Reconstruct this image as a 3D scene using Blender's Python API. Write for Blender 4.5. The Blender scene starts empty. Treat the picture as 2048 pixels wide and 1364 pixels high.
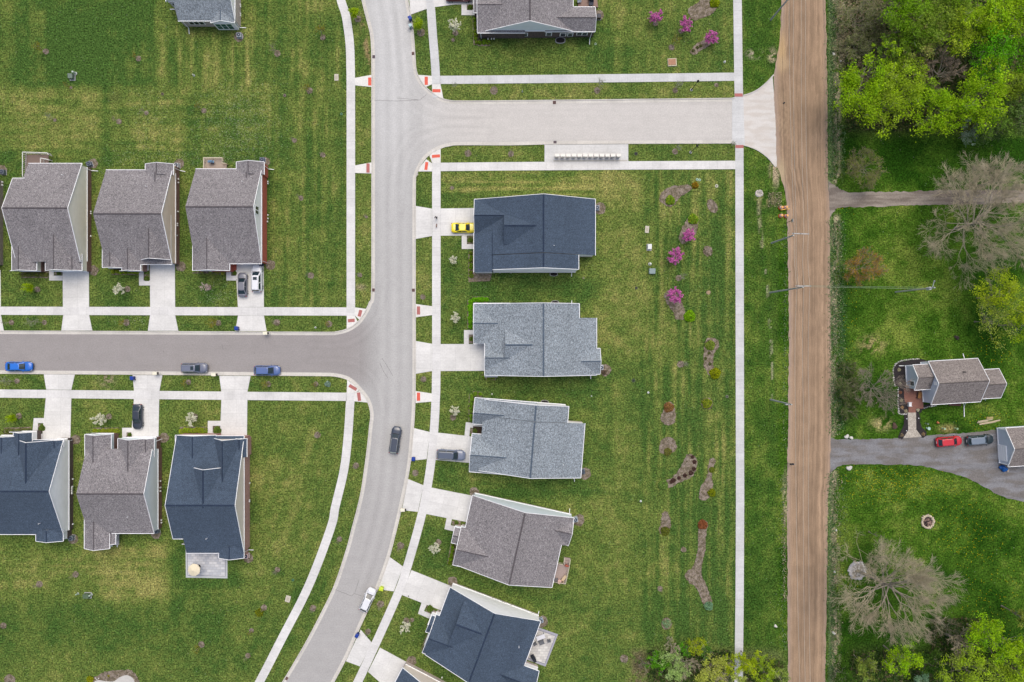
import bpy, bmesh, math, random
import numpy as np
from mathutils import Vector, Matrix
random.seed(7); rng = np.random.default_rng(7)
R = math.radians
C = bpy.context.scene.collection
# ---------------------------------------------------------------- camera, sky, sun
H = 130.0                      # height of the drone above the ground, metres
S = 195.0 / 2048               # ground metres per photograph pixel
CX, CY = 1010.0, 672.0         # the point straight below the lens
sc = bpy.context.scene
cam = bpy.data.cameras.new('camera'); co = bpy.data.objects.new('camera', cam); C.objects.link(co)
co.location = (0, 0, H); co.rotation_euler = (0, 0, 0)
cam.sensor_width = 36; cam.lens = 36 * H / 195.0
cam.shift_x = (1024 - CX) / 2048; cam.shift_y = -(682 - CY) / 2048
cam.clip_end = 6000; sc.camera = co
w = bpy.data.worlds.new('World'); sc.world = w; w.use_nodes = True
nt = w.node_tree; bg = nt.nodes['Background']
sky = nt.nodes.new('ShaderNodeTexSky'); sky.sky_type = 'NISHITA'; sky.sun_disc = False
SUN_EL, SUN_AZ = R(66), R(14)   # azimuth clockwise from the top of the picture
sky.sun_elevation = SUN_EL; sky.sun_rotation = SUN_AZ
sky.air_density = 1.0; sky.dust_density = 6.0; sky.ozone_density = 0.6
nt.links.new(sky.outputs[0], bg.inputs[0]); bg.inputs[1].default_value = 0.13
sl = bpy.data.lights.new('sun', 'SUN'); sl.energy = 0.9; sl.angle = R(50); sl.color = (.95, .99, .93)
so = bpy.data.objects.new('sun', sl); C.objects.link(so)
so.rotation_euler = (math.pi/2 - SUN_EL, 0, math.pi - SUN_AZ); so.location = (0, 0, 200)
sc.view_settings.view_transform = 'Standard'; sc.view_settings.look = 'None'
sc.view_settings.gamma = 1; sc.view_settings.exposure = 0.40
sc.cycles.max_bounces = 5; sc.cycles.transparent_max_bounces = 4
# ---------------------------------------------------------------- helpers
def P(px, py, z=0.0):
    k = S * (1 - z / H)
    return Vector(((px - CX) * k, (CY - py) * k, z))
def rotpx(u, v, a):                       # derotated (u,v) about the picture centre -> pixel
    c, s = math.cos(R(a)), math.sin(R(a))
    return (1024 + u*c - v*s, 682 + u*s + v*c)
GAIN = 1.36
def lin(c):
    c = c / 255
    return c/12.92 if c <= .04045 else ((c+.055)/1.055)**2.4
def K(r, g, b): return (lin(r)/GAIN, lin(g)/GAIN, lin(b)/GAIN)
def tag(o, label=None, cat=None, group=None, kind=None):
    if label: o['label'] = label
    if cat: o['category'] = cat
    if group: o['group'] = group
    if kind: o['kind'] = kind
    return o
def empty(name, loc, rz=0, label=None, cat=None, group=None):
    o = bpy.data.objects.new(name, None); C.objects.link(o)
    o.location = loc; o.rotation_euler = (0, 0, rz); o.empty_display_size = .5
    return tag(o, label, cat, group)
def link(name, me, parent=None):
    o = bpy.data.objects.new(name, me); C.objects.link(o)
    if parent: o.parent = parent
    return o
def dup(o, parent=None):
    c = o.copy(); C.objects.link(c)
    if parent: c.parent = parent
    for ch in list(o.children): dup(ch, c)
    return c
MATS = {}
def mk(name, rgb, rough=.85, nz=(), metal=0, vcol=False, spec=.3, bump=0, bscale=8, rgb2=None, n2=None, coat=0, trans=0):
    """procedural material: colour (or Col attribute) multiplied by noises (scale, amount, stretch)"""
    if name in MATS: return MATS[name]
    m = bpy.data.materials.new(name); m.use_nodes = True; t = m.node_tree; N = t.nodes; L = t.links
    b = N['Principled BSDF']; b.inputs['Roughness'].default_value = rough; b.inputs['Metallic'].default_value = metal
    b.inputs['Specular IOR Level'].default_value = spec
    if coat: b.inputs['Coat Weight'].default_value = coat; b.inputs['Coat Roughness'].default_value = .05
    tc = N.new('ShaderNodeTexCoord')
    def noise(sc_, st=(1, 1, 1), det=2):
        mp = N.new('ShaderNodeMapping'); mp.inputs['Scale'].default_value = st
        L.new(tc.outputs['Object'], mp.inputs[0])
        n = N.new('ShaderNodeTexNoise'); n.inputs['Scale'].default_value = sc_; n.inputs['Detail'].default_value = det
        L.new(mp.outputs[0], n.inputs[0]); return n
    if vcol:
        at = N.new('ShaderNodeAttribute'); at.attribute_name = 'Col'; cur = at.outputs['Color']
    else:
        r_ = N.new('ShaderNodeRGB'); r_.outputs[0].default_value = (*rgb, 1); cur = r_.outputs[0]
    if rgb2:
        n = noise(*n2); mr = N.new('ShaderNodeMapRange'); mr.inputs[1].default_value = .42; mr.inputs[2].default_value = .58
        L.new(n.outputs[0], mr.inputs[0]); mx = N.new('ShaderNodeMix'); mx.data_type = 'RGBA'
        L.new(mr.outputs[0], mx.inputs[0]); L.new(cur, mx.inputs[6]); mx.inputs[7].default_value = (*rgb2, 1); cur = mx.outputs[2]
    for q in nz:
        n = noise(q[0], q[2] if len(q) > 2 else (1, 1, 1))
        mr = N.new('ShaderNodeMapRange'); mr.inputs[1].default_value = .3; mr.inputs[2].default_value = .7
        mr.inputs[3].default_value = 1 - q[1]; mr.inputs[4].default_value = 1 + q[1]
        L.new(n.outputs[0], mr.inputs[0]); vm = N.new('ShaderNodeVectorMath'); vm.operation = 'SCALE'
        L.new(cur, vm.inputs[0]); L.new(mr.outputs[0], vm.inputs[3]); cur = vm.outputs[0]
    L.new(cur, b.inputs['Base Color'])
    if bump:
        n = noise(bscale); bp = N.new('ShaderNodeBump'); bp.inputs['Strength'].default_value = bump
        L.new(n.outputs[0], bp.inputs['Height']); L.new(bp.outputs[0], b.inputs['Normal'])
    if trans:
        tr = N.new('ShaderNodeBsdfTranslucent'); L.new(cur, tr.inputs[0]); ms = N.new('ShaderNodeMixShader')
        ms.inputs[0].default_value = trans; L.new(b.outputs[0], ms.inputs[1]); L.new(tr.outputs[0], ms.inputs[2])
        L.new(ms.outputs[0], N['Material Output'].inputs[0])
    MATS[name] = m; return m
def vnoise(x, y, sx, sy, seed=0, octv=3):
    out = 0; amp = 1; tot = 0
    r0 = np.random.default_rng(seed)
    for o in range(octv):
        g = r0.random((257, 257)); xx = x/sx*2**o + 31.7*o + 500; yy = y/sy*2**o + 17.3*o + 500
        xi = np.floor(xx).astype(int); yi = np.floor(yy).astype(int); fx = xx-xi; fy = yy-yi
        fx = fx*fx*(3-2*fx); fy = fy*fy*(3-2*fy); a = g[yi % 257, xi % 257]; b = g[yi % 257, (xi+1) % 257]
        c = g[(yi+1) % 257, xi % 257]; d = g[(yi+1) % 257, (xi+1) % 257]
        out = out + amp*((a*(1-fx)+b*fx)*(1-fy)+(c*(1-fx)+d*fx)*fy); tot += amp; amp *= .55
    return out/tot
def npmesh(name, V, F, cols=None, mat=None, attr='Col', smooth=False):
    """V (n,3), F (m,k) -> mesh with per-vertex colours"""
    V = np.asarray(V, dtype=np.float32); F = np.asarray(F, dtype=np.int32); me = bpy.data.meshes.new(name)
    me.vertices.add(len(V)); me.vertices.foreach_set('co', V.ravel())
    k = F.shape[1]; me.loops.add(F.size); me.loops.foreach_set('vertex_index', F.ravel())
    me.polygons.add(len(F)); me.polygons.foreach_set('loop_start', np.arange(len(F), dtype=np.int32)*k)
    me.update(calc_edges=True)
    if cols is not None: setcol(me, cols, attr)
    if mat: me.materials.append(mat)
    me.validate(); return me
def setcol(me, cols, attr='Col'):
    a = me.color_attributes.new(attr, 'FLOAT_COLOR', 'POINT')
    c = np.ones((len(cols), 4), dtype=np.float32); c[:, :3] = cols; a.data.foreach_set('color', c.ravel())
class MB:
    """collects shapes into one mesh"""
    def __init__(s): s.v = []; s.f = []
    def add(s, vs, fs):
        n = len(s.v); s.v += [tuple(v) for v in vs]; s.f += [tuple(i+n for i in f) for f in fs]; return s
    def box(s, c, d, rz=0, tilt=None):
        x, y, z = d[0]/2, d[1]/2, d[2]/2
        M = Matrix.Rotation(rz, 3, 'Z')
        if tilt is not None: M = M @ tilt
        vs = [Vector(c) + M @ Vector(p) for p in ((-x,-y,-z),(x,-y,-z),(x,y,-z),(-x,y,-z),(-x,-y,z),(x,-y,z),(x,y,z),(-x,y,z))]
        return s.add(vs, [(0,3,2,1),(4,5,6,7),(0,1,5,4),(1,2,6,5),(2,3,7,6),(3,0,4,7)])
    def bb(s, x0, y0, z0, x1, y1, z1): return s.box(((x0+x1)/2, (y0+y1)/2, (z0+z1)/2), (abs(x1-x0), abs(y1-y0), abs(z1-z0)))
    def bar(s, a, b, w, h=None):                 # box beam between two points
        a = Vector(a); b = Vector(b); h = h or w; d = (b-a); L = d.length
        if L < 1e-5: return s
        q = d.to_track_quat('X', 'Z').to_matrix(); c = (a+b)/2
        vs = [c + q @ Vector(p) for p in ((-L/2,-w/2,-h/2),(L/2,-w/2,-h/2),(L/2,w/2,-h/2),(-L/2,w/2,-h/2),(-L/2,-w/2,h/2),(L/2,-w/2,h/2),(L/2,w/2,h/2),(-L/2,w/2,h/2))]
        return s.add(vs, [(0,3,2,1),(4,5,6,7),(0,1,5,4),(1,2,6,5),(2,3,7,6),(3,0,4,7)])
    def tube(s, pts, rad, n=8, cap=True):
        pts = [Vector(p) for p in pts]; rs = rad if isinstance(rad, (list, tuple)) else [rad]*len(pts); b = len(s.v)
        for i, p in enumerate(pts):
            d = (pts[min(i+1, len(pts)-1)] - pts[max(i-1, 0)]).normalized(); q = d.to_track_quat('Z', 'Y')
            s.v += [tuple(p + q @ Vector((rs[i]*math.cos(2*math.pi*k/n), rs[i]*math.sin(2*math.pi*k/n), 0))) for k in range(n)]
        for i in range(len(pts)-1):
            for k in range(n): s.f.append((b+i*n+k, b+i*n+(k+1) % n, b+(i+1)*n+(k+1) % n, b+(i+1)*n+k))
        if cap: s.f.append(tuple(b+k for k in reversed(range(n)))); s.f.append(tuple(b+(len(pts)-1)*n+k for k in range(n)))
        return s
    def lathe(s, c, prof, n=16):                 # prof [(r,z)]
        return s.tube([Vector(c)+Vector((0, 0, z)) for r, z in prof], [max(r, .002) for r, z in prof], n) if False else s._l(c, prof, n)
    def _l(s, c, prof, n):
        b = len(s.v)
        for r, z in prof: s.v += [(c[0]+max(r, .001)*math.cos(2*math.pi*k/n), c[1]+max(r, .001)*math.sin(2*math.pi*k/n), c[2]+z) for k in range(n)]
        for i in range(len(prof)-1):
            for k in range(n): s.f.append((b+i*n+k, b+i*n+(k+1) % n, b+(i+1)*n+(k+1) % n, b+(i+1)*n+k))
        s.f.append(tuple(b+k for k in reversed(range(n)))); s.f.append(tuple(b+(len(prof)-1)*n+k for k in range(n))); return s
    def prism(s, poly, z0, z1):
        n = len(poly); a = sum(poly[i][0]*poly[(i+1) % n][1]-poly[(i+1) % n][0]*poly[i][1] for i in range(n))
        if a < 0: poly = poly[::-1]
        return s.add([(p[0], p[1], z0) for p in poly]+[(p[0], p[1], z1) for p in poly],
                     [tuple(reversed(range(n))), tuple(range(n, 2*n))]+[(i, (i+1) % n, n+(i+1) % n, n+i) for i in range(n)])
    def blob(s, c, r, seed=0, amp=.15, n=10, zs=1):
        q = random.Random(seed); b = len(s.v); m = n//2
        ph = [q.uniform(0, 6) for _ in range(6)]
        for i in range(m+1):
            th = math.pi*i/m
            for k in range(n):
                a = 2*math.pi*k/n; rr = r*(1+amp*math.sin(2*a+ph[0]+th)*math.sin(th)+amp*.7*math.sin(3*a+ph[1])*math.sin(th))
                s.v.append((c[0]+rr*math.sin(th)*math.cos(a), c[1]+rr*math.sin(th)*math.sin(a), c[2]+zs*rr*math.cos(th)))
        for i in range(m):
            for k in range(n): s.f.append((b+i*n+k, b+(i+1)*n+k, b+(i+1)*n+(k+1) % n, b+i*n+(k+1) % n))
        return s
    def build(s, name, mat, parent=None, smooth=False, bevel=0, uv=None):
        me = bpy.data.meshes.new(name); me.from_pydata(s.v, [], s.f); me.validate()
        bm = bmesh.new(); bm.from_mesh(me); bmesh.ops.remove_doubles(bm, verts=bm.verts, dist=.0004)
        if bevel: bmesh.ops.bevel(bm, geom=bm.edges[:], offset=bevel, segments=1, affect='EDGES')
        bmesh.ops.recalc_face_normals(bm, faces=bm.faces)
        if smooth:
            for f in bm.faces: f.smooth = True
        if uv:
            l = bm.loops.layers.uv.new('UVMap')
            for f in bm.faces:
                for lp in f.loops: lp[l].uv = uv(lp.vert.co)
        bm.to_mesh(me); bm.free(); me.materials.append(mat); return link(name, me, parent)
def smooth_path(pts, n=6):
    """Catmull-Rom through pixel points"""
    P_ = [Vector(p).to_2d() for p in pts]; out = []
    for i in range(len(P_)-1):
        p0 = P_[max(i-1, 0)]; p1 = P_[i]; p2 = P_[i+1]; p3 = P_[min(i+2, len(P_)-1)]
        for k in range(n):
            t = k/n; out.append(.5*((2*p1)+(p2-p0)*t+(2*p0-5*p1+4*p2-p3)*t*t+(3*p1-p0-3*p2+p3)*t**3))
    out.append(P_[-1]); return [tuple(p) for p in out]
def inside(poly, X, Y):
    r = np.zeros(X.shape, bool); n = len(poly); j = n-1
    for i in range(n):
        xi, yi = poly[i][:2]; xj, yj = poly[j][:2]
        c = ((yi > Y) != (yj > Y)) & (X < (xj-xi)*(Y-yi)/(yj-yi+1e-12)+xi); r ^= c; j = i
    return r
# ---------------------------------------------------------------- materials
def concrete_mat(name, rgb, jx, jy, jw=.035, dark=.72):
    if name in MATS: return MATS[name]
    m = mk(name, rgb, .9, [(.16, .07), (.6, .05), (3.5, .06), (1.1, .03, (.2, 3, 1)), (14, .05)], bump=.15, bscale=30); t = m.node_tree; N = t.nodes; L = t.links
    b = N['Principled BSDF']; src = b.inputs['Base Color'].links[0].from_socket
    uv = N.new('ShaderNodeUVMap'); uv.uv_map = 'UVMap'; sp = N.new('ShaderNodeSeparateXYZ'); L.new(uv.outputs[0], sp.inputs[0]); fs = []
    for ax, j in ((0, jx), (1, jy)):
        if not j: continue
        md = N.new('ShaderNodeMath'); md.operation = 'PINGPONG'; L.new(sp.outputs[ax], md.inputs[0]); md.inputs[1].default_value = j/2
        lt = N.new('ShaderNodeMath'); lt.operation = 'LESS_THAN'; L.new(md.outputs[0], lt.inputs[0]); lt.inputs[1].default_value = jw/2; fs.append(lt.outputs[0])
    f = fs[0]
    if len(fs) > 1:
        mx = N.new('ShaderNodeMath'); mx.operation = 'MAXIMUM'; L.new(fs[0], mx.inputs[0]); L.new(fs[1], mx.inputs[1]); f = mx.outputs[0]
    # slab to slab tone
    sn = N.new('ShaderNodeVectorMath'); sn.operation = 'SNAP'; L.new(uv.outputs[0], sn.inputs[0]); sn.inputs[1].default_value = (jx or 99, jy or 99, 1)
    wn = N.new('ShaderNodeTexWhiteNoise'); L.new(sn.outputs[0], wn.inputs[0]); mr = N.new('ShaderNodeMapRange')
    L.new(wn.outputs[0], mr.inputs[0]); mr.inputs[3].default_value = .955; mr.inputs[4].default_value = 1.03
    sc1 = N.new('ShaderNodeVectorMath'); sc1.operation = 'SCALE'; L.new(src, sc1.inputs[0]); L.new(mr.outputs[0], sc1.inputs[3])
    mr2 = N.new('ShaderNodeMapRange'); L.new(f, mr2.inputs[0]); mr2.inputs[3].default_value = 1; mr2.inputs[4].default_value = dark
    sc2 = N.new('ShaderNodeVectorMath'); sc2.operation = 'SCALE'; L.new(sc1.outputs[0], sc2.inputs[0]); L.new(mr2.outputs[0], sc2.inputs[3])
    L.new(sc2.outputs[0], b.inputs['Base Color']); return m
M_walk = concrete_mat('pale_concrete_walk', K(226, 225, 224), 0, 1.55, .04, .8)
M_walk2 = concrete_mat('grey_concrete_walk', K(212, 213, 214), 0, 1.55, .04, .8)
M_drive = concrete_mat('pale_concrete_drive', K(228, 227, 225), 2.85, 2.6, .045, .82)
M_kerb = concrete_mat('kerb_concrete', K(214, 210, 203), 0, 3.0, .04, .8)
M_kerbtop = mk('kerb_top_concrete', K(224, 221, 214), .9, [(1.5, .08), (9, .06)])
M_white = mk('white_trim', (.84, .85, .87), .5)
M_red1 = mk('orange_red_tactile_plate', K(232, 104, 84), .7, [(6, .08)])
M_red2 = mk('worn_red_tactile_plate', K(186, 116, 112), .8, [(6, .1)])
M_mulch = mk('bark_mulch', K(142, 130, 118), 1, [(4.5, .42), (14, .3)], rgb2=K(112, 102, 84), n2=(1.6, (1, 1, 1)), bump=.6, bscale=14)
M_dmulch = mk('dark_mulch', K(52, 48, 50), 1, [(7, .4), (20, .3)], bump=.5, bscale=14)
M_gravel = mk('grey_gravel', K(160, 150, 140), 1, [(.5, .1, (.35, 2.4, 1)), (3, .1), (12, .22)], rgb2=K(128, 118, 110), n2=(.45, (.3, 2, 1)), bump=.4, bscale=18)
M_gravel2 = mk('dark_gravel', K(136, 136, 140), 1, [(.4, .1, (.35, 2.4, 1)), (3, .1), (12, .22)], rgb2=K(122, 118, 116), n2=(.5, (.5, 1.5, 1)), bump=.4, bscale=18)
M_black = mk('black_metal', K(38, 40, 44), .5)
M_dark = mk('dark_glass', K(38, 46, 54), .08, spec=.6)
M_galv = mk('grey_metal', K(176, 182, 188), .4, metal=.3)
M_pole = mk('weathered_pole', K(186, 190, 188), .9, [(3, .2, (1, 1, .1))])
M_bark = mk('grey_bark', K(158, 150, 136), 1, [(3, .25)])
M_twig = mk('pale_bare_twigs', K(196, 184, 158), 1, [(.6, .16)])
M_twig2 = mk('dark_bare_twigs', K(160, 144, 126), 1, [(.6, .2)])
M_leaf = mk('leaves', None, .6, vcol=True, trans=.3, spec=.15)
M_stone = mk('pale_stones', K(206, 204, 198), .9, [(2, .2), (9, .2)])
def roof_mat(name, a, b, c):
    """asphalt shingles: courses and mottled tabs"""
    m = mk(name, a, .95, [(2.0, .10, (1.2, .8, 1)), (c[0], c[1], (1.25, .8, 1.0)), (.22, .07, (1, .3, 1)), (.9, .06, (.25, 2.5, 1))], rgb2=b, n2=(c[2], (1.3, .85, 1)), bump=.25, bscale=12)
    return m
M_rbrown = roof_mat('brown_grey_shingles', K(128, 124, 128), K(152, 148, 150), (4.8, .4, 5))
M_rnavy = roof_mat('slate_blue_shingles', K(67, 81, 99), K(82, 97, 116), (6.5, .3, 7))
M_rblue = roof_mat('pale_blue_grey_shingles', K(128, 138, 147), K(158, 167, 175), (4.8, .4, 5))
M_rfarm = roof_mat('warm_grey_shingles', K(132, 124, 122), K(150, 142, 138), (5, .38, 5))
VENT = {}
def vent_mat(rm):
    if rm.name not in VENT:
        base = {'brown_grey_shingles': (98, 93, 97), 'slate_blue_shingles': (48, 62, 84), 'pale_blue_grey_shingles': (90, 104, 120), 'warm_grey_shingles': (108, 101, 99)}[rm.name]
        VENT[rm.name] = mk('cap_'+rm.name, K(*base), .95, [(3, .2)])
    return VENT[rm.name]
# ---------------------------------------------------------------- ground sheet
def ground():
    st = 3.2
    xs = np.concatenate([[-60000, -20000, -6000, -2500, -1200, -700, -400], np.arange(-200, 2250, st), [2500, 2900, 3600, 5500, 9000, 24000, 60000]])
    ys = np.concatenate([[-60000, -20000, -6000, -2500, -1200, -700, -350], np.arange(-180, 1545, st), [1800, 2200, 3000, 5000, 9000, 24000, 60000]])
    X, Y = np.meshgrid(xs, ys); sh = X.shape; X = X.ravel(); Y = Y.ravel()
    V = np.stack([(X-CX)*S, (CY-Y)*S, np.zeros_like(X)], 1)
    ny, nx = sh; idx = np.arange(nx*ny).reshape(ny, nx)
    F = np.stack([idx[1:, :-1], idx[1:, 1:], idx[:-1, 1:], idx[:-1, :-1]], -1).reshape(-1, 4)
    def box(x0, y0, x1, y1, s=6):
        f = lambda a: 1/(1+np.exp(-np.clip(a/s*2, -30, 30))); return f(X-x0)*f(x1-X)*f(Y-y0)*f(y1-Y)
    def blob(x, y, rx, ry, a=0):
        c, s_ = math.cos(R(a)), math.sin(R(a)); dx = X-x; dy = Y-y; u = (dx*c+dy*s_)/rx; v = (-dx*s_+dy*c)/ry
        return np.exp(-(u*u+v*v)**1.3)
    n1 = vnoise(X, Y, 60, 60, 1); n2 = vnoise(X, Y, 22, 22, 2); n3 = vnoise(X, Y, 7, 7, 3, 2)
    vs = vnoise(X, Y, 7.5, 130, 4, 3); hs = vnoise(X, Y, 130, 6.5, 5, 3); vs2 = vnoise(X, Y, 16, 260, 6, 2)
    d = .38 + (n1-.5)*.55 + (n2-.5)*.5 + (n3-.5)*.5
    # lots
    d += -.32*box(-200, -200, 310, 172)+.05*box(310, -200, 500, 172)-.30*box(100, 20, 230, 160, 18)+.25*box(60, 20, 92, 160, 4)+.2*box(-20, 0, 25, 170, 4)
    d += (hs-.5)*.55*box(-200, 172, 530, 330, 8)+(vs-.5)*.35*box(-200, -200, 310, 172, 6)+(vs-.5)*.4*box(200, 60, 530, 330, 10)
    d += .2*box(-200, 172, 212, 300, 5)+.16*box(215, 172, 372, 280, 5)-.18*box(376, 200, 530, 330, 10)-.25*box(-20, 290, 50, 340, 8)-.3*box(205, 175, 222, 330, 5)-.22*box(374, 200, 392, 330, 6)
    m = box(530, 0, 692, 612, 4); d += m*(-.04+(vs-.5)*.9)
    m = box(300, 0, 530, 172, 6); d += m*(vs-.5)*.8
    m = box(-200, 1080, 470, 1195, 12); d += m*(.12+(hs-.5)*.5)
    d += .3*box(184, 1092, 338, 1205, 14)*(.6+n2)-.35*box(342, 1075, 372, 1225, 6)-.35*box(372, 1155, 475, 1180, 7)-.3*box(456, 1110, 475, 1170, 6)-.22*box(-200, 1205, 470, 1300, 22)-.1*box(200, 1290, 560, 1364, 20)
    m = box(495, 802, 690, 1364, 5); d += m*(.06+(vnoise(X+Y*.35, Y, 16, 150, 8, 2)-.5)*.5); d -= .25*blob(600, 1180, 50, 40)+.2*blob(560, 1250, 60, 60)
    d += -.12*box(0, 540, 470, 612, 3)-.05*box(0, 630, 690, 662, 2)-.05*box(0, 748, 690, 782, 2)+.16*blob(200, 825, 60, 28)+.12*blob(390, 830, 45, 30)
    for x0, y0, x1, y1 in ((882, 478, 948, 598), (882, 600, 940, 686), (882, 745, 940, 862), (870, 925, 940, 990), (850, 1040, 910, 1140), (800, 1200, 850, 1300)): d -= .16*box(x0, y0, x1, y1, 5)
    m = box(882, 342, 1190, 392, 3); d += m*(.22+(hs-.5)*1.3)
    m = box(1190, 342, 1300, 720, 12); d += m*.22; d += .3*blob(1240, 370, 60, 35)
    m = box(1285, 342, 1468, 1290, 8); d += m*(-.14+(vs-.5)*1.3+(vs2-.5)*.7)
    m = box(1180, 700, 1300, 1230, 20); d += m*(-.1+(vs2-.5)*.4)
    for y0, y1 in ((545, 608), (752, 800), (958, 995)): d += -.24*box(950, y0, 1200, y1, 8)+(hs-.5)*.5*box(940, y0, 1250, y1, 10)  # painted shade darkens the grass between houses; the bands are mowing
    d -= .24*blob(1090, 1195, 150, 16, 14)+.15*blob(1050, 985, 110, 14, 6)+.2*blob(900, 1340, 60, 20, 20)  # same painted shade between the turned houses
    d -= .18*box(882, 78, 1300, 150, 8)*(.5+hs)-.0; d += .22*box(1230, 0, 1275, 150, 10)*(.3+vs)
    m = box(1180, 0, 1468, 150, 8); d += m*(vs-.5)*.6
    d += .12*box(882, 170, 1470, 198, 3)
    m = box(1488, 0, 1572, 1364, 4); d += m*(-.25+(vs-.5)*.7)
    d -= .25*box(1290, 1200, 1470, 1290, 20); d += .15*blob(1230, 1120, 60, 110)
    d += .1*box(744, 0, 830, 1364, 4); d += .12*box(832, 478, 864, 608, 3)+.1*box(710, 170, 743, 600, 3)
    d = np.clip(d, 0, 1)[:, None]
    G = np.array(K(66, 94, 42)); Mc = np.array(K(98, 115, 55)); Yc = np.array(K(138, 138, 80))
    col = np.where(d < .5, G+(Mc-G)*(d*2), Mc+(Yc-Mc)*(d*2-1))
    # the road verge and the plots east of the dirt road: lusher grass and a painted shadow
    e = .42+(n1-.5)*1.0+(n2-.5)*.7+(n3-.5)*.4
    e += -.35*box(1670, 275, 2300, 345, 14)-.15*box(1670, 345, 2300, 382, 8)+.12*box(1690, 640, 1900, 720, 16)+.2*blob(1760, 560, 80, 110)-.3*box(1940, 640, 2300, 720, 25)-.25*blob(1990, 540, 80, 30)  # first two boxes darken the grass as the wood's cast shadow
    e += .3*blob(1960, 830, 60, 26)+.25*blob(1980, 1010, 90, 22, 28)+.3*blob(1860, 970, 80, 24)-.35*blob(1960, 1140, 80, 120)-.2*blob(1740, 1180, 30, 60)+.15*blob(1700, 1050, 40, 60)-.2*box(1670, 1230, 2300, 1500, 20)
    e = np.clip(e, 0, 1)[:, None]
    a = np.array(K(36, 70, 14)); b = np.array(K(66, 98, 28)); c = np.array(K(110, 128, 54))
    ecol = np.where(e < .5, a+(b-a)*(e*2), b+(c-b)*(e*2-1))
    mE = np.clip(box(1560, -3000, 99999, 99999, 5)+.55*box(1488, -3000, 1570, 99999, 4), 0, 1)[:, None]
    col = col*(1-mE)+ecol*mE
    def paint(mask, rgb, amt=1):
        nonlocal col; k = np.clip(mask*amt, 0, 1)[:, None]; col = col*(1-k)+np.array(K(*rgb))*k
    straw = vnoise(X, Y, 5, 14, 12, 2)
    xd = 1669+5*np.sin(Y/170.)-3*(Y > 1000)
    paint(np.exp(-((X-xd)/7)**2)*(straw > .47)*(1-box(1640, 366, 1720, 432, 4))*(1-box(1640, 872, 1720, 940, 4)), (182, 170, 144), .9)
    paint(np.exp(-((X-1686)/9)**2)*box(1600, 560, 1800, 860, 10), (40, 78, 34), .6)
    paint(np.exp(-((X-1688)/8)**2)*box(1600, 380, 1800, 560, 10), (46, 88, 26), .5)
    paint(np.exp(-((X-1660)/3.5)**2)*box(1600, -99, 1800, 1400, 10), (116, 136, 92), .75)
    xs_ = np.interp(Y, [385, 430, 480, 560, 700, 800], [1517, 1518, 1523, 1534, 1543, 1546])
    paint(np.exp(-((X-xs_)/3)**2)*box(1400, 392, 1600, 500, 6)*(straw > .42), (160, 154, 124), .6)
    paint(np.exp(-((X-xs_)/2)**2)*box(1400, 500, 1600, 800, 6)*(straw > .55), (170, 166, 140), .6)
    paint(blob(1549, 345, 9, 26, -8)*(straw > .4), (176, 160, 134), .9); paint(blob(1535, 400, 22, 12)*(straw > .45), (150, 146, 100), .7)
    paint(blob(1570, 1010, 5, 60)*(straw > .5), (168, 158, 130), .8); paint(blob(1508, 108, 14, 8)*(n3 > .5), (180, 170, 150), .8)
    paint(blob(1545, 112, 8, 14)*(n3 > .45), (182, 168, 140), .8)
    paint(blob(721, 574, 11, 6), (150, 138, 112), .7); paint(blob(213, 757, 16, 16)*(n3 > .42), (140, 128, 108), .8)
    paint(blob(732, 90, 5, 55, -10)*(n3 > .4), (150, 128, 96), .75)
    paint(blob(230, 195, 14, 10), (84, 92, 52), .6)
    paint(blob(1762, 848, 20, 12)*(n3 > .4), (170, 158, 112), .8); paint(blob(1745, 690, 26, 18)*(n3 > .52), (158, 140, 104), .6)
    paint(blob(1895, 857, 17, 8), (150, 140, 92), .8); paint(blob(1640, 1290, 20, 8), (150, 140, 100), .1)
    # soil beneath the woods and thickets
    paint(box(1690, -900, 9000, 262, 12)*(.75+.5*n2), (84, 84, 54), .8); paint(box(1672, -200, 1770, 130, 12)*(straw > .35), (134, 124, 100), .75)
    paint(blob(1698, 780, 18, 60), (58, 68, 40), .85); paint(box(1298, 1300, 1570, 1700, 10), (96, 104, 64), .75); paint(box(1700, 1290, 9000, 9000, 14), (60, 80, 34), .75)
    paint(box(1262, 1300, 1292, 1500, 7)*(n3 > .4), (100, 88, 72), .8)
    spk = np.zeros((len(X), 3))
    spk[:, 0] = np.clip(-.09+.9*blob(475, 250, 75, 70)+.8*blob(440, 590, 34, 22)+.45*box(200, 300, 480, 345, 12)+.5*blob(275, 645, 40, 14)+.3*blob(300, 240, 40, 60)+.3*blob(850, 140, 16, 30)+.1, 0, 1)
    spk[:, 1] = np.clip(1.0*blob(1760, 970, 60, 34)+.9*blob(1830, 965, 70, 26, 10)+.8*blob(1700, 940, 30, 12)+.7*blob(1970, 835, 40, 20)+.4*blob(1930, 1060, 70, 60)+.35*blob(1990, 700, 50, 30)+.5*blob(1690, 415, 20, 10)+.3*blob(1700, 650, 20, 60)+.35*blob(1700, 1180, 14, 40)+.25*blob(1990, 1200, 60, 80), 0, 1)
    spk[:, 2] = mE[:, 0]
    m = bpy.data.materials.new('lawn_grass'); m.use_nodes = True; t = m.node_tree; N = t.nodes; L = t.links; b_ = N['Principled BSDF']
    b_.inputs['Roughness'].default_value = 1; b_.inputs['Specular IOR Level'].default_value = .05
    tc = N.new('ShaderNodeTexCoord'); at = N.new('ShaderNodeAttribute'); at.attribute_name = 'Col'; cur = at.outputs['Color']
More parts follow.
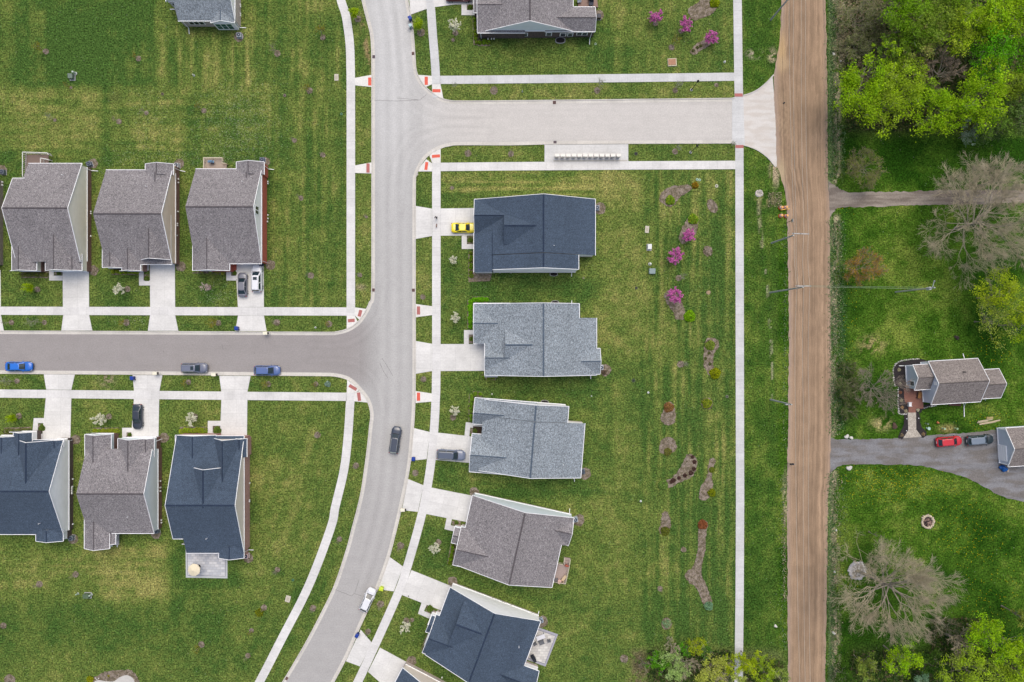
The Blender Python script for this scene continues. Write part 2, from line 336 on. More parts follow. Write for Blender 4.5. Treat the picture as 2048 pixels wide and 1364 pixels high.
    for s_, amt, det in ((.9, .12, 3), (2.2, .22, 2), (3.8, .58, 2)):
        n = N.new('ShaderNodeTexNoise'); n.inputs['Scale'].default_value = s_; n.inputs['Detail'].default_value = det; L.new(tc.outputs['Object'], n.inputs[0])
        mr = N.new('ShaderNodeMapRange'); mr.inputs[1].default_value = .33; mr.inputs[2].default_value = .67; mr.inputs[3].default_value = 1-amt; mr.inputs[4].default_value = 1+amt*1.1
        L.new(n.outputs[0], mr.inputs[0]); vm = N.new('ShaderNodeVectorMath'); vm.operation = 'SCALE'; L.new(cur, vm.inputs[0]); L.new(mr.outputs[0], vm.inputs[3]); cur = vm.outputs[0]
    # straw-coloured blades among green ones
    n = N.new('ShaderNodeTexNoise'); n.inputs['Scale'].default_value = 3.1; n.inputs['Detail'].default_value = 2; L.new(tc.outputs['Object'], n.inputs[0])
    mr = N.new('ShaderNodeMapRange'); mr.inputs[1].default_value = .5; mr.inputs[2].default_value = .62; mr.inputs[4].default_value = .5; L.new(n.outputs[0], mr.inputs[0])
    ml = N.new('ShaderNodeVectorMath'); ml.operation = 'MULTIPLY'; ml.inputs[1].default_value = (1.6, 1.38, 1.4); L.new(cur, ml.inputs[0])
    mx = N.new('ShaderNodeMix'); mx.data_type = 'RGBA'; L.new(mr.outputs[0], mx.inputs[0]); L.new(cur, mx.inputs[6]); L.new(ml.outputs[0], mx.inputs[7]); cur = mx.outputs[2]
    a2 = N.new('ShaderNodeAttribute'); a2.attribute_name = 'Spk'; sp = N.new('ShaderNodeSeparateColor'); L.new(a2.outputs['Color'], sp.inputs[0])
    for ch, colr, sc_ in ((0, K(200, 204, 186), 5.5), (1, K(214, 190, 20), 4.2)):
        vo = N.new('ShaderNodeTexVoronoi'); vo.inputs['Scale'].default_value = sc_; L.new(tc.outputs['Object'], vo.inputs[0])
        wn = N.new('ShaderNodeSeparateColor'); L.new(vo.outputs['Color'], wn.inputs[0])
        gt = N.new('ShaderNodeMath'); gt.operation = 'LESS_THAN'; L.new(wn.outputs[0], gt.inputs[0])
        hf = N.new('ShaderNodeMath'); hf.operation = 'MULTIPLY'; L.new(sp.outputs[ch], hf.inputs[0]); hf.inputs[1].default_value = .45; L.new(hf.outputs[0], gt.inputs[1])
        ls = N.new('ShaderNodeMath'); ls.operation = 'LESS_THAN'; L.new(vo.outputs['Distance'], ls.inputs[0]); ls.inputs[1].default_value = .3
        mu = N.new('ShaderNodeMath'); mu.operation = 'MULTIPLY'; L.new(gt.outputs[0], mu.inputs[0]); L.new(ls.outputs[0], mu.inputs[1])
        m8 = N.new('ShaderNodeMath'); m8.operation = 'MULTIPLY'; L.new(mu.outputs[0], m8.inputs[0]); m8.inputs[1].default_value = .6
        mx = N.new('ShaderNodeMix'); mx.data_type = 'RGBA'; L.new(m8.outputs[0], mx.inputs[0]); L.new(cur, mx.inputs[6]); mx.inputs[7].default_value = (*colr, 1); cur = mx.outputs[2]
    L.new(cur, b_.inputs['Base Color'])
    n = N.new('ShaderNodeTexNoise'); n.inputs['Scale'].default_value = 9; L.new(tc.outputs['Object'], n.inputs[0]); bp = N.new('ShaderNodeBump'); bp.inputs['Strength'].default_value = .5; bp.inputs['Distance'].default_value = .06
    L.new(n.outputs[0], bp.inputs['Height']); L.new(bp.outputs[0], b_.inputs['Normal'])
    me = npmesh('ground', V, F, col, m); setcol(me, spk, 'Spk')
    tag(link('ground', me), kind='structure')
ground()
# ---------------------------------------------------------------- roads
def world2(pts): return [P(x, y).to_2d() for x, y in pts]
KERB = {
 'west': smooth_path([(712, -80), (718, -30), (723, 0), (731, 33), (739.5, 66), (742, 90), (743, 133), (743, 300), (743, 480), (742.4, 588), (738, 604), (731, 620), (718, 640), (705, 651), (690, 658.5), (672, 662.5), (655, 663.5), (534, 663), (280, 662), (0, 661), (-120, 660)]),
 'southwest': smooth_path([(-120, 746), (0, 747.5), (280, 749.5), (520, 751.3), (640, 752.2), (669, 753.3), (692.5, 759), (706, 768), (718, 781), (729, 794), (735, 805), (739.5, 820), (740.5, 835), (738.6, 850), (734, 894), (728, 940), (722, 980), (713.5, 1018), (704, 1054), (692, 1099), (669, 1168), (643.6, 1222), (610, 1286), (564, 1364), (520, 1434)]),
 'north': smooth_path([(812, -80), (815, -40), (817, 0), (822, 28), (827.5, 64), (831, 110), (833.5, 140), (841, 158), (851.5, 173), (868, 187), (884, 196), (900, 200.3), (921, 201.3), (1000, 201), (1240, 198.5), (1469, 196)]),
 'south': smooth_path([(1469, 287.3), (1256.6, 288), (1108, 289), (1020, 291), (921, 290.8), (900, 292.8), (885, 296.4), (867, 305), (851.5, 318), (840, 336), (834, 352), (831.9, 375), (831.7, 560), (831.8, 720), (831, 803), (827, 870), (819.5, 940), (803, 1020), (792.5, 1065), (779.6, 1114), (761.7, 1165), (746, 1201), (723, 1250), (697.5, 1309), (669, 1364), (632, 1434)]),
}
KW = 7.0 * S
def offset(pts, dist):
    out = []
    for i, p in enumerate(pts):
        a = pts[max(i-1, 0)]; b = pts[min(i+1, len(pts)-1)]; d = (Vector(b)-Vector(a)).normalized(); n = Vector((-d.y, d.x)); out.append(Vector(p)+n*dist)
    return out
def kerb(pts):                         # outer edge line in pixels, road on its left in world when dist>0
    o = world2(pts); mb = MB(); gut = MB(); V = []; n = len(o)
    prof = [(0, 0), (0, .13), (.15, .13), (.22, .025), (KW, .012), (KW, 0)]
    best = None
    rows = []
    acc = 0; uvs = []
    offs = [offset(o, SIGN*d) for d, z in prof]
    for i in range(n):
        if i: acc += (o[i]-o[i-1]).length
        rows.append([(offs[k][i].x, offs[k][i].y, prof[k][1]) for k in range(6)]); uvs.append(acc)
    me = bpy.data.meshes.new('kerb'); vs = [p for r in rows for p in r]
    fs = [(i*6+k, i*6+k+1, (i+1)*6+k+1, (i+1)*6+k) for i in range(n-1) for k in range(5)]
    me.from_pydata(vs, [], fs); uv = me.uv_layers.new(name='UVMap')
    for l in me.loops: uv.data[l.index].uv = ((l.vertex_index % 6)*.1+.6, uvs[l.vertex_index//6])
    me.materials.append(M_kerb); tag(link('kerb', me), kind='structure')
for nm in KERB:
    SIGN = 1 if 'west' in nm else -1
    kerb(KERB[nm])
OUT = KERB['west'] + KERB['southwest'] + KERB['south'][::-1] + KERB['north'][::-1]
def road():
    st = 3.0; xs = np.arange(-116, 1478, st); ys = np.arange(-76, 1432, st); X, Y = np.meshgrid(xs, ys); ny, nx = X.shape
    V = np.stack([(X-CX)*S, (CY-Y)*S, np.full_like(X, .006)], -1).reshape(-1, 3)
    idx = np.arange(nx*ny).reshape(ny, nx); Xc = (X[1:, :-1]+X[1:, 1:])/2; Yc = (Y[1:, :-1]+Y[:-1, :-1])/2
    ok = inside(OUT, Xc, Yc)
    for dx, dy in ((3.4, 0), (-3.4, 0), (0, 3.4), (0, -3.4)): ok &= inside(OUT, Xc+dx, Yc+dy)
    F = np.stack([idx[1:, :-1], idx[1:, 1:], idx[:-1, 1:], idx[:-1, :-1]], -1)[ok]
    Xf, Yf = X.ravel(), Y.ravel()
    sg = lambda a, s: 1/(1+np.exp(-a/s))
    west = np.array(K(161, 156, 155)); main = np.array(K(188, 187, 186)); up = np.array(K(204, 204, 204)); cross = np.array(K(208, 204, 200))
    col = np.zeros((len(Xf), 3))+main
    mix = lambda c, t, m: c*(1-m[:, None])+t*m[:, None]
    col = mix(col, up, sg(330-Yf, 60)); col = mix(col, cross, sg(Xf-860, 30)*sg(330-Yf, 10)); col = mix(col, west, sg(735-Xf, 10)*sg(Yf-640, 6)*sg(770-Yf, 6))
    col = mix(col, np.array(K(178, 176, 175)), sg(Yf-960, 60)*.8)
    def dist(pth):
        q = np.array(smooth_path(pth, 8)); D = np.full(len(Xf), 1e9)
        for a, b in zip(q[:-1], q[1:]):
            d = b-a; t = np.clip(((Xf-a[0])*d[0]+(Yf-a[1])*d[1])/(d@d), 0, 1); D = np.minimum(D, np.hypot(Xf-a[0]-t*d[0], Yf-a[1]-t*d[1]))
        return D
    C1 = [(770, -80), (774, 0), (786, 90), (788, 200), (788, 600), (786, 800), (772, 980), (740, 1110), (690, 1240), (620, 1364), (580, 1430)]
    dd = dist(C1); n = vnoise(Xf, Yf, 5, 40, 21, 2)
    tone = 1+.055*np.exp(-((dd-0)/4.5)**2)+.0*n
    for o_ in (-19, 19): pass
    tone += -.06*np.exp(-((dd-13)/5)**2)+.03*np.exp(-((dd-21)/4)**2)-.07*sg(dd-31, 1.5)
    tone = np.where((Xf > 845) & (Yf < 330), 1+(vnoise(Xf, Yf, 160, 4, 22, 3)-.5)*.09-.05*sg(np.abs(Yf-244)-35, 1.5), tone)
    tone = np.where(Xf < 720, 1+(vnoise(Xf, Yf, 200, 6, 23, 2)-.5)*.07-.04*np.exp(-((Yf-704)/5)**2)*0, tone)
    for pth in ([(800, 30), (806, 110), (826, 180), (880, 222), (980, 228)], [(782, 30), (788, 120), (806, 196), (862, 238), (960, 242)], [(802, 420), (808, 340), (836, 284), (890, 262), (980, 262)], [(780, 440), (788, 340), (816, 272), (876, 248), (960, 248)], [(620, 690), (700, 686), (752, 640), (772, 560)], [(620, 722), (700, 724), (750, 760), (768, 830)]):
        D = dist(pth); tone += -.045*np.exp(-((D-7)/3)**2)+.025*np.exp(-(D/4)**2)
    tone += (vnoise(Xf, Yf, 30, 30, 24, 3)-.5)*.06
    col = col*tone[:, None]
    m = mk('asphalt', None, .95, [(.6, .03), (3.5, .07), (9, .14)], vcol=True, bump=.2, bscale=40)
    me = npmesh('road', V, F, col, m); tag(link('road', me), kind='structure')
    # tar-sealed cracks
    mb = MB()
    for pth in ([(740, 170.5), (741, 200), (790, 202), (838, 200)], [(668, 1178), (703, 1192), (708, 1187), (724, 1192)], [(718, 1160), (710, 1185)], [(118, 713), (118.5, 719)], [(327, 701), (328, 707)], [(444, 689), (446, 699)], [(508, 703), (509, 708)], [(383, 688), (388, 690)], [(760, 726), (768, 745), (776, 756)], [(764, 716), (778, 738), (786, 752)], [(794, 196), (840, 200), (853, 189)]):
        q = world2(pth[1:] if pth[0][0] == 740 else pth)
        for a, b in zip(q[:-1], q[1:]): mb.bar((a.x, a.y, .012), (b.x, b.y, .012), .05, .006)
    tag(mb.build('road_crack_seal', mk('tar', K(120, 118, 116), .8)), kind='structure')
road()
def ribbon(pts, wpx, z=.07, name='sidewalk', mat=None, sm=True):
    q = world2(smooth_path(pts, 5) if sm else pts)
    # resample each slab
    W = wpx*S; l = offset(q, W/2); r = offset(q, -W/2); n = len(q); acc = 0; vs = []; uv = []
    for i in range(n):
        if i: acc += (q[i]-q[i-1]).length
        vs += [(l[i].x, l[i].y, 0), (l[i].x, l[i].y, z), (r[i].x, r[i].y, z), (r[i].x, r[i].y, 0)]; uv.append(acc)
    me = bpy.data.meshes.new(name); me.from_pydata(vs, [], [(i*4+k, (i+1)*4+k, (i+1)*4+k+1, i*4+k+1) for i in range(n-1) for k in range(3)]+[(0, 1, 2, 3), ((n-1)*4+3, (n-1)*4+2, (n-1)*4+1, (n-1)*4)])
    u = me.uv_layers.new(name='UVMap')
    for lp in me.loops: u.data[lp.index].uv = (.7, uv[lp.vertex_index//4])
    me.materials.append(mat or M_walk); return tag(link(name, me), kind='structure')
ribbon([(676, -40), (682, 0), (691, 28), (696.5, 60), (700, 92), (701.3, 135), (701.8, 200), (701.8, 450), (701.8, 631)], 17, .07)
ribbon([(701.5, 785), (701, 792), (700, 812), (696, 872), (688, 940), (670.6, 1014), (664, 1048), (635, 1129), (607, 1194), (567, 1271), (519, 1364), (480, 1430)], 17, .07)
ribbon([(-120, 621), (0, 621.5), (693.4, 623)], 16.5, .07, sm=False)
ribbon([(-120, 786), (0, 787), (520, 792), (693, 793.5)], 16.5, .07, sm=False)
ribbon([(855, -60), (858, -12), (861.5, 14), (866, 75), (869, 110), (871.6, 151), (873, 185), (874, 195)], 16.8, .07, mat=M_walk2)
ribbon([(872.8, 300), (872.8, 500), (872.6, 740), (871.2, 803), (868, 862), (860, 940), (844.8, 1024), (815, 1132), (795.6, 1188), (751.5, 1287), (715.5, 1364), (680, 1434)], 17, .07)
ribbon([(879.9, 160), (1000, 159), (1264, 156.2), (1468.2, 153.6)], 16.3, .07, mat=M_walk2, sm=False)
ribbon([(881.4, 334), (1000, 332.8), (1256, 331), (1470.3, 330)], 16.8, .07, sm=False)
ribbon([(1473.5, -60), (1474.8, 0), (1476.7, 150), (1477.5, 194)], 17, .07, mat=M_walk2, sm=False)
ribbon([(1478.5, 287), (1478.7, 350), (1480, 1000), (1479, 1200), (1477, 1364), (1476, 1430)], 16.6, .07, mat=M_walk2, sm=False)
def slab(pts, z=.075, name='driveway', mat=None, ang=0, org=None, z0=0):
    q = world2(pts); c, s = math.cos(R(ang)), math.sin(R(ang)); o = P(*(org or pts[0]))
    uv = lambda p: (((p.x-o.x)*c-(p.y-o.y)*s)+.02, ((p.x-o.x)*s+(p.y-o.y)*c)+.02)
    return tag(MB().prism([(p.x, p.y) for p in q], z0, z).build(name, mat or M_drive, uv=uv), kind='structure')
# crossing band, dirt-road apron
slab([(1464, 195.5), (1486.5, 191), (1489.5, 291.5), (1464, 288)], .055, 'sidewalk', M_walk2)
ap = smooth_path([(1486.5, 191), (1500, 187), (1516, 179), (1532, 166), (1545, 152.5)])+smooth_path([(1549.5, 209), (1552, 267), (1554, 333)])+smooth_path([(1554, 333), (1549.5, 331), (1535, 315), (1516, 301), (1500, 294), (1489, 291)])
tag(MB().prism([tuple(p) for p in world2(ap)], 0, .03).build('apron', mk('dusty_concrete', K(222, 218, 214), .9, [(.5, .04, (.6, 1.6, 1)), (4, .04), (10, .05)], rgb2=K(214, 207, 200), n2=(.5, (.6, 2, 1)))), kind='structure')
for pth in ([(1486.5, 191), (1500, 187), (1516, 179), (1532, 166), (1547, 150)], [(1489, 291), (1500, 294), (1516, 301), (1535, 315), (1551, 334)]):
    ribbon(pth, 2.2, .14, 'kerb', M_kerb)
# kerb edge lines of the cross street (the gutter joins the apron)
D = slab
for pts, a in (([(125.7, 540), (178, 540), (178.5, 614), (126.3, 614)], 0), ([(127, 630), (178.5, 630), (185, 661), (123, 661)], 0),
    ([(300, 524), (350, 524), (350.5, 614), (300.7, 614)], 0), ([(300.5, 630), (350.5, 630), (357, 661.5), (296, 661.5)], 0),
    ([(471, 524), (527.5, 524), (528, 614), (476, 614)], 0), ([(476.3, 631), (528, 631), (533.5, 662), (471, 662)], 0),
    ([(-60, 540), (1.5, 540), (2, 613), (-60, 613)], 0), ([(-60, 630), (2.3, 630), (8, 661), (-60, 661)], 0),
    ([(92, 795.5), (143, 795.5), (141, 884), (84, 884)], 0), ([(88, 748.5), (150, 749), (143, 779.5), (93, 779)], 0),
    ([(268, 798), (318.7, 798), (317, 884), (262, 884)], 0), ([(265.5, 750), (325, 750.5), (319, 782), (268.5, 781.5)], 0),
    ([(443, 799), (495, 799.5), (494, 884), (440, 884)], 0), ([(438.7, 751.5), (501.5, 752), (495, 784), (443, 783)], 0),
    ([(881.5, 417), (960, 416), (960, 471), (881.5, 471.5)], 0), ([(831.8, 412), (864, 417.5), (864, 472), (831.8, 478)], 0),
    ([(881.3, 688), (978, 688), (978, 741.5), (881, 742)], 0), ([(831.8, 682), (864, 687.5), (864, 742), (831.8, 747.5)], 0),
    ([(875.5, 865), (948, 873.5), (944, 926), (870.3, 919.6)], 5), ([(827.5, 856), (859.8, 864), (853.3, 918), (822, 921.5)], 5),
    ([(863, 975), (948, 992), (934, 1044), (851.5, 1027.5)], 12.5), ([(816.4, 958), (847, 970.5), (835.5, 1023.5), (804, 1020)], 12.5),
    ([(823, 1140), (906, 1173.5), (886, 1222), (803.5, 1189.5)], 20.5), ([(779.6, 1114), (806.6, 1133.3), (787.5, 1182.5), (757, 1178)], 20.5),
    ([(760, 1295), (830, 1333), (800, 1400), (736, 1343)], 27), ([(721.5, 1259), (744, 1285.5), (720, 1332.5), (692, 1322)], 27),
    ([(868, 14.6), (910.5, 9), (947, 9), (952, 9), (952, -60), (862, -50)], 0), ([(821, 29.5), (853.5, 18), (849, -50), (815, -50)], 0)):
    slab(pts, .075, 'driveway', M_drive, a)
for pts, a in (([(98.8, 541), (108, 541), (108, 551.3), (125.5, 551.3), (125.5, 561), (98.8, 561)], 0),
    ([(278.5, 541), (287.5, 541), (287.5, 561), (300.2, 561), (300.2, 571), (278.5, 571)], 0),
    ([(453, 538), (462.5, 538), (462.5, 551.5), (475.8, 551.5), (475.8, 561), (453, 561)], 0),
    ([(68, 836), (91.6, 836), (91.6, 846), (76.5, 846), (75, 880), (64, 880)], 0), ([(244.8, 855.5), (267, 855.5), (267, 864.5), (253.5, 864.5), (253.5, 884), (244.8, 884)], 0),
    ([(416, 841.5), (443, 841.5), (443, 851.5), (425.6, 851.5), (425.6, 880), (416, 880)], 0),
    ([(923.5, 471.3), (933.7, 471.3), (933.7, 488.3), (952, 488.3), (952, 498), (923.5, 498)], 0),
    ([(928, 660), (952, 660), (952, 669), (937.6, 669), (937.6, 688), (928, 688)], 0),
    ([(931.8, 844), (966, 849), (966, 858), (940.5, 855), (938.5, 872.3), (929, 871)], 5),
    ([(893.5, 1034.5), (904, 1037), (901.5, 1050.5), (916, 1053.5), (915, 1064.5), (889, 1058)], 12.5),
    ([(869, 1204), (877, 1212), (848.5+22, 1227), (868, 1238), (836, 1226.5), (845, 1206)], 20.5) if False else ([(843.5, 1204.5), (854, 1208.5), (848, 1222), (872, 1232), (868, 1241), (836, 1227)], 20.5),
    ([(923, 9), (933.6, 9), (933.6, 20.5), (952, 20.5), (952, 30.5), (923, 30.5)], 0)):
    slab(pts, .085, 'front_walk', M_walk, a)
slab([(1089, 289.5), (1256.5, 288.5), (1256.5, 323), (1089, 325)], .08, 'mailbox_pad', concrete_mat('pad_concrete', K(218, 218, 217), 2.4, 3.3, .04, .85))
slab([(1107, 320.3), (1255, 320), (1255, 322.7), (1107, 323.5)], .086, 'mailbox_pad', mk('stained_concrete', K(196, 192, 184), .9, [(2, .08)]))
# kerb ramps
for pts in ([(710.2, 156), (743, 150), (743, 174), (710.2, 171)], [(710.2, 331), (743, 325), (743, 347), (710.2, 346)], [(837, 150), (864, 152), (864.5, 168.5), (852, 174), (843, 164)],
    [(864.5, 168.5), (881, 168), (887, 198), (876, 193), (864.5, 184)], [(859, 311), (867, 304), (881.4, 297.5), (881.4, 312), (881.4, 326), (864.2, 326)], [(835.5, 343), (842, 332), (852.5, 318.5), (864.2, 327), (864.2, 343)],
    [(709.8, 614.7), (734, 618), (724, 634), (719, 640), (709.8, 631)], [(693.5, 631), (709.8, 631), (715, 643), (704, 652), (693.5, 657)], [(831.8, 608), (864.3, 612.5), (864.3, 630), (831.8, 634.5)],
    [(694.5, 760), (706, 768), (718, 781), (710, 785.5), (693.5, 785.5)], [(709, 785.5), (719.5, 782), (730, 795), (735, 805), (709, 802.5)], [(831.6, 782), (864, 787), (863.5, 803), (831.3, 806)]):
    slab(pts, .078, 'kerb_ramp', concrete_mat('bright_concrete', K(236, 234, 230), 9, 9))
TACT = [(739.6, 163, 6.5, 16, 0, 1, 'north of the cross street, on the west kerb'), (852.5, 161.6, 6.5, 16.5, 0, 1, 'west side of the north-east corner'), (873, 181.4, 16, 6.5, 1, 1, 'south side of the north-east corner'),
 (736, 336, 6.5, 18.5, 0, 0, 'on the west kerb facing the cross street corner'), (872, 312.3, 16, 6, -5, 1, 'north side of the south-east corner'), (852.7, 332, 6, 16, 8, 1, 'west side of the south-east corner'),
 (720, 626.6, 6.5, 13.5, 16, 0, 'upper one at the west street north corner'), (702.7, 641, 13.5, 6.5, -5, 0, 'lower one at the west street north corner'), (837, 621, 6.5, 16.5, 0, 0, 'on the east kerb opposite the west street north walk'),
 (705.7, 775, 17, 6.5, 30, 0, 'upper one at the west street south corner'), (718, 793.3, 6.5, 17, -7, 0, 'lower one at the west street south corner'), (837, 793.4, 6.5, 16.5, 0, 1, 'on the east kerb opposite the west street south walk'),
 (1477.4, 190, 16, 6.5, 0, 0, 'on the far east walk, above the cross street'), (1479, 293, 16, 6, 0, 0, 'on the far east walk, below the cross street')]
for x, y, a, b, rot, br, lab in TACT:
    q = P(x, y, .08); mb = MB().box((0, 0, .005), (a*S, b*S, .01))
    nx, ny = int(a*S/.12), int(b*S/.12)
    for i in range(nx):
        for j in range(ny): mb.box(((i-(nx-1)/2)*.115, (j-(ny-1)/2)*.115, .0125), (.035, .035, .006))
    o = mb.build('tactile_plate', M_red1 if br else M_red2); o.location = q; o.rotation_euler = (0, 0, -R(rot))
    tag(o, ('bright orange-red' if br else 'faded dull red')+' tactile plate '+lab, 'tactile paving', 'tactile plates in the kerb ramps')
# dirt road
def dirt():
    L_ = [(-80, 1560), (0, 1563), (60, 1561), (100, 1556), (153, 1547), (209, 1549), (267, 1551.5), (333, 1554), (352, 1561), (385, 1571), (420, 1574), (560, 1576.5), (660, 1577.6), (850, 1576), (1000, 1573.5), (1364, 1576), (1440, 1577)]
    R_ = [(-80, 1650), (0, 1651), (150, 1654), (360, 1656), (420, 1659), (660, 1661.5), (850, 1662), (940, 1660), (1000, 1656), (1364, 1650.5), (1440, 1650)]
    ys = np.arange(-80, 1441, 5.); t = np.linspace(0, 1, 60); xl = np.interp(ys, *zip(*L_)); xr = np.interp(ys, *zip(*R_))
    xl = xl+(vnoise(ys, ys*0, 9, 9, 31, 2)-.5)*3; xr = xr+(vnoise(ys, ys*0, 9, 9, 32, 2)-.5)*3
    X = xl[:, None]*(1-t)+xr[:, None]*t; Y = ys[:, None]+t*0; ny, nx = X.shape
    U = (X-(1566+ (Y > 360)*6)) ; st = vnoise(t[None, :]*90+(vnoise(Y*0, Y, 9, 300, 38, 2)-.5)*9, Y, 1.6, 300, 33, 3); st2 = vnoise(t[None, :]*90+(vnoise(Y*0, Y, 9, 240, 39, 2)-.5)*14, Y, 5, 260, 34, 2)
    n = vnoise(X, Y, 14, 20, 35, 3)
    col = np.array(K(162, 137, 113))*np.ones((ny, nx, 1)); k = (.99+.75*(st-.5)+.28*(st2-.5)+.34*(n-.5))
    k = k+.2*np.exp(-((t-.80-.0*Y)/.025)**2)*(vnoise(X, Y, 6, 18, 36, 2) > .42)-.12*np.exp(-((t-.34)/.03)**2)-.1*np.exp(-((t-.55)/.03)**2)
    col = col*k[..., None]; edge = np.exp(-(t/.07)**2)+.6*np.exp(-((1-t)/.06)**2); pal = np.array(K(176, 156, 142)); e = (edge*np.ones_like(X)*.8)[..., None]
    col = col*(1-e)+pal*e
    def bl(x, y, rx, ry, rgb, a): 
        nonlocal col; m = (np.exp(-(((X-x)/rx)**2+((Y-y)/ry)**2)**1.5)*a)[..., None]; col = col*(1-m)+np.array(K(*rgb))*m
    bl(1563, 100, 9, 40, (196, 166, 124), .95); bl(1565, 128, 14, 14, (190, 164, 130), .8); bl(1562, 345, 9, 26, (190, 170, 138), .9); bl(1600, 235, 40, 40, (134, 112, 92), .25)
    dg = vnoise(X*.8+Y*.6, Y*.8-X*.6, 90, 3, 37, 2); m = (np.exp(-((X-1566)/16)**2-((Y-250)/70)**2)*(dg > .5)*.5)[..., None]; col = col*(1-m)+np.array(K(180, 156, 128))*m
    V = np.stack([(X-CX)*S, (CY-Y)*S, .04+.03*np.sin(t*math.pi)[None, :]+0*X+.012*(st-.5)], -1).reshape(-1, 3)
    idx = np.arange(nx*ny).reshape(ny, nx); F = np.stack([idx[1:, :-1], idx[1:, 1:], idx[:-1, 1:], idx[:-1, :-1]], -1).reshape(-1, 4)
    m = mk('graded_dirt', None, 1, [(2, .06, (2.5, .25, 1)), (9, .12, (1.4, .8, 1))], vcol=True, bump=.3, bscale=16)
    tag(link('dirt_road', npmesh('dirt_road', V, F, col.reshape(-1, 3), m)), kind='structure')
dirt()
def rough_poly(pts, z, name, mat, amp=.12, step=.5, seed=0):
    q = world2(pts); out = []; r = random.Random(seed)
    for i in range(len(q)):
        a, b = q[i], q[(i+1) % len(q)]; n = max(1, int((b-a).length/step))
        for k in range(n): p = a.lerp(b, k/n); out.append((p.x+r.uniform(-amp, amp), p.y+r.uniform(-amp, amp)))
    return tag(MB().prism(out, 0, z).build(name, mat), kind='structure')
rough_poly([(1656, 356)]+smooth_path([(1658, 362), (1672, 373), (1685, 380), (1703, 384.5), (1808, 383), (1901, 380), (2120, 379)])+smooth_path([(2120, 404), (1901, 409), (1821, 411), (1741, 413.5), (1684, 415), (1671, 419), (1661, 432), (1657, 440)]), .03, 'gravel_driveway', M_gravel, .14, .5, 3)
rough_poly([(1659, 872)]+smooth_path([(1664, 876), (1687, 879), (1800, 876), (1842, 872), (1915, 867), (1990, 860), (2140, 850)])+smooth_path([(2140, 1030), (2048, 1003), (2008, 994), (1968, 974), (1935, 957), (1901, 946), (1834, 931), (1741, 929), (1690, 929), (1672, 937), (1660, 948)]), .035, 'gravel_driveway', M_gravel2, .1, .5, 4)
# ---------------------------------------------------------------- houses
M_porch = mk('brown_porch_floor', K(112, 88, 82), .9, [(3, .1)])
def siding(name, rgb):
    return mk(name, tuple(min(.88, c*1.5) for c in rgb), .7, [(1, .03), (7, .03, (.05, .05, 1))])
def brick(name, a, b):
    a, b = tuple(c*1.45 for c in a), tuple(c*1.45 for c in b); return mk(name, a, .9, [(5, .15, (.5, .5, 1.6)), (1, .05)], rgb2=b, n2=(3.5, (.6, .6, 2)))
S_tan = siding('tan_siding', K(206, 192, 172)); S_cream = siding('cream_siding', K(222, 219, 206)); S_white = siding('white_siding', K(236, 236, 238))
S_blue = siding('pale_blue_siding', K(204, 214, 218)); S_grey = siding('blue_grey_siding', K(186, 194, 206)); S_beige = siding('beige_siding', K(208, 198, 188))
B_red = brick('red_brick', K(176, 96, 78), K(158, 84, 70)); B_brown = brick('brown_brick', K(128, 100, 92), K(108, 84, 78)); B_dark = brick('dark_brick', K(98, 86, 82), K(80, 70, 68))
B_pink = brick('pinkish_brick', K(172, 136, 128), K(154, 118, 112)); B_beige = brick('beige_brick', K(186, 174, 168), K(170, 158, 152)); B_grey = brick('grey_brick', K(136, 128, 122), K(118, 110, 106))
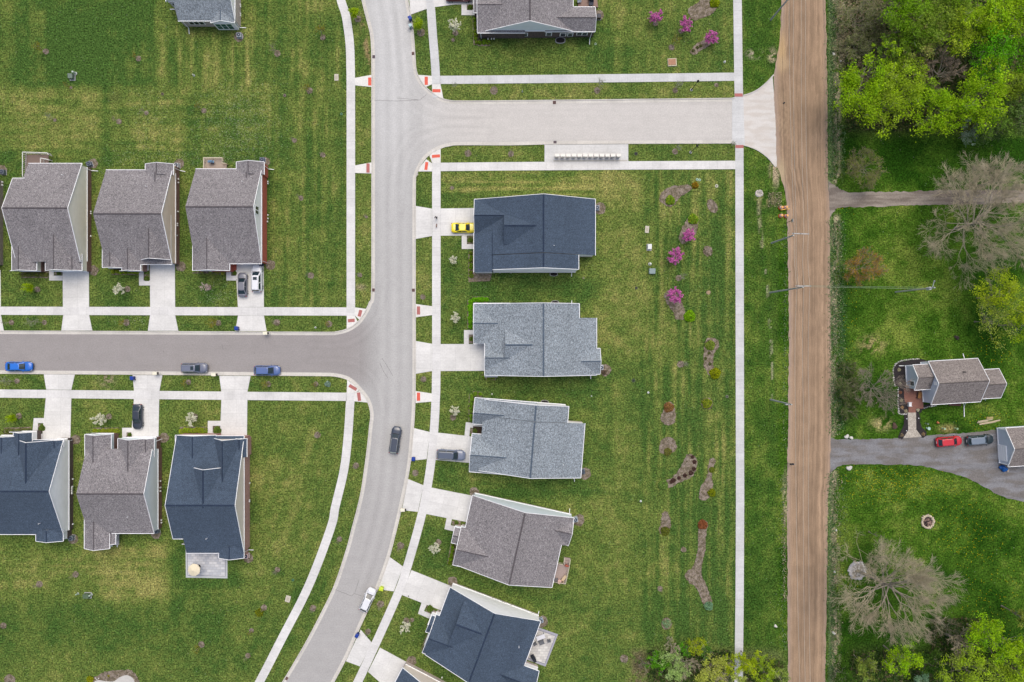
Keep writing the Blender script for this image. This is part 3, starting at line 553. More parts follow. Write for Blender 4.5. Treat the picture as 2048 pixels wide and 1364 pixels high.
class House:
    def __init__(s, name, label, cat, ref, ang, rm, sm, bm_, zt, z_e=3.0, group=None, wall2=None):
        s.ang = ang; s.th = -R(ang); s.O = P(*ref); s.root = empty(name, s.O, s.th, label, cat, group)
        s.rm, s.sm, s.bm, s.zt, s.ze = rm, sm, bm_, zt, z_e; s.walls = []
    def L(s, px, z=0):
        p = P(px[0], px[1], z) - s.O; c, q = math.cos(-s.th), math.sin(-s.th)
        return Vector((p.x*c-p.y*q, p.x*q+p.y*c, z))
    def uv(s, u, v): return rotpx(u, v, s.ang)
    def wing(s, c1, c2, axis, zr, ridge=None, ze=None, ends='', oh=(.06, .3), vent=None, wall=True, zt=None, base=0, gutter='01'):
        """gable wing: c1, c2 opposite eave corners (pixels at eave height); ridge pixel at ridge height; ends: which gable ends show ('0' low coordinate, '1' high)"""
        ze0, ze1 = ze if isinstance(ze, tuple) else ((ze or s.ze),)*2; zm = max(ze0, ze1)
        a = s.L(c1, s.ze if ze is None else min(ze0, ze1)); b = s.L(c2, s.ze if ze is None else min(ze0, ze1))
        x0, x1 = sorted((a.x, b.x)); y0, y1 = sorted((a.y, b.y))
        if axis == 'y': T = lambda l, c, z: (c, l, z); l0, l1, c0, c1_ = y0, y1, x0, x1
        else: T = lambda l, c, z: (l, c, z); l0, l1, c0, c1_ = x0, x1, y0, y1
        # for axis x the cross coordinate is y: index 0 = south(low), 1 = north(high)
        r = (c0+c1_)/2
        if ridge is not None: q = s.L(ridge, zr); r = q.x if axis == 'y' else q.y
        th = .17; mb = MB()
        prof = [(c0, ze0), (r, zr), (c1_, ze1), (c1_, ze1-th), (r, zr-th), (c0, ze0-th)]
        mb.add([T(l0, c, z) for c, z in prof]+[T(l1, c, z) for c, z in prof], [(0, 1, 2, 3, 4, 5), (11, 10, 9, 8, 7, 6)]+[(i, (i+1) % 6, 6+(i+1) % 6, 6+i) for i in range(6)])
        ro = mb.build('roof', s.rm, s.root)
        # ridge cap / vent
        if vent is None: vent = (l0, l1) if zr > 6.3 else (l0, l1)
        cap = MB(); cw = .16 if zr > 6.3 else .1
        cap.add([T(l, c, z) for l in (l0+.05, l1-.05) for c, z in ((r-cw, zr-cw*(zr-ze0)/(r-c0)-.0+.02), (r, zr+.05), (r+cw, zr-cw*(zr-ze1)/(c1_-r)+.02))], [(0, 1, 4, 3), (1, 2, 5, 4), (0, 2, 1), (3, 4, 5), (0, 3, 5, 2)])
        cap.build('ridge_cap', vent_mat(s.rm), ro)
        tr = MB(); gw = .1
        for g in gutter:
            c_, z_ = ((c0, ze0), (c1_, ze1))[int(g)]; sgn = -1 if g == '0' else 1
            lo, hi = T(l0-.03, c_+sgn*gw*.5-.045, z_-.13), T(l1+.03, c_+sgn*gw*.5+.045, z_+.012)
            tr.bb(*lo, *hi)
        for e in ends:
            l_ = l0-.036 if e == '0' else l1+.036
            for ca, za in ((c0, ze0), (c1_, ze1)): tr.bar(T(l_, ca, za-.06), T(l_, r, zr-.06), .075, .2)
        if tr.v: tr.build('trim', M_white, s.root)
        if wall:
            oe = oh[1]; zt = s.zt if zt is None else zt; sl0 = (zr-ze0)/(r-c0); sl1 = (zr-ze1)/(c1_-r)
            h0, h1 = oh[0] if isinstance(oh[0], tuple) else (oh[0],)*2; w0 = l0+h0; w1 = l1-h1; a0 = c0+oe; a1 = c1_-oe; lo = MB(); up = MB()
            e0 = ze0+oe*sl0-th-.02; e1 = ze1+oe*sl1-th-.02; zz = min(zt, e0, e1)
            pts = T(w0-.03, a0-.03, base), T(w1+.03, a1+.03, zz)
            lo.bb(*pts[0], *pts[1]).build('brick_wall', s.bm, s.root)
            pr = [(a0, zz), (a1, zz), (a1, e1), (r, zr-th-.02), (a0, e0)]
            up.add([T(w0, c, z) for c, z in pr]+[T(w1, c, z) for c, z in pr], [(0, 1, 2, 3, 4), (9, 8, 7, 6, 5)]+[(i, (i+1) % 5, 5+(i+1) % 5, 5+i) for i in range(5)])
            up.build('siding_wall', s.sm, s.root)
            if ends:
                tb = MB()
                for e in ends:
                    l_ = w0 if e == '0' else w1; sg = -1 if e == '0' else 1
                    A = T(l_+sg*.02, a0, zz-.07); B = T(l_+sg*.13, a1, zz+.07); tb.bb(*A, *B)
                tb.build('belt_trim', M_white, s.root)
            bx = (T(w0, a0, 0), T(w1, a1, 0)); s.walls.append((bx[0][0], bx[0][1], bx[1][0], bx[1][1], e0, zr, zz))
        return ro
    def win(s, wi, side, t, z, w=1.0, h=1.2, n=1, name='window', mat=None, proud=.06):
        """window of n panes side by side on wall wi; t = local coordinate along the wall"""
        x0, y0, x1, y1 = s.walls[wi][:4]; f = MB(); g = MB(); W = w*n+.12
        def bx(m, a, b, z0, z1, d0, d1):
            if side == 'S': m.bb(a, y0-d1, z0, b, y0-d0, z1)
            if side == 'N': m.bb(a, y1+d0, z0, b, y1+d1, z1)
            if side == 'E': m.bb(x1+d0, a, z0, x1+d1, b, z1)
            if side == 'W': m.bb(x0-d1, a, z0, x0-d0, b, z1)
        bx(f, t-W/2, t+W/2, z-h/2-.08, z+h/2+.08, .0, proud+.02)
        for i in range(n):
            c = t+(i-(n-1)/2)*w
            for zz in (z-h/4, z+h/4): bx(g, c-w/2+.09, c+w/2-.09, zz-h/4+.05, zz+h/4-.04, proud, proud+.035)
        fo = f.build(name, M_white, s.root); g.build('pane', mat or M_dark, fo); return fo
    def garage(s, wi, side, t, w=4.9):
        x0, y0, x1, y1 = s.walls[wi][:4]; m = MB(); q = MB()
        def bx(m, a, b, z0, z1, d0, d1):
            if side == 'S': m.bb(a, y0-d1, z0, b, y0-d0, z1)
            if side == 'N': m.bb(a, y1+d0, z0, b, y1+d1, z1)
            if side == 'W': m.bb(x0-d1, a, z0, x0-d0, b, z1)
        bx(m, t-w/2, t+w/2, .02, 2.25, .0, .07); g = m.build('garage_door', M_white, s.root)
        for i in range(4): bx(q, t-w/2+.1, t+w/2-.1, .1+i*.55, .55+i*.55, .06, .1)
        q.build('door_panel', M_white, g)
    def door(s, wi, side, t, mat=None):
        x0, y0, x1, y1 = s.walls[wi][:4]; m = MB(); k = MB()
        if side == 'S': m.bb(t-.5, y0-.09, .1, t+.5, y0, 2.2); k.bb(t+.36, y0-.15, 1.05, t+.42, y0-.09, 1.12)
        if side == 'N': m.bb(t-.5, y1, .1, t+.5, y1+.09, 2.2); k.bb(t+.36, y1+.09, 1.05, t+.42, y1+.15, 1.12)
        if side == 'W': m.bb(x0-.09, t-.5, .1, x0, t+.5, 2.2); k.bb(x0-.15, t+.36, 1.05, x0-.09, t+.42, 1.12)
        d = m.build('front_door', mat or mk('door_paint', K(120, 60, 50), .5), s.root); k.build('handle', M_galv, d)
    def spout(s, top, foot, run=None, z=2.8, zf=.25):
        m = MB(); a = s.L(top, z); b = s.L(foot, zf); m.bar(a, (b.x, b.y, zf+.0), .09, .07)
        if run: c = s.L(run, .12); m.bar((b.x, b.y, zf), c, .1, .08)
        m.build('downspout', M_white, s.root)
    def vent(s, px, z, r=.06):
        p = s.L(px, z); m = MB(); m.tube([(p.x, p.y, z-.4), (p.x, p.y, z+.35)], r, 8); m.build('vent_pipe', M_white, s.root)
    def roofz(s): pass
    def well(s, px, w=1.5, d=.9):
        p = s.L(px, 0); m = MB(); n = 14; pr = []
        for i in range(n): a = math.pi*2*i/n; pr.append((p.x+w/2*max(-1, min(1, 1.15*math.cos(a))), p.y+d/2*math.sin(a)))
        f = MB().prism(pr, .0, .22).build('window_well', mk('steel_well', K(170, 170, 172), .5), s.root)
        q = [(p.x+(x-p.x)*.86, p.y+(y-p.y)*.82) for x, y in pr]
        MB().prism(q, .2, .235).build('well_shade', mk('painted_well_shade', K(40, 36, 36), .9, [(6, .4)]), f)  # dark sheet across the top paints the shade inside the well
    def mtrs(s, pts, z=1.0):
        for p in pts: q = s.L(p, z); MB().box((q.x, q.y, z), (.2, .24, .3)).build('meter_box', mk('meter_grey', K(234, 234, 232), .5), s.root, bevel=.02)
    def porch(s, pts, z=.16, mat=None, name='porch'):
        q = [s.L(p, z) for p in pts]; MB().prism([(p.x, p.y) for p in q], 0, z).build(name, mat or M_porch, s.root)
    def post(s, px, z=2.7, w=.16):
        p = s.L(px, 0); MB().bb(p.x-w/2, p.y-w/2, .1, p.x+w/2, p.y+w/2, z).build('porch_post', M_white, s.root)
GH = 'one-storey houses of the estate'
# --- row north of the west street
h = House('house', 'house cut by the left edge, brick side wall just left of the cream-gabled house', 'house', (-20, 540), 0, M_rbrown, S_beige, B_grey, 2.6, group=GH)
h.wing((-160, 352), (-17, 530), 'x', 7.0, ridge=(-60, 424), ends='1'); h.mtrs([(5, 364), (5, 370)], 1.2)
h = House('house', 'brown-roofed house with cream gable and a white-railed rear deck, left of its row', 'house', (98, 541), 0, M_rbrown, S_cream, B_brown, 1.35, group=GH)
h.wing((56.5, 327), (163.6, 524), 'x', 7.16, ridge=(80, 416), ze=(3.5, 3.0), ends='1', vent=1, gutter='1')
h.wing((33, 359), (56.5, 524), 'x', 7.16, ridge=(80, 416), ze=(3.5, 4.45), ends='0', gutter='1')
h.wing((24, 462), (73, 541), 'y', 4.6, ends='0'); h.wing((91, 430), (156.5, 541), 'y', 5.4, ends='0', oh=(.06, .06)); h.wing((136, 508), (163.5, 540.8), 'y', 3.9, ends='0', oh=(.06, .06))
h.porch([(70, 520), (94, 520), (94, 542), (70, 542)]); h.garage(3, 'S', h.L((152, 541)).x, 4.9); h.door(0, 'S', h.L((84, 527)).x)
h.win(2, 'S', h.L((48, 541)).x, 1.7, .8, 1.4, 2); h.spout((163, 334), (183, 341), (196, 342)); h.spout((163, 541), (180, 538)); h.vent((125.5, 350), 4.3)
h.mtrs([(182, 423), (182, 427), (182, 472)], 1.0)
h = House('house', 'brown-roofed house with tan gable, middle of the row north of the west street', 'house', (278, 541), 0, M_rbrown, S_tan, B_brown, 1.6, group=GH)
h.wing((212, 340), (344, 528.5), 'x', 7.0, ridge=(250, 427.5), ends='1'); h.wing((205, 480), (246, 535), 'y', 4.0, ends='0'); h.wing((244, 478), (281, 541), 'y', 4.3, ends='0')
h.wing((282, 430), (341, 519), 'y', 5.9, ze=3.3, ends='0', wall=False); h.wing((291, 328), (346.5, 350), 'y', 4.1, ends='1'); h.wing((293, 345), (338, 385), 'y', 4.05, gutter='', wall=False)
h.porch([(280, 526), (297, 526), (297, 541), (280, 541)], .18, M_walk2 and mk('white_porch', K(222, 220, 222), .8)); h.garage(0, 'S', h.L((325, 528)).x, 4.9); h.door(0, 'S', h.L((290, 528)).x)
h.win(2, 'S', h.L((262, 541)).x, 1.7, .8, 1.4, 2); h.spout((346, 335), (360, 341), (370.5, 343)); h.spout((343, 523), (355, 527)); h.vent((292, 372.5), 4.9)
h.mtrs([(357, 358), (357, 365), (356, 423), (355, 447), (355, 451), (354, 471)], 1.0)
h = House('house', 'brown-roofed house with red brick end wall and a gable window, right of its row', 'house', (455, 541), 0, M_rbrown, S_white, B_red, 2.9, group=GH)
h.wing((391.5, 338), (523, 527), 'x', 7.15, ridge=(440, 413.5), ends='1'); h.wing((385.6, 430), (459, 541), 'y', 4.9, ends='0'); h.wing((473, 324), (528, 349), 'y', 4.1, ends='1'); h.wing((475, 345), (518, 385), 'y', 4.0, gutter='', wall=False)
h.porch([(458, 525), (471.5, 525), (471.5, 540), (458, 540)], .5, B_red); h.garage(0, 'S', h.L((500, 527)).x, 4.9); h.door(0, 'S', h.L((464, 527)).x)
x0, y0, x1, y1 = h.walls[0][:4]; yw = h.L((515, 421), 5).y
h.win(0, 'E', yw, 5.35, .75, 1.5, 2); h.win(1, 'S', h.L((420, 541)).x, 1.7, .8, 1.4, 2); h.spout((528, 331), (537, 338), (548, 339)); h.spout((526, 522), (535, 526)); h.vent((485, 363), 4.6)
h.mtrs([(536, 363), (536, 367), (536, 430), (536, 437), (535, 443)], 1.0)
# --- row south of the west street (fronts face up)
h = House('house', 'blue-roofed house with white gable and dark brick, at the left edge', 'house', (60, 880), 0, M_rnavy, S_white, B_dark, 1.3, group=GH)
h.wing((-14, 880), (126.5, 1068.5), 'x', 7.0, ridge=(50, 983), ends='1'); h.wing((-14, 873), (36, 930), 'y', 4.1, ends='1'); h.wing((34, 880), (119, 975), 'y', 6.4, ends='1', wall=False, gutter=''); h.wing((100, 880), (127, 894), 'y', 3.8, ends='1')
h.wing((27, 865), (64, 915), 'y', 4.2, ends='1', ze=3.1); h.wing((72, 1058), (126, 1082), 'y', 3.9, ends='0')
h.porch([(62, 866), (85, 868), (85, 884), (62, 884)], .2, mk('white_porch', K(222, 220, 222), .8)); h.garage(0, 'N', h.L((112, 880)).x, 4.8); h.door(0, 'N', h.L((74, 880)).x)
h.win(3, 'N', h.L((46, 866)).x, 1.7, .8, 1.4, 2); h.spout((126, 884), (145, 880)); h.vent((79, 1047), 4.2); h.mtrs([(146, 958), (145, 973), (144, 976), (144, 980), (144, 984), (144, 987), (146, 1048)], 1.0)
h = House('house', 'brown-roofed house with pale blue gable and notched porch, south of the west street', 'house', (229, 880), 0, M_rbrown, S_blue, B_brown, 1.5, group=GH)
h.wing((177, 897), (308, 1066.5), 'x', 6.65, ridge=(230, 988), ze=(3.0, 3.7), ends='1', gutter='0'); h.wing((170, 869), (222, 960), 'y', 4.6, ends='1'); h.wing((236, 877), (301, 975), 'y', 5.2, ends='1', oh=(.06, .06)); h.wing((284, 877.3), (308, 914), 'y', 3.9, ends='1')
h.wing((169, 1030), (219, 1097), 'y', 4.1, ends='0'); h.wing((216, 1060), (231, 1088), 'y', 3.1, ze=2.7, ends='0', wall=False)
h.porch([(220, 872), (238, 876), (238, 900), (220, 900)]); h.porch([(219, 1066), (237, 1066), (237, 1090), (219, 1090)], .25, mk('white_porch', K(222, 220, 222), .8), 'rear_stoop'); h.garage(2, 'N', h.L((293, 877)).x, 4.8)
h.door(0, 'N', h.L((229, 895)).x); h.win(1, 'N', h.L((196, 869)).x, 1.7, .8, 1.4, 2); h.spout((308, 884), (324, 878)); h.vent((256, 1033.5), 4.5); h.spout((233, 1070), (234.5, 1084), (234.5, 1094))
h.mtrs([(321, 962), (321, 975), (321, 982), (323, 1040), (323, 1045)], 1.0)
h = House('house', 'blue-roofed house with beige gable, pink brick and a raised cross gable', 'house', (420, 880), 0, M_rnavy, S_beige, B_pink, 2.9, group=GH)
h.wing((373, 872), (488, 1106), 'x', 7.3, ridge=(410, 1011), ends='1'); h.wing((353.5, 871), (373, 1073), 'x', 7.3, ridge=(410, 1011), ze=(4.4, 3.0), ends='0')
h.wing((428, 877), (486, 980), 'y', 5.9, ends='1', oh=(.06, .06)); h.wing((470, 877.3), (493.5, 914), 'y', 3.9, ends='1'); h.wing((388, 936), (442, 1011), 'y', 7.25, ze=5.3, ends='1', wall=False, gutter=''); h.wing((438, 1090), (487.5, 1116), 'y', 4.0, ends='0')
h.wing((351, 870.5), (432, 930), 'y', 4.4, ends='1')
h.porch([(424, 866), (439, 866), (439, 882), (424, 882)], .2, mk('white_porch', K(222, 220, 222), .8)); h.garage(2, 'N', h.L((470, 877)).x, 4.8); h.door(0, 'N', h.L((431, 872)).x)
h.win(4, 'N', h.L((385, 871)).x, 1.7, .8, 1.4, 2); h.spout((490, 884), (499, 880)); h.spout((487, 1105), (497, 1099.5), (507, 1100)); h.vent((413.5, 1077), 4.6); h.mtrs([(499.5, 966), (499, 1000), (499, 1003)], 1.0)
# --- top left
h = House('house', 'pale blue-grey roofed house with a white bay of windows, top left edge', 'house', (420, 50), 0, M_rblue, S_white, B_beige, 2.85, group=GH)
h.wing((356, -130), (469.5, 41.5), 'x', 7.0, ridge=(400, -46), ends='1'); h.wing((421.5, 12), (468.5, 45.5), 'y', 4.0, ends='0'); h.wing((332, -120), (362, 3), 'y', 5.0, ends='0')
x = h.walls[0]; t0 = h.L((388, 46), 1.5).x; h.win(0, 'S', h.L((392, 48), 1.8).x, 1.75, .95, 1.5, 3)
o = h.win(1, 'S', h.L((449, 51), 1.6).x, 1.45, 1.05, 2.0, 3, mat=mk('green_glass', K(64, 110, 100), .1)); h.win(2, 'S', h.L((350, 8), 1.8).x, 1.6, 1.0, 1.4, 1)
MB().bb(h.walls[1][0]-.07, h.walls[1][1]-.05, .0, h.walls[1][2]+.05, h.walls[1][1]+.4, 2.7).build('bay_wall', S_white, h.root)
h.spout((364, 42), (377.5, 56), (378.5, 68)); h.spout((469, 41), (480, 55), (492, 55.5)); h.spout((352, 18), (350, 18.5), (340, 18.5), 1); h.mtrs([(481, 9), (481, 13), (481, 27), (481, 31)], 1.0)
# --- top of the east row
h = House('house', 'brown-roofed house with grey-green gable over dark brick windows, top edge', 'house', (1070, 60), 0, M_rbrown, S_blue, B_dark, 3.0, 3.0, group=GH)
h.wing((969, -180), (1146, 61.8), 'y', 7.2, ridge=(1060, 0), ends='0'); h.wing((948, -80), (1010, 25), 'x', 5.0, ends='0'); h.wing((955, -30), (1050, 65.5), 'x', 4.7, ends='0')
h.wing((1090, 14), (1190, 63), 'x', 4.6, ridge=(1150, 35), ends='1')
for px, w_, n_, z_ in ((1044.5, 1.0, 2, 1.45), (1097.5, 1.05, 1, 1.6), (1126, 1.1, 1, 1.4), (1140.5, 1.0, 1, 1.4)): h.win(0, 'S', h.L((px, 69), 1.4).x, z_, w_, 1.2, n_)
h.win(3, 'S', h.L((1164, 68), 1.4).x, 1.45, 1.0, 1.1, 2); h.well((1120.5, 81.5), 1.9, 1.2); h.spout((1184, 64), (1179.5, 78), (1179, 89)); h.spout((961, 64), (962.5, 77))
h.mtrs([(976, 77.5), (983, 77.5), (988, 77.5)], .9); h.door(2, 'W', h.L((957, 33)).y)
# --- east row
GE = (871,)
h = House('house', 'dark blue-roofed house behind the yellow car, topmost of the east row', 'house', (1070, 470), 0, M_rnavy, S_white, B_beige, .6, group=GH)
h.wing((954, 398.5), (1190.5, 510.5), 'y', 7.7, ridge=(1087, 450), ends='1'); h.wing((984, 510.5), (1156.5, 539), 'y', 7.7, ridge=(1087, 530), ze=(4.06, 4.65), ends='0', oh=((-.1, .1), .15), gutter='1')
h.wing((949, 398.8), (1060, 466), 'x', 5.2, ridge=(960, 430.5), ends='0', wall=False); h.wing((1008, 430), (1087, 488), 'x', 7.2, ze=5.3, ridge=(1040, 451), wall=False, gutter='')
h.wing((948, 466), (986, 544.5), 'y', 4.15, ridge=(985, 520), ze=3, ends='', gutter='0', wall=False); a = h.L((951, 468), 3); b = h.L((984, 543.5), 3); MB().bb(a.x, a.y, 0, b.x, b.y, 2.86).build('siding_wall', h.sm, h.root); MB().bb(a.x-.1, b.y-.12, 2.82, b.x, b.y-.02, 3.0).build('trim', M_white, h.root); W3 = (a.x, b.y, b.x, a.y, 2.8, 4, .6)
h.walls.insert(2, W3); h.garage(0, 'W', h.L((952, 444)).y, 4.9); h.win(2, 'W', h.L((948, 520)).y, 1.6, .8, 1.4, 2); h.door(2, 'W', h.L((948, 480)).y)
h.well((1107.5, 548.5), 1.5, .8); h.spout((1149, 538), (1143.5, 542), (1143, 553)); h.vent((1108, 491), 6.8); h.mtrs([(988, 545), (1000, 545), (1022, 545)], .8)
h = House('house', 'pale grey-roofed house with an empty driveway, second down the east row', 'house', (1070, 680), 0, M_rblue, S_grey, B_beige, 1.0, group=GH)
h.wing((948, 608), (1157, 636), 'y', 7, ridge=(1087, 620), ze=(3, 4.3), ends='1'); h.wing((948, 636), (1193, 687), 'y', 7, ridge=(1087, 650)); h.wing((970, 687), (1193, 750), 'y', 7, ridge=(1087, 700), ze=(3.65, 3), ends='0')
h.wing((970, 687.5), (995, 753), 'x', 5.1, ridge=(980, 716), ends='0'); h.wing((990, 690), (1050, 748), 'x', 5.1, gutter='', wall=False, ridge=(1030, 716)); h.wing((1010, 656), (1087, 720), 'x', 6.4, ze=4.8, ridge=(1040, 690), wall=False, gutter=''); h.wing((1160, 697), (1200, 748), 'x', 4.3, ridge=(1190, 723), ends='1')
h.wing((947.6, 606.8), (1020, 687.2), 'x', 4.4, ends='0', wall=False); h.garage(3, 'W', h.L((975, 716)).y, 4.9); h.win(1, 'W', h.L((950, 645)).y, 1.6, .8, 1.4, 2)
h.well((1110, 605.5), 1.5, .9); h.spout((1144, 609), (1143.5, 609), (1143.5, 601)); h.spout((1182, 749), (1181.5, 750), (1181.5, 758)); h.vent((1110.5, 720.5), 6.5)
h = House('house', 'pale grey-roofed house with dark ridge vents and a porch pit, third down', 'house', (1060, 880), 4.5, M_rblue, S_white, B_beige, 1.0, group=GH)
U = h.uv
h.wing(U(-46, 121), U(122.5, 153), 'y', 7, ridge=U(58, 140), ze=(3.6, 4.4), ends='1', gutter='1'); h.wing(U(-46, 153), U(158.3, 262), 'y', 7, ridge=U(58, 200), ze=(3.6, 3), ends='0', gutter='1')
h.wing(U(-64.7, 119), U(60, 171), 'x', 5.0, ridge=U(-30, 150), ends='0'); h.wing(U(-64.7, 191), U(60, 267), 'x', 5.4, ridge=U(-30, 234), ends='0'); h.wing(U(60, 225), U(158, 264.5), 'y', 4.2, wall=False) if False else None
h.garage(3, 'W', h.L(U(-64, 214)).y, 4.9); h.door(0, 'W', h.L(U(-46, 180)).y); h.win(2, 'W', h.L(U(-64, 145)).y, 1.6, .8, 1.4, 2)
h.porch([U(-64, 190), U(-46, 190), U(-46, 176), U(-64, 176)], .12, mk('pit_planting', K(74, 62, 50), 1, [(6, .4)]), 'planting_pit'); h.well((1089.5, 804.5), 1.5, .9); h.spout((1148, 957), (1148.5, 958), (1149, 963)); h.vent((1127, 929.5), 4.6)
h.mtrs([(1116, 811), (1121, 812), (1126, 813)], 1)
h = House('house', 'brown-roofed house with a small furnished deck, fourth down the east row', 'house', (1040, 1070), 12.5, M_rbrown, S_blue, B_beige, .9, group=GH)
U = h.uv
h.wing(U(-10, 318.8), U(197.5, 375.5), 'y', 7.2, ridge=U(100, 340), ends='1', oh=(.0, .3)); h.wing(U(-10, 375.5), U(183.5, 461.5), 'y', 7.2, ridge=U(100, 400), ze=(3, 3.6), ends='0')
h.wing(U(-18.5, 385), U(90, 462.5), 'x', 5.2, ridge=U(0, 432), ends='0'); h.wing(U(-31, 388), U(10, 420), 'x', 3.6, ends='0'); h.wing(U(150, 328), U(198.5, 375), 'x', 4.4, ridge=U(190, 351.7), ends='1')
h.garage(0, 'W', h.L(U(-9, 348)).y, 4.9); h.win(2, 'W', h.L(U(-18, 440)).y, 1.6, .8, 1.4, 2); h.door(2, 'W', h.L(U(-18, 392)).y); h.vent((1090, 1055), 5.8)
h.mtrs([(1025, 1005), (1031, 1006), (1040, 1008), (1054, 1010)], .9); h.spout((1139, 1031), (1139, 1029), (1139.5, 1017)); h.spout((946, 989), (947.5, 987.5))
h = House('house', 'dark blue-roofed house with a paver patio behind, fifth down the east row', 'house', (960, 1280), 20.5, M_rnavy, S_white, B_beige, .7, group=GH)
U = h.uv
h.wing(U(57, 505), U(250, 598), 'y', 7.3, ridge=U(158.4, 540), ends='1', oh=(.0, .3)); h.wing(U(57, 598), U(250, 648), 'y', 7.3, ridge=U(158.4, 620), ends='0')
h.wing(U(50, 566), U(150, 646.5), 'x', 5.0, ends='0'); h.wing(U(42, 570), U(90, 605), 'x', 3.8, ends='0'); h.wing(U(92, 520), U(158.4, 620), 'x', 6.9, ze=4.7, ridge=U(120, 570.5), wall=False, gutter=''); h.wing(U(200, 600), U(282, 648), 'x', 4.9, ends='1')
h.garage(0, 'W', h.L(U(58, 535)).y, 4.9); h.win(2, 'W', h.L(U(50, 626)).y, 1.6, .8, 1.4, 2); h.door(2, 'W', h.L(U(50, 568)).y); h.vent((1038, 1294), 6)
h.mtrs([(985, 1197), (1005, 1205), (1009, 1206), (1022, 1211), (1064, 1227), (1069, 1228)], .9); h.spout((1074, 1237), (1075, 1233), (1078, 1222)); h.spout((905, 1170), (905.5, 1168))
h = House('house', 'dark blue-roofed house with beige side wall, cut by the bottom edge', 'house', (860, 1400), 27.5, M_rnavy, S_beige, B_beige, 1.2, group=GH)
U = h.uv
h.wing(U(108, 681), U(318, 780), 'y', 7.2, ridge=U(220, 700), ends='1'); h.wing(U(100, 745), U(318, 840), 'y', 7.2, ridge=U(220, 800), ends='0')
h.garage(0, 'W', h.L(U(110, 710)).y, 4.9); h.mtrs([(884, 1355)], 1)
# --- farmhouse and its garage, east of the dirt road
h = House('farmhouse', 'older grey house with blue-grey siding and brick patio, east of the dirt road', 'house', (1900, 770), -3.5, M_rfarm, S_grey, siding('blue_grey_siding_low', K(184, 192, 204)), .3, 2.67)
U = h.uv
h.wing(U(829, 91.7), U(927.6, 178), 'x', 5.4, ridge=U(880, 137.5), ends='01', oh=(.05, .25)); h.wing(U(797.5, 97), U(880, 147), 'x', 4.1, ends='0', oh=(.05, .2)); h.wing(U(900, 115), U(968.7, 172.5), 'x', 4.4, ends='1')
h.win(1, 'W', h.L((1820, 767), 2.0).y, 2.1, .95, 1.15, 1); h.win(0, 'W', h.L((1872, 767), 4.6).y, 4.35, .55, .7, 1, 'gable_vent', M_white)
h.spout((1927, 806), (1928, 812), (1928.5, 834)); h.spout((1931, 806), (1929, 812)); h.spout((1930, 719), (1928.5, 716), (1926, 707)); h.spout((1811, 731.5), (1809, 731.5), (1798, 731.5)); h.spout((1972, 796), (1970.5, 801))
p = h.L((1929, 744), 4.5); MB().tube([(p.x, p.y, 3.8), (p.x, p.y, 4.9)], .09, 8).build('vent_pipe', M_black, h.root)
h.porch([(1897, 806), (1922, 804), (1922, 812), (1899, 811)], .3, mk('maroon_deck', K(112, 76, 74), .9), 'side_stoop')
h = House('garage', 'detached garage with blue-grey gable and white door, at the right edge', 'garage', (2050, 900), -3.8, M_rfarm, S_grey, siding('blue_grey_siding_low', K(184, 192, 204)), .3, 2.5)
U = h.uv
h.wing(U(973.5, 239.5), U(1090, 316.5), 'x', 4.5, ends='0', oh=(.05, .25)); x0, y0, x1, y1 = h.walls[0][:4]
yc = h.L((2006, 906), 1.4).y; m = MB(); m.bb(x0-.08, yc-1.5, .05, x0, yc+1.5, 2.35); g = m.build('garage_door', M_white, h.root); q = MB()
for i in range(4): q.bb(x0-.11, yc-1.4, .12+i*.56, x0-.07, yc+1.4, .6+i*.56)
q.build('door_panel', M_white, g); MB().bb(x0-.06, y0, 0, x0-.01, y0+.2, 2.4).bb(x0-.06, y1-.2, 0, x0-.01, y1, 2.4).build('corner_board', M_white, h.root)
# ---------------------------------------------------------------- vegetation
def ordinal(i, n):
    return {1: 'first', 2: 'second', 3: 'third', 4: 'fourth', 5: 'fifth', 6: 'sixth', 7: 'seventh', 8: 'eighth', 9: 'ninth', 10: 'tenth', 11: 'eleventh', 12: 'twelfth', 13: 'thirteenth', 14: 'fourteenth', 15: 'fifteenth'}[i]
def leafquads(C_, N_, size, cols, up=.5, asp=1.0):
    """leaf-sized quads at points C_ (n,3)"""
    n = len(C_); nr = rng.normal(size=(n, 3)); nr[:, 2] = np.abs(nr[:, 2])+up; nr /= np.linalg.norm(nr, axis=1)[:, None]
    t = np.cross(nr, rng.normal(size=(n, 3))); t /= np.linalg.norm(t, axis=1)[:, None]; b = np.cross(nr, t)
    s = (size*rng.uniform(.6, 1.25, n))[:, None]/2; t = t*s*asp; b = b*s
    V = np.stack([C_-t*1.1, C_-b*.8, C_+t*1.1, C_+b*.8], 1).reshape(-1, 3)
    F = np.arange(4*n).reshape(n, 4); return V, F, np.repeat(cols, 4, 0)
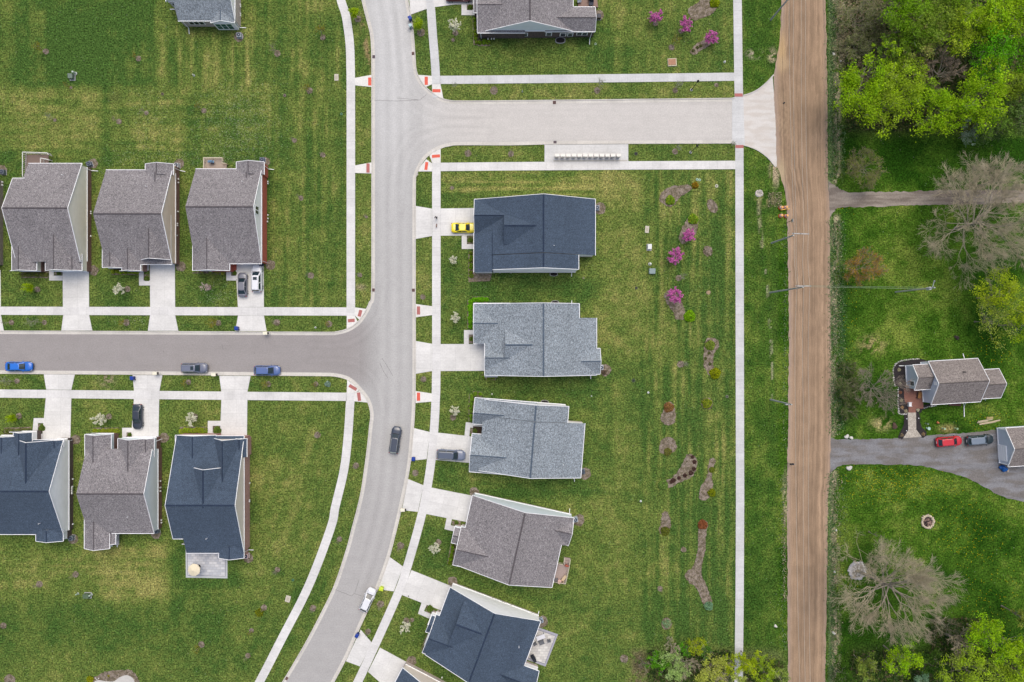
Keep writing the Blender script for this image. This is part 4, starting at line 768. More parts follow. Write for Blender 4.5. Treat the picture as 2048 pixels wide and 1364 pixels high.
def crown_pts(R_, rz, nclump, per, rc, cz, seed, hollow=.35, squash=1, lop=.25):
    r = np.random.default_rng(seed); ph = r.uniform(0, 6.28, 4)
    d = r.normal(size=(nclump, 3)); d /= np.linalg.norm(d, axis=1)[:, None]; d[:, 2] = np.where(r.random(nclump) < .75, np.abs(d[:, 2]), d[:, 2]*.6)
    a = np.arctan2(d[:, 1], d[:, 0]); rad = (hollow+(1-hollow)*r.random(nclump)**.5)*(1+lop*np.sin(2*a+ph[0])+lop*.7*np.sin(3*a+ph[1])+lop*.5*np.sin(5*a+ph[2]))
    cc = np.stack([d[:, 0]*rad*R_, d[:, 1]*rad*R_*squash, cz+d[:, 2]*rad*rz], 1)
    rr = rc*r.uniform(.55, 1.3, nclump); n = (per*(rr/rc)**1.6).astype(int)+1
    pts = np.repeat(cc, n, 0); q = r.normal(size=(len(pts), 3))*.48; q[:, 2] *= .55; pts = pts+q*np.repeat(rr, n)[:, None]
    tone = np.repeat(r.uniform(.72, 1.25, nclump), n)*r.uniform(.8, 1.2, len(pts)); hue = np.repeat(r.uniform(-1, 1, nclump), n)
    return cc, pts, tone, hue
def limbs(mb, base, top, R_, targets, r0, seed=0):
    q = random.Random(seed); base = Vector(base); top = Vector(top); m = base.lerp(top, .45)+Vector((q.uniform(-.2, .2), q.uniform(-.2, .2), 0))
    mb.tube([base, m, top], [r0, r0*.75, r0*.3], 7)
    for t in targets:
        t = Vector(t); k = q.uniform(.3, .85); s = base.lerp(top, k); mid = s.lerp(t, .5)+Vector((0, 0, -.12*(t-s).length))
        mb.tube([s, mid, t], [r0*.4*(1.1-k), r0*.25*(1.1-k), .02], 5, cap=False)
def leafy(px, py, rpx, ht, c1, c2, label, seed, dens=1., name='leafy_tree', group=None, lsize=.24, squash=1, per=55, hollow=.3, twigs=0, cat='tree', nl=26):
    """broadleaf tree whose crown centre is seen at the given pixel"""
    cz = ht*.68; b = P(px, py, cz); R_ = rpx*S*(1-cz/H); root = empty(name, (b.x, b.y, 0), 0, label, cat, group)
    ncl = int(dens*R_*R_*3.3)+6; rc = max(.5, min(1.05, R_*.22))
    cc, pts, tone, hue = crown_pts(R_, ht*.3, ncl, per, rc, cz, seed, hollow, squash)
    col = (np.array(K(*c1))*(1-(hue[:, None]+1)/2)+np.array(K(*c2))*(hue[:, None]+1)/2)*tone[:, None]
    V, F, Cc = leafquads(pts, None, lsize, col); me = npmesh('crown', V, F, Cc, M_leaf); link('crown', me, root)
    mb = MB(); limbs(mb, (0, 0, 0), (0, 0, cz+ht*.1), R_, [tuple(c) for c in cc[:nl]], max(.06, ht*.02), seed)
    if twigs:
        tw = mb; q = random.Random(seed)
        for c in cc[nl:nl+twigs]:
            for _ in range(4): tw.tube([tuple(c), (c[0]+q.uniform(-1, 1), c[1]+q.uniform(-1, 1), c[2]+q.uniform(-.2, .8))], [.025, .01], 3, False)
    mb.build('trunk', M_bark, root)
    return root
def bare_mesh(Rr, ht, seed, nmain=9, depth=5, r0=.28, fork=3, zc=.35, lean=(0, 0), tw=4, low=.22, rt=.02):
    """bare branching crown: returns (limbs MB, twigs MB)"""
    q = random.Random(seed); A = []; B = []
    top = Vector((lean[0], lean[1], ht*.55)); trunk = MB(); bs = Vector((0, 0, 0)); k1 = bs.lerp(top, low)
    trunk.tube([bs, k1, bs.lerp(top, .6), top], [r0, r0*.8, r0*.6, r0*.35], 9)
    L0 = Rr/ (sum(.74**i for i in range(depth))*.93)
    def grow(p, d, L, r, k):
        n = p+d*L; (A if k < 3 else B).append((p, n, r, r*.66))
        if k >= depth:
            for _ in range(tw):
                e = (d+Vector((q.gauss(0, .55), q.gauss(0, .55), q.gauss(.1, .3)))).normalized(); m = p.lerp(n, q.random()); B.append((m, m+e*L*q.uniform(.5, 1.1), rt*.9, rt*.45))
            return
        for i in range(fork if q.random() < .8 else fork-1):
            e = (d+Vector((q.gauss(0, .42), q.gauss(0, .42), q.gauss(.06, .22)))).normalized()
            grow(n if i < 2 else p.lerp(n, .6), e, L*q.uniform(.6, .88), max(r*.62, rt), k+1)
    for i in range(nmain):
        a = 2*math.pi*i/nmain+q.uniform(-.3, .3); el = q.uniform(.15, 1.1); d = Vector((math.cos(a)*math.cos(el), math.sin(a)*math.cos(el), math.sin(el)))
        grow(bs.lerp(top, q.uniform(low+.1, 1)), d, L0*q.uniform(.8, 1.1), r0*.4, 1)
    def seg(lst, n):
        V = []; F = []
        for p, m, ra, rb in lst:
            d = (m-p).normalized(); t = d.orthogonal().normalized(); s = d.cross(t); b = len(V)
            for c_, r_ in ((p, ra), (m, rb)):
                for k in range(n): an = 2*math.pi*k/n; V.append(tuple(c_+t*(r_*math.cos(an))+s*(r_*math.sin(an))))
            for k in range(n): F.append((b+k, b+(k+1) % n, b+n+(k+1) % n, b+n+k))
        return V, F
    v, f = seg(A, 6); trunk.add(v, f); return trunk, seg(B, 3)
def bare(px, py, rpx, ht, label, seed, mat=None, name='bare_tree', group=None, base=None, leafc=None, nleaf=0, lsz=.16, cat='tree', **kw):
    cz = ht*.7; b = P(px, py, cz); R_ = rpx*S*(1-cz/H); bb = P(*base) if base else P(px, py, cz); lean = (b.x-bb.x, b.y-bb.y)
    root = empty(name, (bb.x, bb.y, 0), 0, label, cat, group); t, (v, f) = bare_mesh(R_, ht, seed, lean=lean, **kw)
    t.build('trunk', M_bark, root); me = npmesh('twigs', v, f, None, mat or M_twig); link('twigs', me, root)
    if nleaf:
        va = np.array(v); pts = va[rng.integers(0, len(va), nleaf)]+rng.normal(size=(nleaf, 3))*.15; pts = pts[pts[:, 2] > .2]
        V, F, Cc = leafquads(pts, None, lsz, np.array(K(*leafc))*rng.uniform(.7, 1.3, (len(pts), 1))); link('foliage', npmesh('foliage', V, F, Cc, M_leaf), root)
    return root
LIME, LIME2, GRN, OLV = (176, 214, 26), (140, 190, 16), (104, 166, 10), (142, 160, 68)
WG = 'leafy trees of the north-east wood'
W_ = [(1722, 180, 56, 12, LIME, LIME2, 'bright lime leafy tree at the south-west corner of the wood, beside the dirt road'), (1780, 205, 56, 12, LIME, (138, 160, 50), 'lime leafy tree on the south edge of the wood, next in from its corner'),
 (1806, 150, 40, 10, LIME, (150, 180, 50), 'small yellow-green tree left of the brown bare tree inside the wood'), (1880, 225, 52, 11, LIME, LIME2, 'lime tree bulging out over the grass on the wood\'s south edge'),
 (1958, 190, 58, 13, LIME, LIME2, 'broad vivid lime tree right of the brown bare tree in the wood'), (1775, 108, 26, 9, LIME, (120, 160, 60), 'narrow lime tree on the wood\'s west side above the brambles'),
 (1796, 92, 34, 10, (146, 184, 40), (128, 166, 50), 'lime tree in the gap above the wood\'s two corner trees'), (1850, 190, 34, 9, (150, 184, 50), LIME2, 'low lime tree in the notch beneath the tangled bare tree'), (2000, 240, 34, 8, (130, 168, 60), (112, 150, 60), 'mid-green tree on the wood\'s south edge near the right side'), (1820, 45, 50, 12, (128, 172, 40), LIME2, 'mid-green leafy tree at the top edge, westmost of the tall wood trees'), (1872, 40, 52, 13, (150, 176, 60), (124, 160, 44), 'olive-green leafy tree at the top edge, in the middle of the wood'),
 (1925, 62, 50, 13, (160, 180, 50), LIME, 'yellowish leafy tree near the top of the wood, above the vivid green one'), (1985, 40, 52, 14, LIME, LIME2, 'tall lime tree near the wood\'s top right, under the top edge'),
 (2040, 25, 44, 13, LIME, (120, 160, 20), 'lime tree filling the photo\'s top right corner'), (1975, 110, 50, 12, (100, 180, 14), GRN, 'saturated green leafy tree on the right side of the wood'),
 (2036, 95, 40, 12, (120, 178, 16), GRN, 'green tree at the right edge, just below the corner tree'), (2040, 165, 42, 11, (160, 186, 46), (140, 170, 50), 'olive tree at the right edge of the wood, lower down'),
 (1840, 85, 42, 11, (176, 172, 96), (150, 180, 66), 'thin brownish budding tree in the middle of the wood'), (2035, 225, 36, 9, (120, 152, 70), (104, 136, 66), 'dull green tree at the right edge where the wood meets the grass'),
 (1800, 5, 40, 12, (120, 160, 40), LIME2, 'leafy tree cut by the top edge near the wood\'s brambles'), (1910, 5, 44, 13, LIME2, OLV, 'leafy tree cut by the top edge, above the yellowish tree')]
for i, (x, y, r, ht, a, b, lab) in enumerate(W_):
    if r: leafy(x, y, r, ht, a, b, lab, 100+i, dens=1.3, group=WG, twigs=10, lsize=.27, per=56)
bare(1888, 142, 46, 11, 'brown bare tree with tangled limbs in the middle of the wood', 5, M_twig2, nmain=11, depth=5, tw=3, rt=.03)
bare(1790, 130, 30, 8, 'low grey-brown thicket tree left of the wood centre', 6, M_twig2, nmain=8, depth=5, tw=3, leafc=(126, 140, 60), nleaf=500, rt=.028)
bare(1838, 110, 36, 10, 'budding brownish bare tree above the tangled bare tree', 7, M_twig, nmain=8, depth=5, tw=3, leafc=(170, 160, 84), nleaf=900, rt=.025)
bare(1740, 140, 30, 5, 'grey bramble thicket at the wood\'s west edge above the lime trees', 8, M_twig2, name='bramble_thicket', cat='thicket', nmain=9, depth=4, tw=4, leafc=(96, 110, 60), nleaf=700)
bare(1818, 215, 24, 7, 'grey bare tree gap between the two lime trees on the south edge', 9, M_twig2, nmain=7, depth=5, tw=2)
leafy(1936, 268, 24, 4, (176, 200, 186), (120, 150, 120), 'white-blossomed bush on the south edge of the wood', 40, name='blossoming_bush', cat='bush', lsize=.16, hollow=.1)
leafy(1985, 252, 40, 6, (80, 112, 60), (108, 134, 78), 'dull green undergrowth bush under the wood\'s south-east trees', 41, name='bush', cat='bush', lsize=.2, per=40)
for i, (x, y, r, lab) in enumerate([(1716, 40, 40, 'brown-grey brushwood at the top, east of the dirt road'), (1762, 30, 34, 'brown brushwood at the top beside the first wood trees'), (1714, 95, 32, 'grey-brown brushwood between the road verge and the wood'), (1755, 85, 30, 'reddish-brown brushwood below the top brush')]):
    bare(x, y, r, 3.2, lab, 20+i, M_twig2 if i % 2 else M_twig, name='brushwood', cat='thicket', group='brushwood by the north-east wood', nmain=12, depth=4, tw=4, r0=.06, leafc=(140, 152, 92), nleaf=3600, lsz=.15, low=.05)
for x, y, r, ht, a, b, lab, sd in [(1730, 1330, 26, 6, (150, 166, 70), (120, 150, 60), 'pale olive young tree at the bottom, just east of the dirt road', 50), (1800, 1318, 34, 8, LIME, LIME2, 'lime tree at the bottom below the big bare tree', 51),
    (1978, 1275, 44, 9, LIME, (120, 180, 16), 'large lime tree above the bottom right thicket', 52), (2042, 1300, 40, 10, LIME, LIME2, 'lime tree cut by the right edge near the bottom', 53), (1935, 1340, 46, 9, LIME, OLV, 'lime tree at the bottom edge in the right thicket', 54),
    (2015, 1352, 44, 9, (150, 176, 50), LIME, 'yellow-green tree in the bottom right corner', 55), (2046, 1235, 22, 8, (150, 160, 60), OLV, 'small olive tree at the right edge above the lime trees', 56), (1690, 1352, 24, 4, (62, 104, 24), (80, 120, 30), 'dark green bush at the bottom beside the road verge', 57),
    (1862, 1330, 30, 4, (56, 100, 24), (84, 118, 40), 'dark green bush between the two lower lime trees', 58), (1845, 1362, 18, 4, (150, 186, 150), (110, 150, 110), 'pale bluish-green bush at the bottom edge', 59)]:
    leafy(x, y, r, ht, a, b, lab, sd, group='leafy trees of the south-east thicket', twigs=8, lsize=.25, dens=1.3,  name='leafy_tree' if ht > 5 else 'bush', cat='tree' if ht > 5 else 'bush')
bare(1925, 1290, 34, 7, 'grey dead-looking tree between the lime trees at bottom right', 60, M_twig, nmain=7, depth=5, tw=2)
bare(1900, 1262, 30, 4, 'dark scrub left of the large lime tree', 61, M_twig2, name='bramble_thicket', cat='thicket', nmain=10, depth=4, tw=4, r0=.06, leafc=(58, 92, 44), nleaf=1500, low=.05)
# single trees east of the dirt road
bare(1802, 1184, 118, 16, 'huge bare spreading tree rising from the ring of white stones', 4, M_twig, base=(1714, 1141), low=.55, nmain=17, depth=6, fork=3, tw=5, r0=.34, rt=.015)
bare(1978, 440, 122, 13, 'big bare tree whose twigs hang over the gravel drive, right edge', 2, M_twig, nmain=17, depth=6, fork=3, tw=5, r0=.28, rt=.015)
bare(2008, 355, 68, 10, 'pale bare tree above the gravel drive at the right edge', 3, M_twig, nmain=10, depth=5, fork=3, tw=3, r0=.2, rt=.022)
bare(1757, 778, 54, 6, 'pinkish-grey bare shrub tree in front of the farmhouse bed', 4, mk('pink_grey_twigs', K(166, 152, 140), 1, [(.6, .15)]), nmain=14, depth=5, tw=3, r0=.12, low=.05, rt=.018, name='bare_shrub', cat='shrub')
bare(1733, 335, 46, 5, 'olive-grey budding shrub beside the north gravel drive', 10, M_twig2, nmain=13, depth=5, tw=2, r0=.1, low=.05, leafc=(142, 156, 70), nleaf=3600, lsz=.15, name='budding_shrub', cat='shrub')
bare(1727, 536, 44, 4.5, 'orange-brown leafing shrub on the grass east of the dirt road', 11, M_twig2, nmain=13, depth=5, tw=2, r0=.1, low=.05, leafc=(190, 150, 56), nleaf=4200, lsz=.14, name='budding_shrub', cat='shrub')
bare(1697, 776, 26, 3.5, 'dark green-brown shrub hedge by the road, upper clump', 12, M_twig2, nmain=10, depth=5, tw=2, r0=.08, low=.05, leafc=(104, 124, 66), nleaf=3200, name='roadside_shrub', cat='shrub', group='roadside shrubs facing the farmhouse')
bare(1699, 822, 20, 3, 'dark roadside shrub, lower clump near the farm drive', 13, M_twig2, nmain=9, depth=4, tw=3, r0=.08, low=.05, leafc=(98, 122, 60), nleaf=1800, name='roadside_shrub', cat='shrub', group='roadside shrubs facing the farmhouse')
bare(1698, 735, 16, 2.6, 'dark roadside shrub, uppermost small clump', 14, M_twig2, nmain=8, depth=4, tw=3, r0=.07, low=.05, leafc=(100, 124, 60), nleaf=1200, name='roadside_shrub', cat='shrub', group='roadside shrubs facing the farmhouse')
leafy(2000, 592, 50, 9, (190, 212, 34), (156, 180, 44), 'yellow-green leafy tree by the right edge above the farmhouse', 62, lsize=.25, twigs=10)
leafy(1990, 642, 46, 8, (150, 168, 80), (176, 196, 66), 'hazy olive-green tree just below the yellow-green one', 63, lsize=.2, per=34, twigs=14)
leafy(2040, 650, 34, 8, (150, 184, 20), (130, 160, 30), 'lime tree cut by the right edge above the farmhouse', 64)
leafy(1765, 1078, 22, 7, (96, 140, 30), (110, 150, 40), 'small green-leaved tree behind the top of the huge bare tree', 65, per=40)
# thicket at the bottom, beside the far east walk
for x, y, r, ht, a, b, lab, sd in [(1312, 1322, 20, 3, (92, 150, 26), (78, 130, 26), 'green bush at the left end of the bottom thicket', 70), (1365, 1300, 14, 2.5, (84, 146, 22), (70, 120, 30), 'small green bush on top of the bottom thicket', 71),
    (1392, 1292, 16, 4, (156, 168, 26), (130, 150, 30), 'yellow-green bush at the thicket\'s upper side', 72), (1350, 1335, 26, 4, (150, 172, 110), (140, 168, 90), 'pale grey-green bush inside the bottom thicket', 73),
    (1420, 1345, 28, 5, (168, 176, 84), (150, 160, 60), 'pale yellow bush in the bottom thicket, left of the walk', 74), (1465, 1325, 20, 5, (156, 172, 24), (140, 160, 30), 'lime bush touching the walk from the left', 75),
    (1497, 1322, 20, 6, (160, 176, 26), (140, 164, 24), 'lime bush overhanging the walk from the right', 76), (1530, 1345, 24, 5, (140, 160, 30), (120, 150, 40), 'yellow-green bush right of the walk at the bottom', 77), (1558, 1350, 16, 3, (130, 150, 70), (120, 140, 60), 'pale bush at the thicket\'s right end by the dirt road', 78), (1475, 1356, 14, 6, (176, 190, 90), (150, 170, 60), 'pale leafy bush spreading over the walk at the bottom edge', 79), (1410, 1300, 14, 3, (86, 130, 46), (80, 120, 40), 'dull green bush right of the yellow-green one', 80)]:
    leafy(x, y, r*1.12, ht, tuple(min(235, c*1.22) for c in a), tuple(min(235, c*1.2) for c in b), lab, sd, name='bush', cat='bush', group='bushes of the bottom thicket', twigs=6, lsize=.2, per=60, nl=10, dens=1.7)
for x, y, r, lab, sd in [(1372, 1330, 30, 'grey bare brush in the middle of the bottom thicket', 81), (1345, 1296, 18, 'pinkish bare brush on the thicket\'s upper edge', 82), (1440, 1340, 30, 'grey bare tree beside the walk in the bottom thicket', 83), (1290, 1335, 16, 'dark bare brush at the thicket\'s left edge', 84)]:
    bare(x, y, r, 4, lab, sd, M_twig if sd != 84 else M_twig2, name='bare_brush', cat='brush', group='bare brush of the bottom thicket', nmain=9, depth=4, tw=4, r0=.07, low=.08)
# rough weeds along the ditch and under the woods: nobody could count them
def weeds(name, boxes, label, cols, size=.3, seed=0):
    pts = []; cs = []; r = np.random.default_rng(seed)
    for fn, n in boxes:
        x, y = fn(r, n); pts.append(np.stack([(x-CX)*S, (CY-y)*S, r.uniform(.03, .32, n)], 1)); k = r.integers(0, len(cols), n); cs.append(np.array([K(*c) for c in cols])[k]*r.uniform(.7, 1.25, (n, 1)))
    V, F, Cc = leafquads(np.concatenate(pts), None, size, np.concatenate(cs), up=.8, asp=1.9); o = link(name, npmesh(name, V, F, Cc, M_leaf)); tag(o, label, 'weeds', kind='stuff')
def strip(xc, sd, y0, y1):
    def f(r, n):
        y = r.uniform(y0, y1, n); return xc+r.normal(0, sd, n), y
    return f
def area(x0, x1, y0, y1): return lambda r, n: (r.uniform(x0, x1, n), r.uniform(y0, y1, n))
weeds('ditch_weeds', [(strip(1665, 6, -10, 360), 2200), (strip(1682, 4, 440, 700), 700), (strip(1667, 6, 440, 870), 2200), (strip(1680, 4, 700, 860), 500), (strip(1664, 6, 945, 1370), 2200), (strip(1566, 4, 950, 1300), 500), (area(1662, 1690, 250, 350), 500), (strip(1685, 5, 945, 1100), 150), (strip(1569, 3.5, 450, 900), 450)],
      'rough dark green weeds along the ditch beside the dirt road', [(96, 132, 74), (112, 146, 84), (146, 164, 116), (84, 122, 80)], .17, 3)
weeds('dry_weeds', [(strip(1671, 5, 0, 350), 700), (strip(1671, 6, 440, 870), 700), (strip(1669, 6, 945, 1370), 1000), (area(1535, 1562, 385, 415), 260), (area(1676, 1770, -10, 130), 3500), (strip(1568, 2, 1000, 1200), 260)],
      'dry straw-coloured stalks on the verges of the dirt road', [(206, 194, 168), (184, 172, 144), (156, 146, 118), (134, 126, 100)], .15, 4)
weeds('undergrowth', [(area(1690, 2060, -10, 262), 9000), (area(1700, 2060, 1300, 1375), 3600), (area(1295, 1460, 1300, 1375), 2600), (area(1490, 1565, 1320, 1375), 1100), (area(1860, 1960, 1235, 1310), 1600)],
      'dark woodland undergrowth beneath the leafy trees', [(70, 98, 38), (90, 118, 50), (112, 106, 74), (56, 78, 38)], .36, 5)
# ---- ball shrubs, beds, hedges
def ball_mesh(name, c1, c2, seed, n=900, flat=.8, lsz=.085):
    r = np.random.default_rng(seed); d = r.normal(size=(n, 3)); d /= np.linalg.norm(d, axis=1)[:, None]; d[:, 2] = np.abs(d[:, 2]); a = np.arctan2(d[:, 1], d[:, 0])
    rad = (.78+.24*r.random(n))*(1+.07*np.sin(3*a+seed)+.05*np.sin(5*a)); p = d*rad[:, None]; p[:, 2] = p[:, 2]*flat+.08
    k = (.5+.5*np.sin(a*4+seed)+r.uniform(-.4, .4, n)).clip(0, 1)[:, None]; col = (np.array(K(*c1))*(1-k)+np.array(K(*c2))*k)*r.uniform(.72, 1.25, (n, 1))
    V, F, Cc = leafquads(p, None, lsz*2.6, col, up=.2); return npmesh(name, V, F, Cc, M_leaf)
BM = {}
def shrub(px, py, rpx, c1, c2, label, zs=.9, name='round_shrub', group=None, cat='shrub', rz=0):
    key = (c1, c2)
    if key not in BM: BM[key] = ball_mesh('foliage', tuple(min(240, v*1.18) for v in c1), tuple(min(240, v*1.18) for v in c2), len(BM)+3)
    r_ = rpx*S; q = P(px, py, r_*zs*.5); root = empty(name, (q.x, q.y, 0), rz, label, cat, group); f = link('foliage', BM[key], root); f.scale = (r_, r_, r_*zs)
    MB().tube([(0, 0, 0), (0, 0, r_*zs*.6)], [.05, .02], 5).tube([(0, 0, .05), (r_*.4, r_*.2, r_*zs*.6)], [.03, .01], 4).tube([(0, 0, .05), (-r_*.3, r_*.4, r_*zs*.6)], [.03, .01], 4).build('stem', M_bark, root); return root
YG, LG, DG, BG, OR = (146, 166, 44), (132, 176, 26), (70, 104, 34), (122, 158, 116), (150, 108, 72)
def bed(pts, seed=0, z=.07, mat=None, name='mulch_bed'):
    q = world2(smooth_path(pts+[pts[0]], 6)[:-1]); r = random.Random(seed)
    return tag(MB().prism([(p.x+r.uniform(-.12, .12), p.y+r.uniform(-.12, .12)) for p in q], 0, z).build(name, mat or M_mulch), kind='structure')
def oval(x, y, rx, ry, a=0, n=12):
    c, s = math.cos(R(a)), math.sin(R(a)); return [(x+rx*math.cos(t)*c-ry*math.sin(t)*s, y+rx*math.cos(t)*s+ry*math.sin(t)*c) for t in [2*math.pi*k/n for k in range(n)]]
for i, b in enumerate([[(1318, 400), (1322, 386), (1340, 374), (1358, 371), (1376, 370), (1383, 377), (1370, 388), (1358, 396), (1350, 408), (1340, 414), (1328, 409)], oval(1424.5, 412, 9.5, 15, -28), [(1380, 432), (1394, 440), (1396, 452), (1390, 470), (1378, 482), (1366, 488), (1358, 480), (1360, 464), (1370, 446)], oval(1415.5, 502, 9.5, 10.5),
    [(1328, 590), (1336, 580), (1350, 588), (1362, 604), (1370, 620), (1371, 636), (1352, 638), (1346, 624), (1334, 606)], [(1409, 690), (1412, 679), (1422, 675), (1434, 680), (1439, 690), (1433, 700), (1427, 712), (1427, 730), (1430, 748), (1418, 750), (1408, 732), (1407, 712)], oval(1414, 807, 11.5, 11.5),
    [(1328, 818), (1330, 808), (1337, 803), (1347, 808), (1351, 830), (1349, 844), (1338, 851), (1326, 845), (1321, 836)], [(1319, 893), (1322, 882), (1333, 875), (1345, 876), (1353, 890), (1351, 901), (1336, 908), (1321, 905)], [(1372, 910), (1383, 908), (1394, 920), (1392, 940), (1380, 956), (1360, 964), (1342, 975), (1330, 974), (1322, 966), (1334, 960), (1350, 950), (1362, 932)],
    [(1418, 918), (1427, 916), (1431, 922), (1427, 934), (1423, 952), (1426, 970), (1425, 985), (1414, 998), (1403, 1000), (1398, 990), (1402, 972), (1413, 955), (1416, 936)], [(1324, 1026), (1332, 1023), (1339, 1030), (1341, 1050), (1337, 1066), (1324, 1068), (1318, 1060), (1322, 1046)],
    [(1397, 1046), (1406, 1040), (1416, 1046), (1412, 1070), (1410, 1100), (1404, 1130), (1404, 1150), (1412, 1168), (1420, 1190), (1424, 1206), (1412, 1212), (1402, 1200), (1394, 1178), (1378, 1165), (1370, 1152), (1376, 1140), (1386, 1134), (1393, 1110), (1396, 1080)],
    [(1380, 104), (1388, 92), (1404, 82), (1418, 74), (1427, 80), (1420, 90), (1404, 100), (1390, 110)], [(1376, 26), (1378, 16), (1392, 8), (1404, -2), (1432, -4), (1436, 8), (1428, 24), (1410, 34), (1388, 40)], oval(1333, 1247, 10, 12)]):
    bed(b, i)
for x, y, r, a, b, lab in [(1341, 400, 9.5, YG, (110, 150, 40), 'yellow-green ball shrub in the topmost slanting mulch bed'), (1387, 438, 10.5, YG, (110, 150, 40), 'light green ball shrub at the top of the pink shrub bed'), (1380, 632, 11.5, LG, (120, 166, 20), 'vivid lime ball shrub below the lower pink shrub'),
    (1421, 691, 10, (136, 152, 62), (116, 140, 50), 'olive ball shrub at the top of the kidney-shaped bed'), (1431, 747, 11, (150, 160, 20), (130, 140, 10), 'yellow shrub at the bottom of the kidney-shaped bed'), (1414.5, 807, 10, (140, 152, 40), (116, 136, 40), 'green ball shrub alone in a round mulch ring'),
    (1338, 815, 10, OR, (140, 110, 60), 'orange-brown shrub on the egg-shaped mulch bed'), (1406, 1050, 9.5, (150, 94, 60), (138, 88, 58), 'rust-red ball shrub heading the long winding bed'), (1327, 970, 10, (118, 146, 74), (104, 136, 60), 'pale green ball shrub at the lower end of the slanting bed'),
    (1418, 1213, 9, BG, (112, 150, 120), 'bluish-green ball shrub at the tail of the long winding bed'), (1334, 1248, 8.5, BG, (140, 150, 110), 'bluish-green shrub on the lowest small mulch bed'), (1331, 1063, 9, (110, 118, 40), (96, 106, 40), 'olive shrub at the bottom of the small narrow bed'),
    (1336, 904, 8, (120, 124, 50), (110, 110, 60), 'low olive shrub on the lower edge of the round mulch bed'), (1430, 4, 10, (150, 166, 20), (130, 150, 20), 'yellow-green shrub in the big mulch bed at the top edge'), (1391, 370, 7, (140, 130, 30), (150, 110, 30), 'flat yellow-orange shrub right of the topmost slanting bed'),
    (1424, 986, 8, (130, 140, 20), (116, 130, 20), 'yellow-green shrub beside the lower end of the bottle-shaped bed'), (518, 1226, 8, (120, 126, 20), (106, 120, 30), 'yellow-green shrub beside a mulch ring at bottom left of the curving walk'), (1424, 940, 6, (116, 128, 40), (106, 120, 40), 'small green shrub right of the bottle-shaped bed')]:
    shrub(x, y, r, a, b, lab, name='round_shrub')
k = 0
for x, y, r in [(1385, 914, 4), (1389, 924, 4.5), (1388, 938, 4.5), (1382, 946, 5), (1370, 951, 4.5), (1358, 956, 4), (1347, 961, 5), (1343, 964, 4)]:
    k += 1; shrub(x, y, r, (84, 62, 56), (70, 50, 46), f'dark purple-brown clump in the slanting bed, {ordinal(k, 8)} from its top', zs=.6, name='low_clump', group='dark clumps along the slanting bed', cat='plant')
for k, (x, y) in enumerate([(1418, 706), (1411, 717), (1420, 728), (1386, 101), (1395, 95), (1401, 92)]): shrub(x, y, 3.5, (92, 100, 48), (80, 84, 50), ['small green clump in the kidney bed, first from its top', 'small green clump in the kidney bed, second from its top', 'small green clump in the kidney bed, third from its top', 'dark clump at the lower left end of the pink shrub bed', 'middle dark clump in the upper pink shrub bed', 'dark clump nearest the pink shrub in its slanting bed'][k], zs=.6, name='low_clump', cat='plant')
def hedge(pts, wpx, c1, c2, label, seed, dens=1., hgt=.9, mulch=True, name='hedge'):
    q = world2(pts); W = wpx*S; r = np.random.default_rng(seed); P_ = []; T_ = []; o = q[0]; total = 0; cl = []
    for a, b in zip(q[:-1], q[1:]):
        L_ = (b-a).length; n = max(2, int(L_/.72))
        for i in range(n): c = a.lerp(b, (i+.5)/n); cl.append((c.x-o.x+r.normal(0, .05), c.y-o.y+r.normal(0, .05)))
    for c in cl:
        n = int(300*dens); d = r.normal(size=(n, 3)); d /= np.linalg.norm(d, axis=1)[:, None]; d[:, 2] = np.abs(d[:, 2]); rad = r.uniform(.7, 1.05, n)[:, None]*r.uniform(.85, 1.1)
        p = d*rad*np.array([max(.4, W*.5), max(.4, W*.5), hgt]); p[:, 0] += c[0]; p[:, 1] += c[1]; P_.append(p); kk = (r.random((n, 1))*.6+r.random()*.4); T_.append((np.array(K(*c1))*(1-kk)+np.array(K(*c2))*kk)*r.uniform(.65, 1.25, (n, 1)))
    root = empty(name, (o.x, o.y, 0), 0, label, 'hedge'); V, F, Cc = leafquads(np.concatenate(P_), None, .17, np.concatenate(T_), up=.2); link('foliage', npmesh('foliage', V, F, Cc, M_leaf), root)
    st = MB()
    for c in cl: st.tube([(c[0], c[1], 0), (c[0], c[1], hgt*.6)], [.03, .015], 4)
    st.build('stems', M_bark, root)
    if mulch:
        n_ = offset(q, W*.62); s_ = offset(q, -W*.62); tag(MB().prism([tuple(p) for p in n_]+[tuple(p) for p in s_[::-1]], 0, .055).build('mulch_bed', M_mulch), kind='structure')
HG, HY, HD = (126, 172, 36), (180, 180, 60), (120, 140, 62)
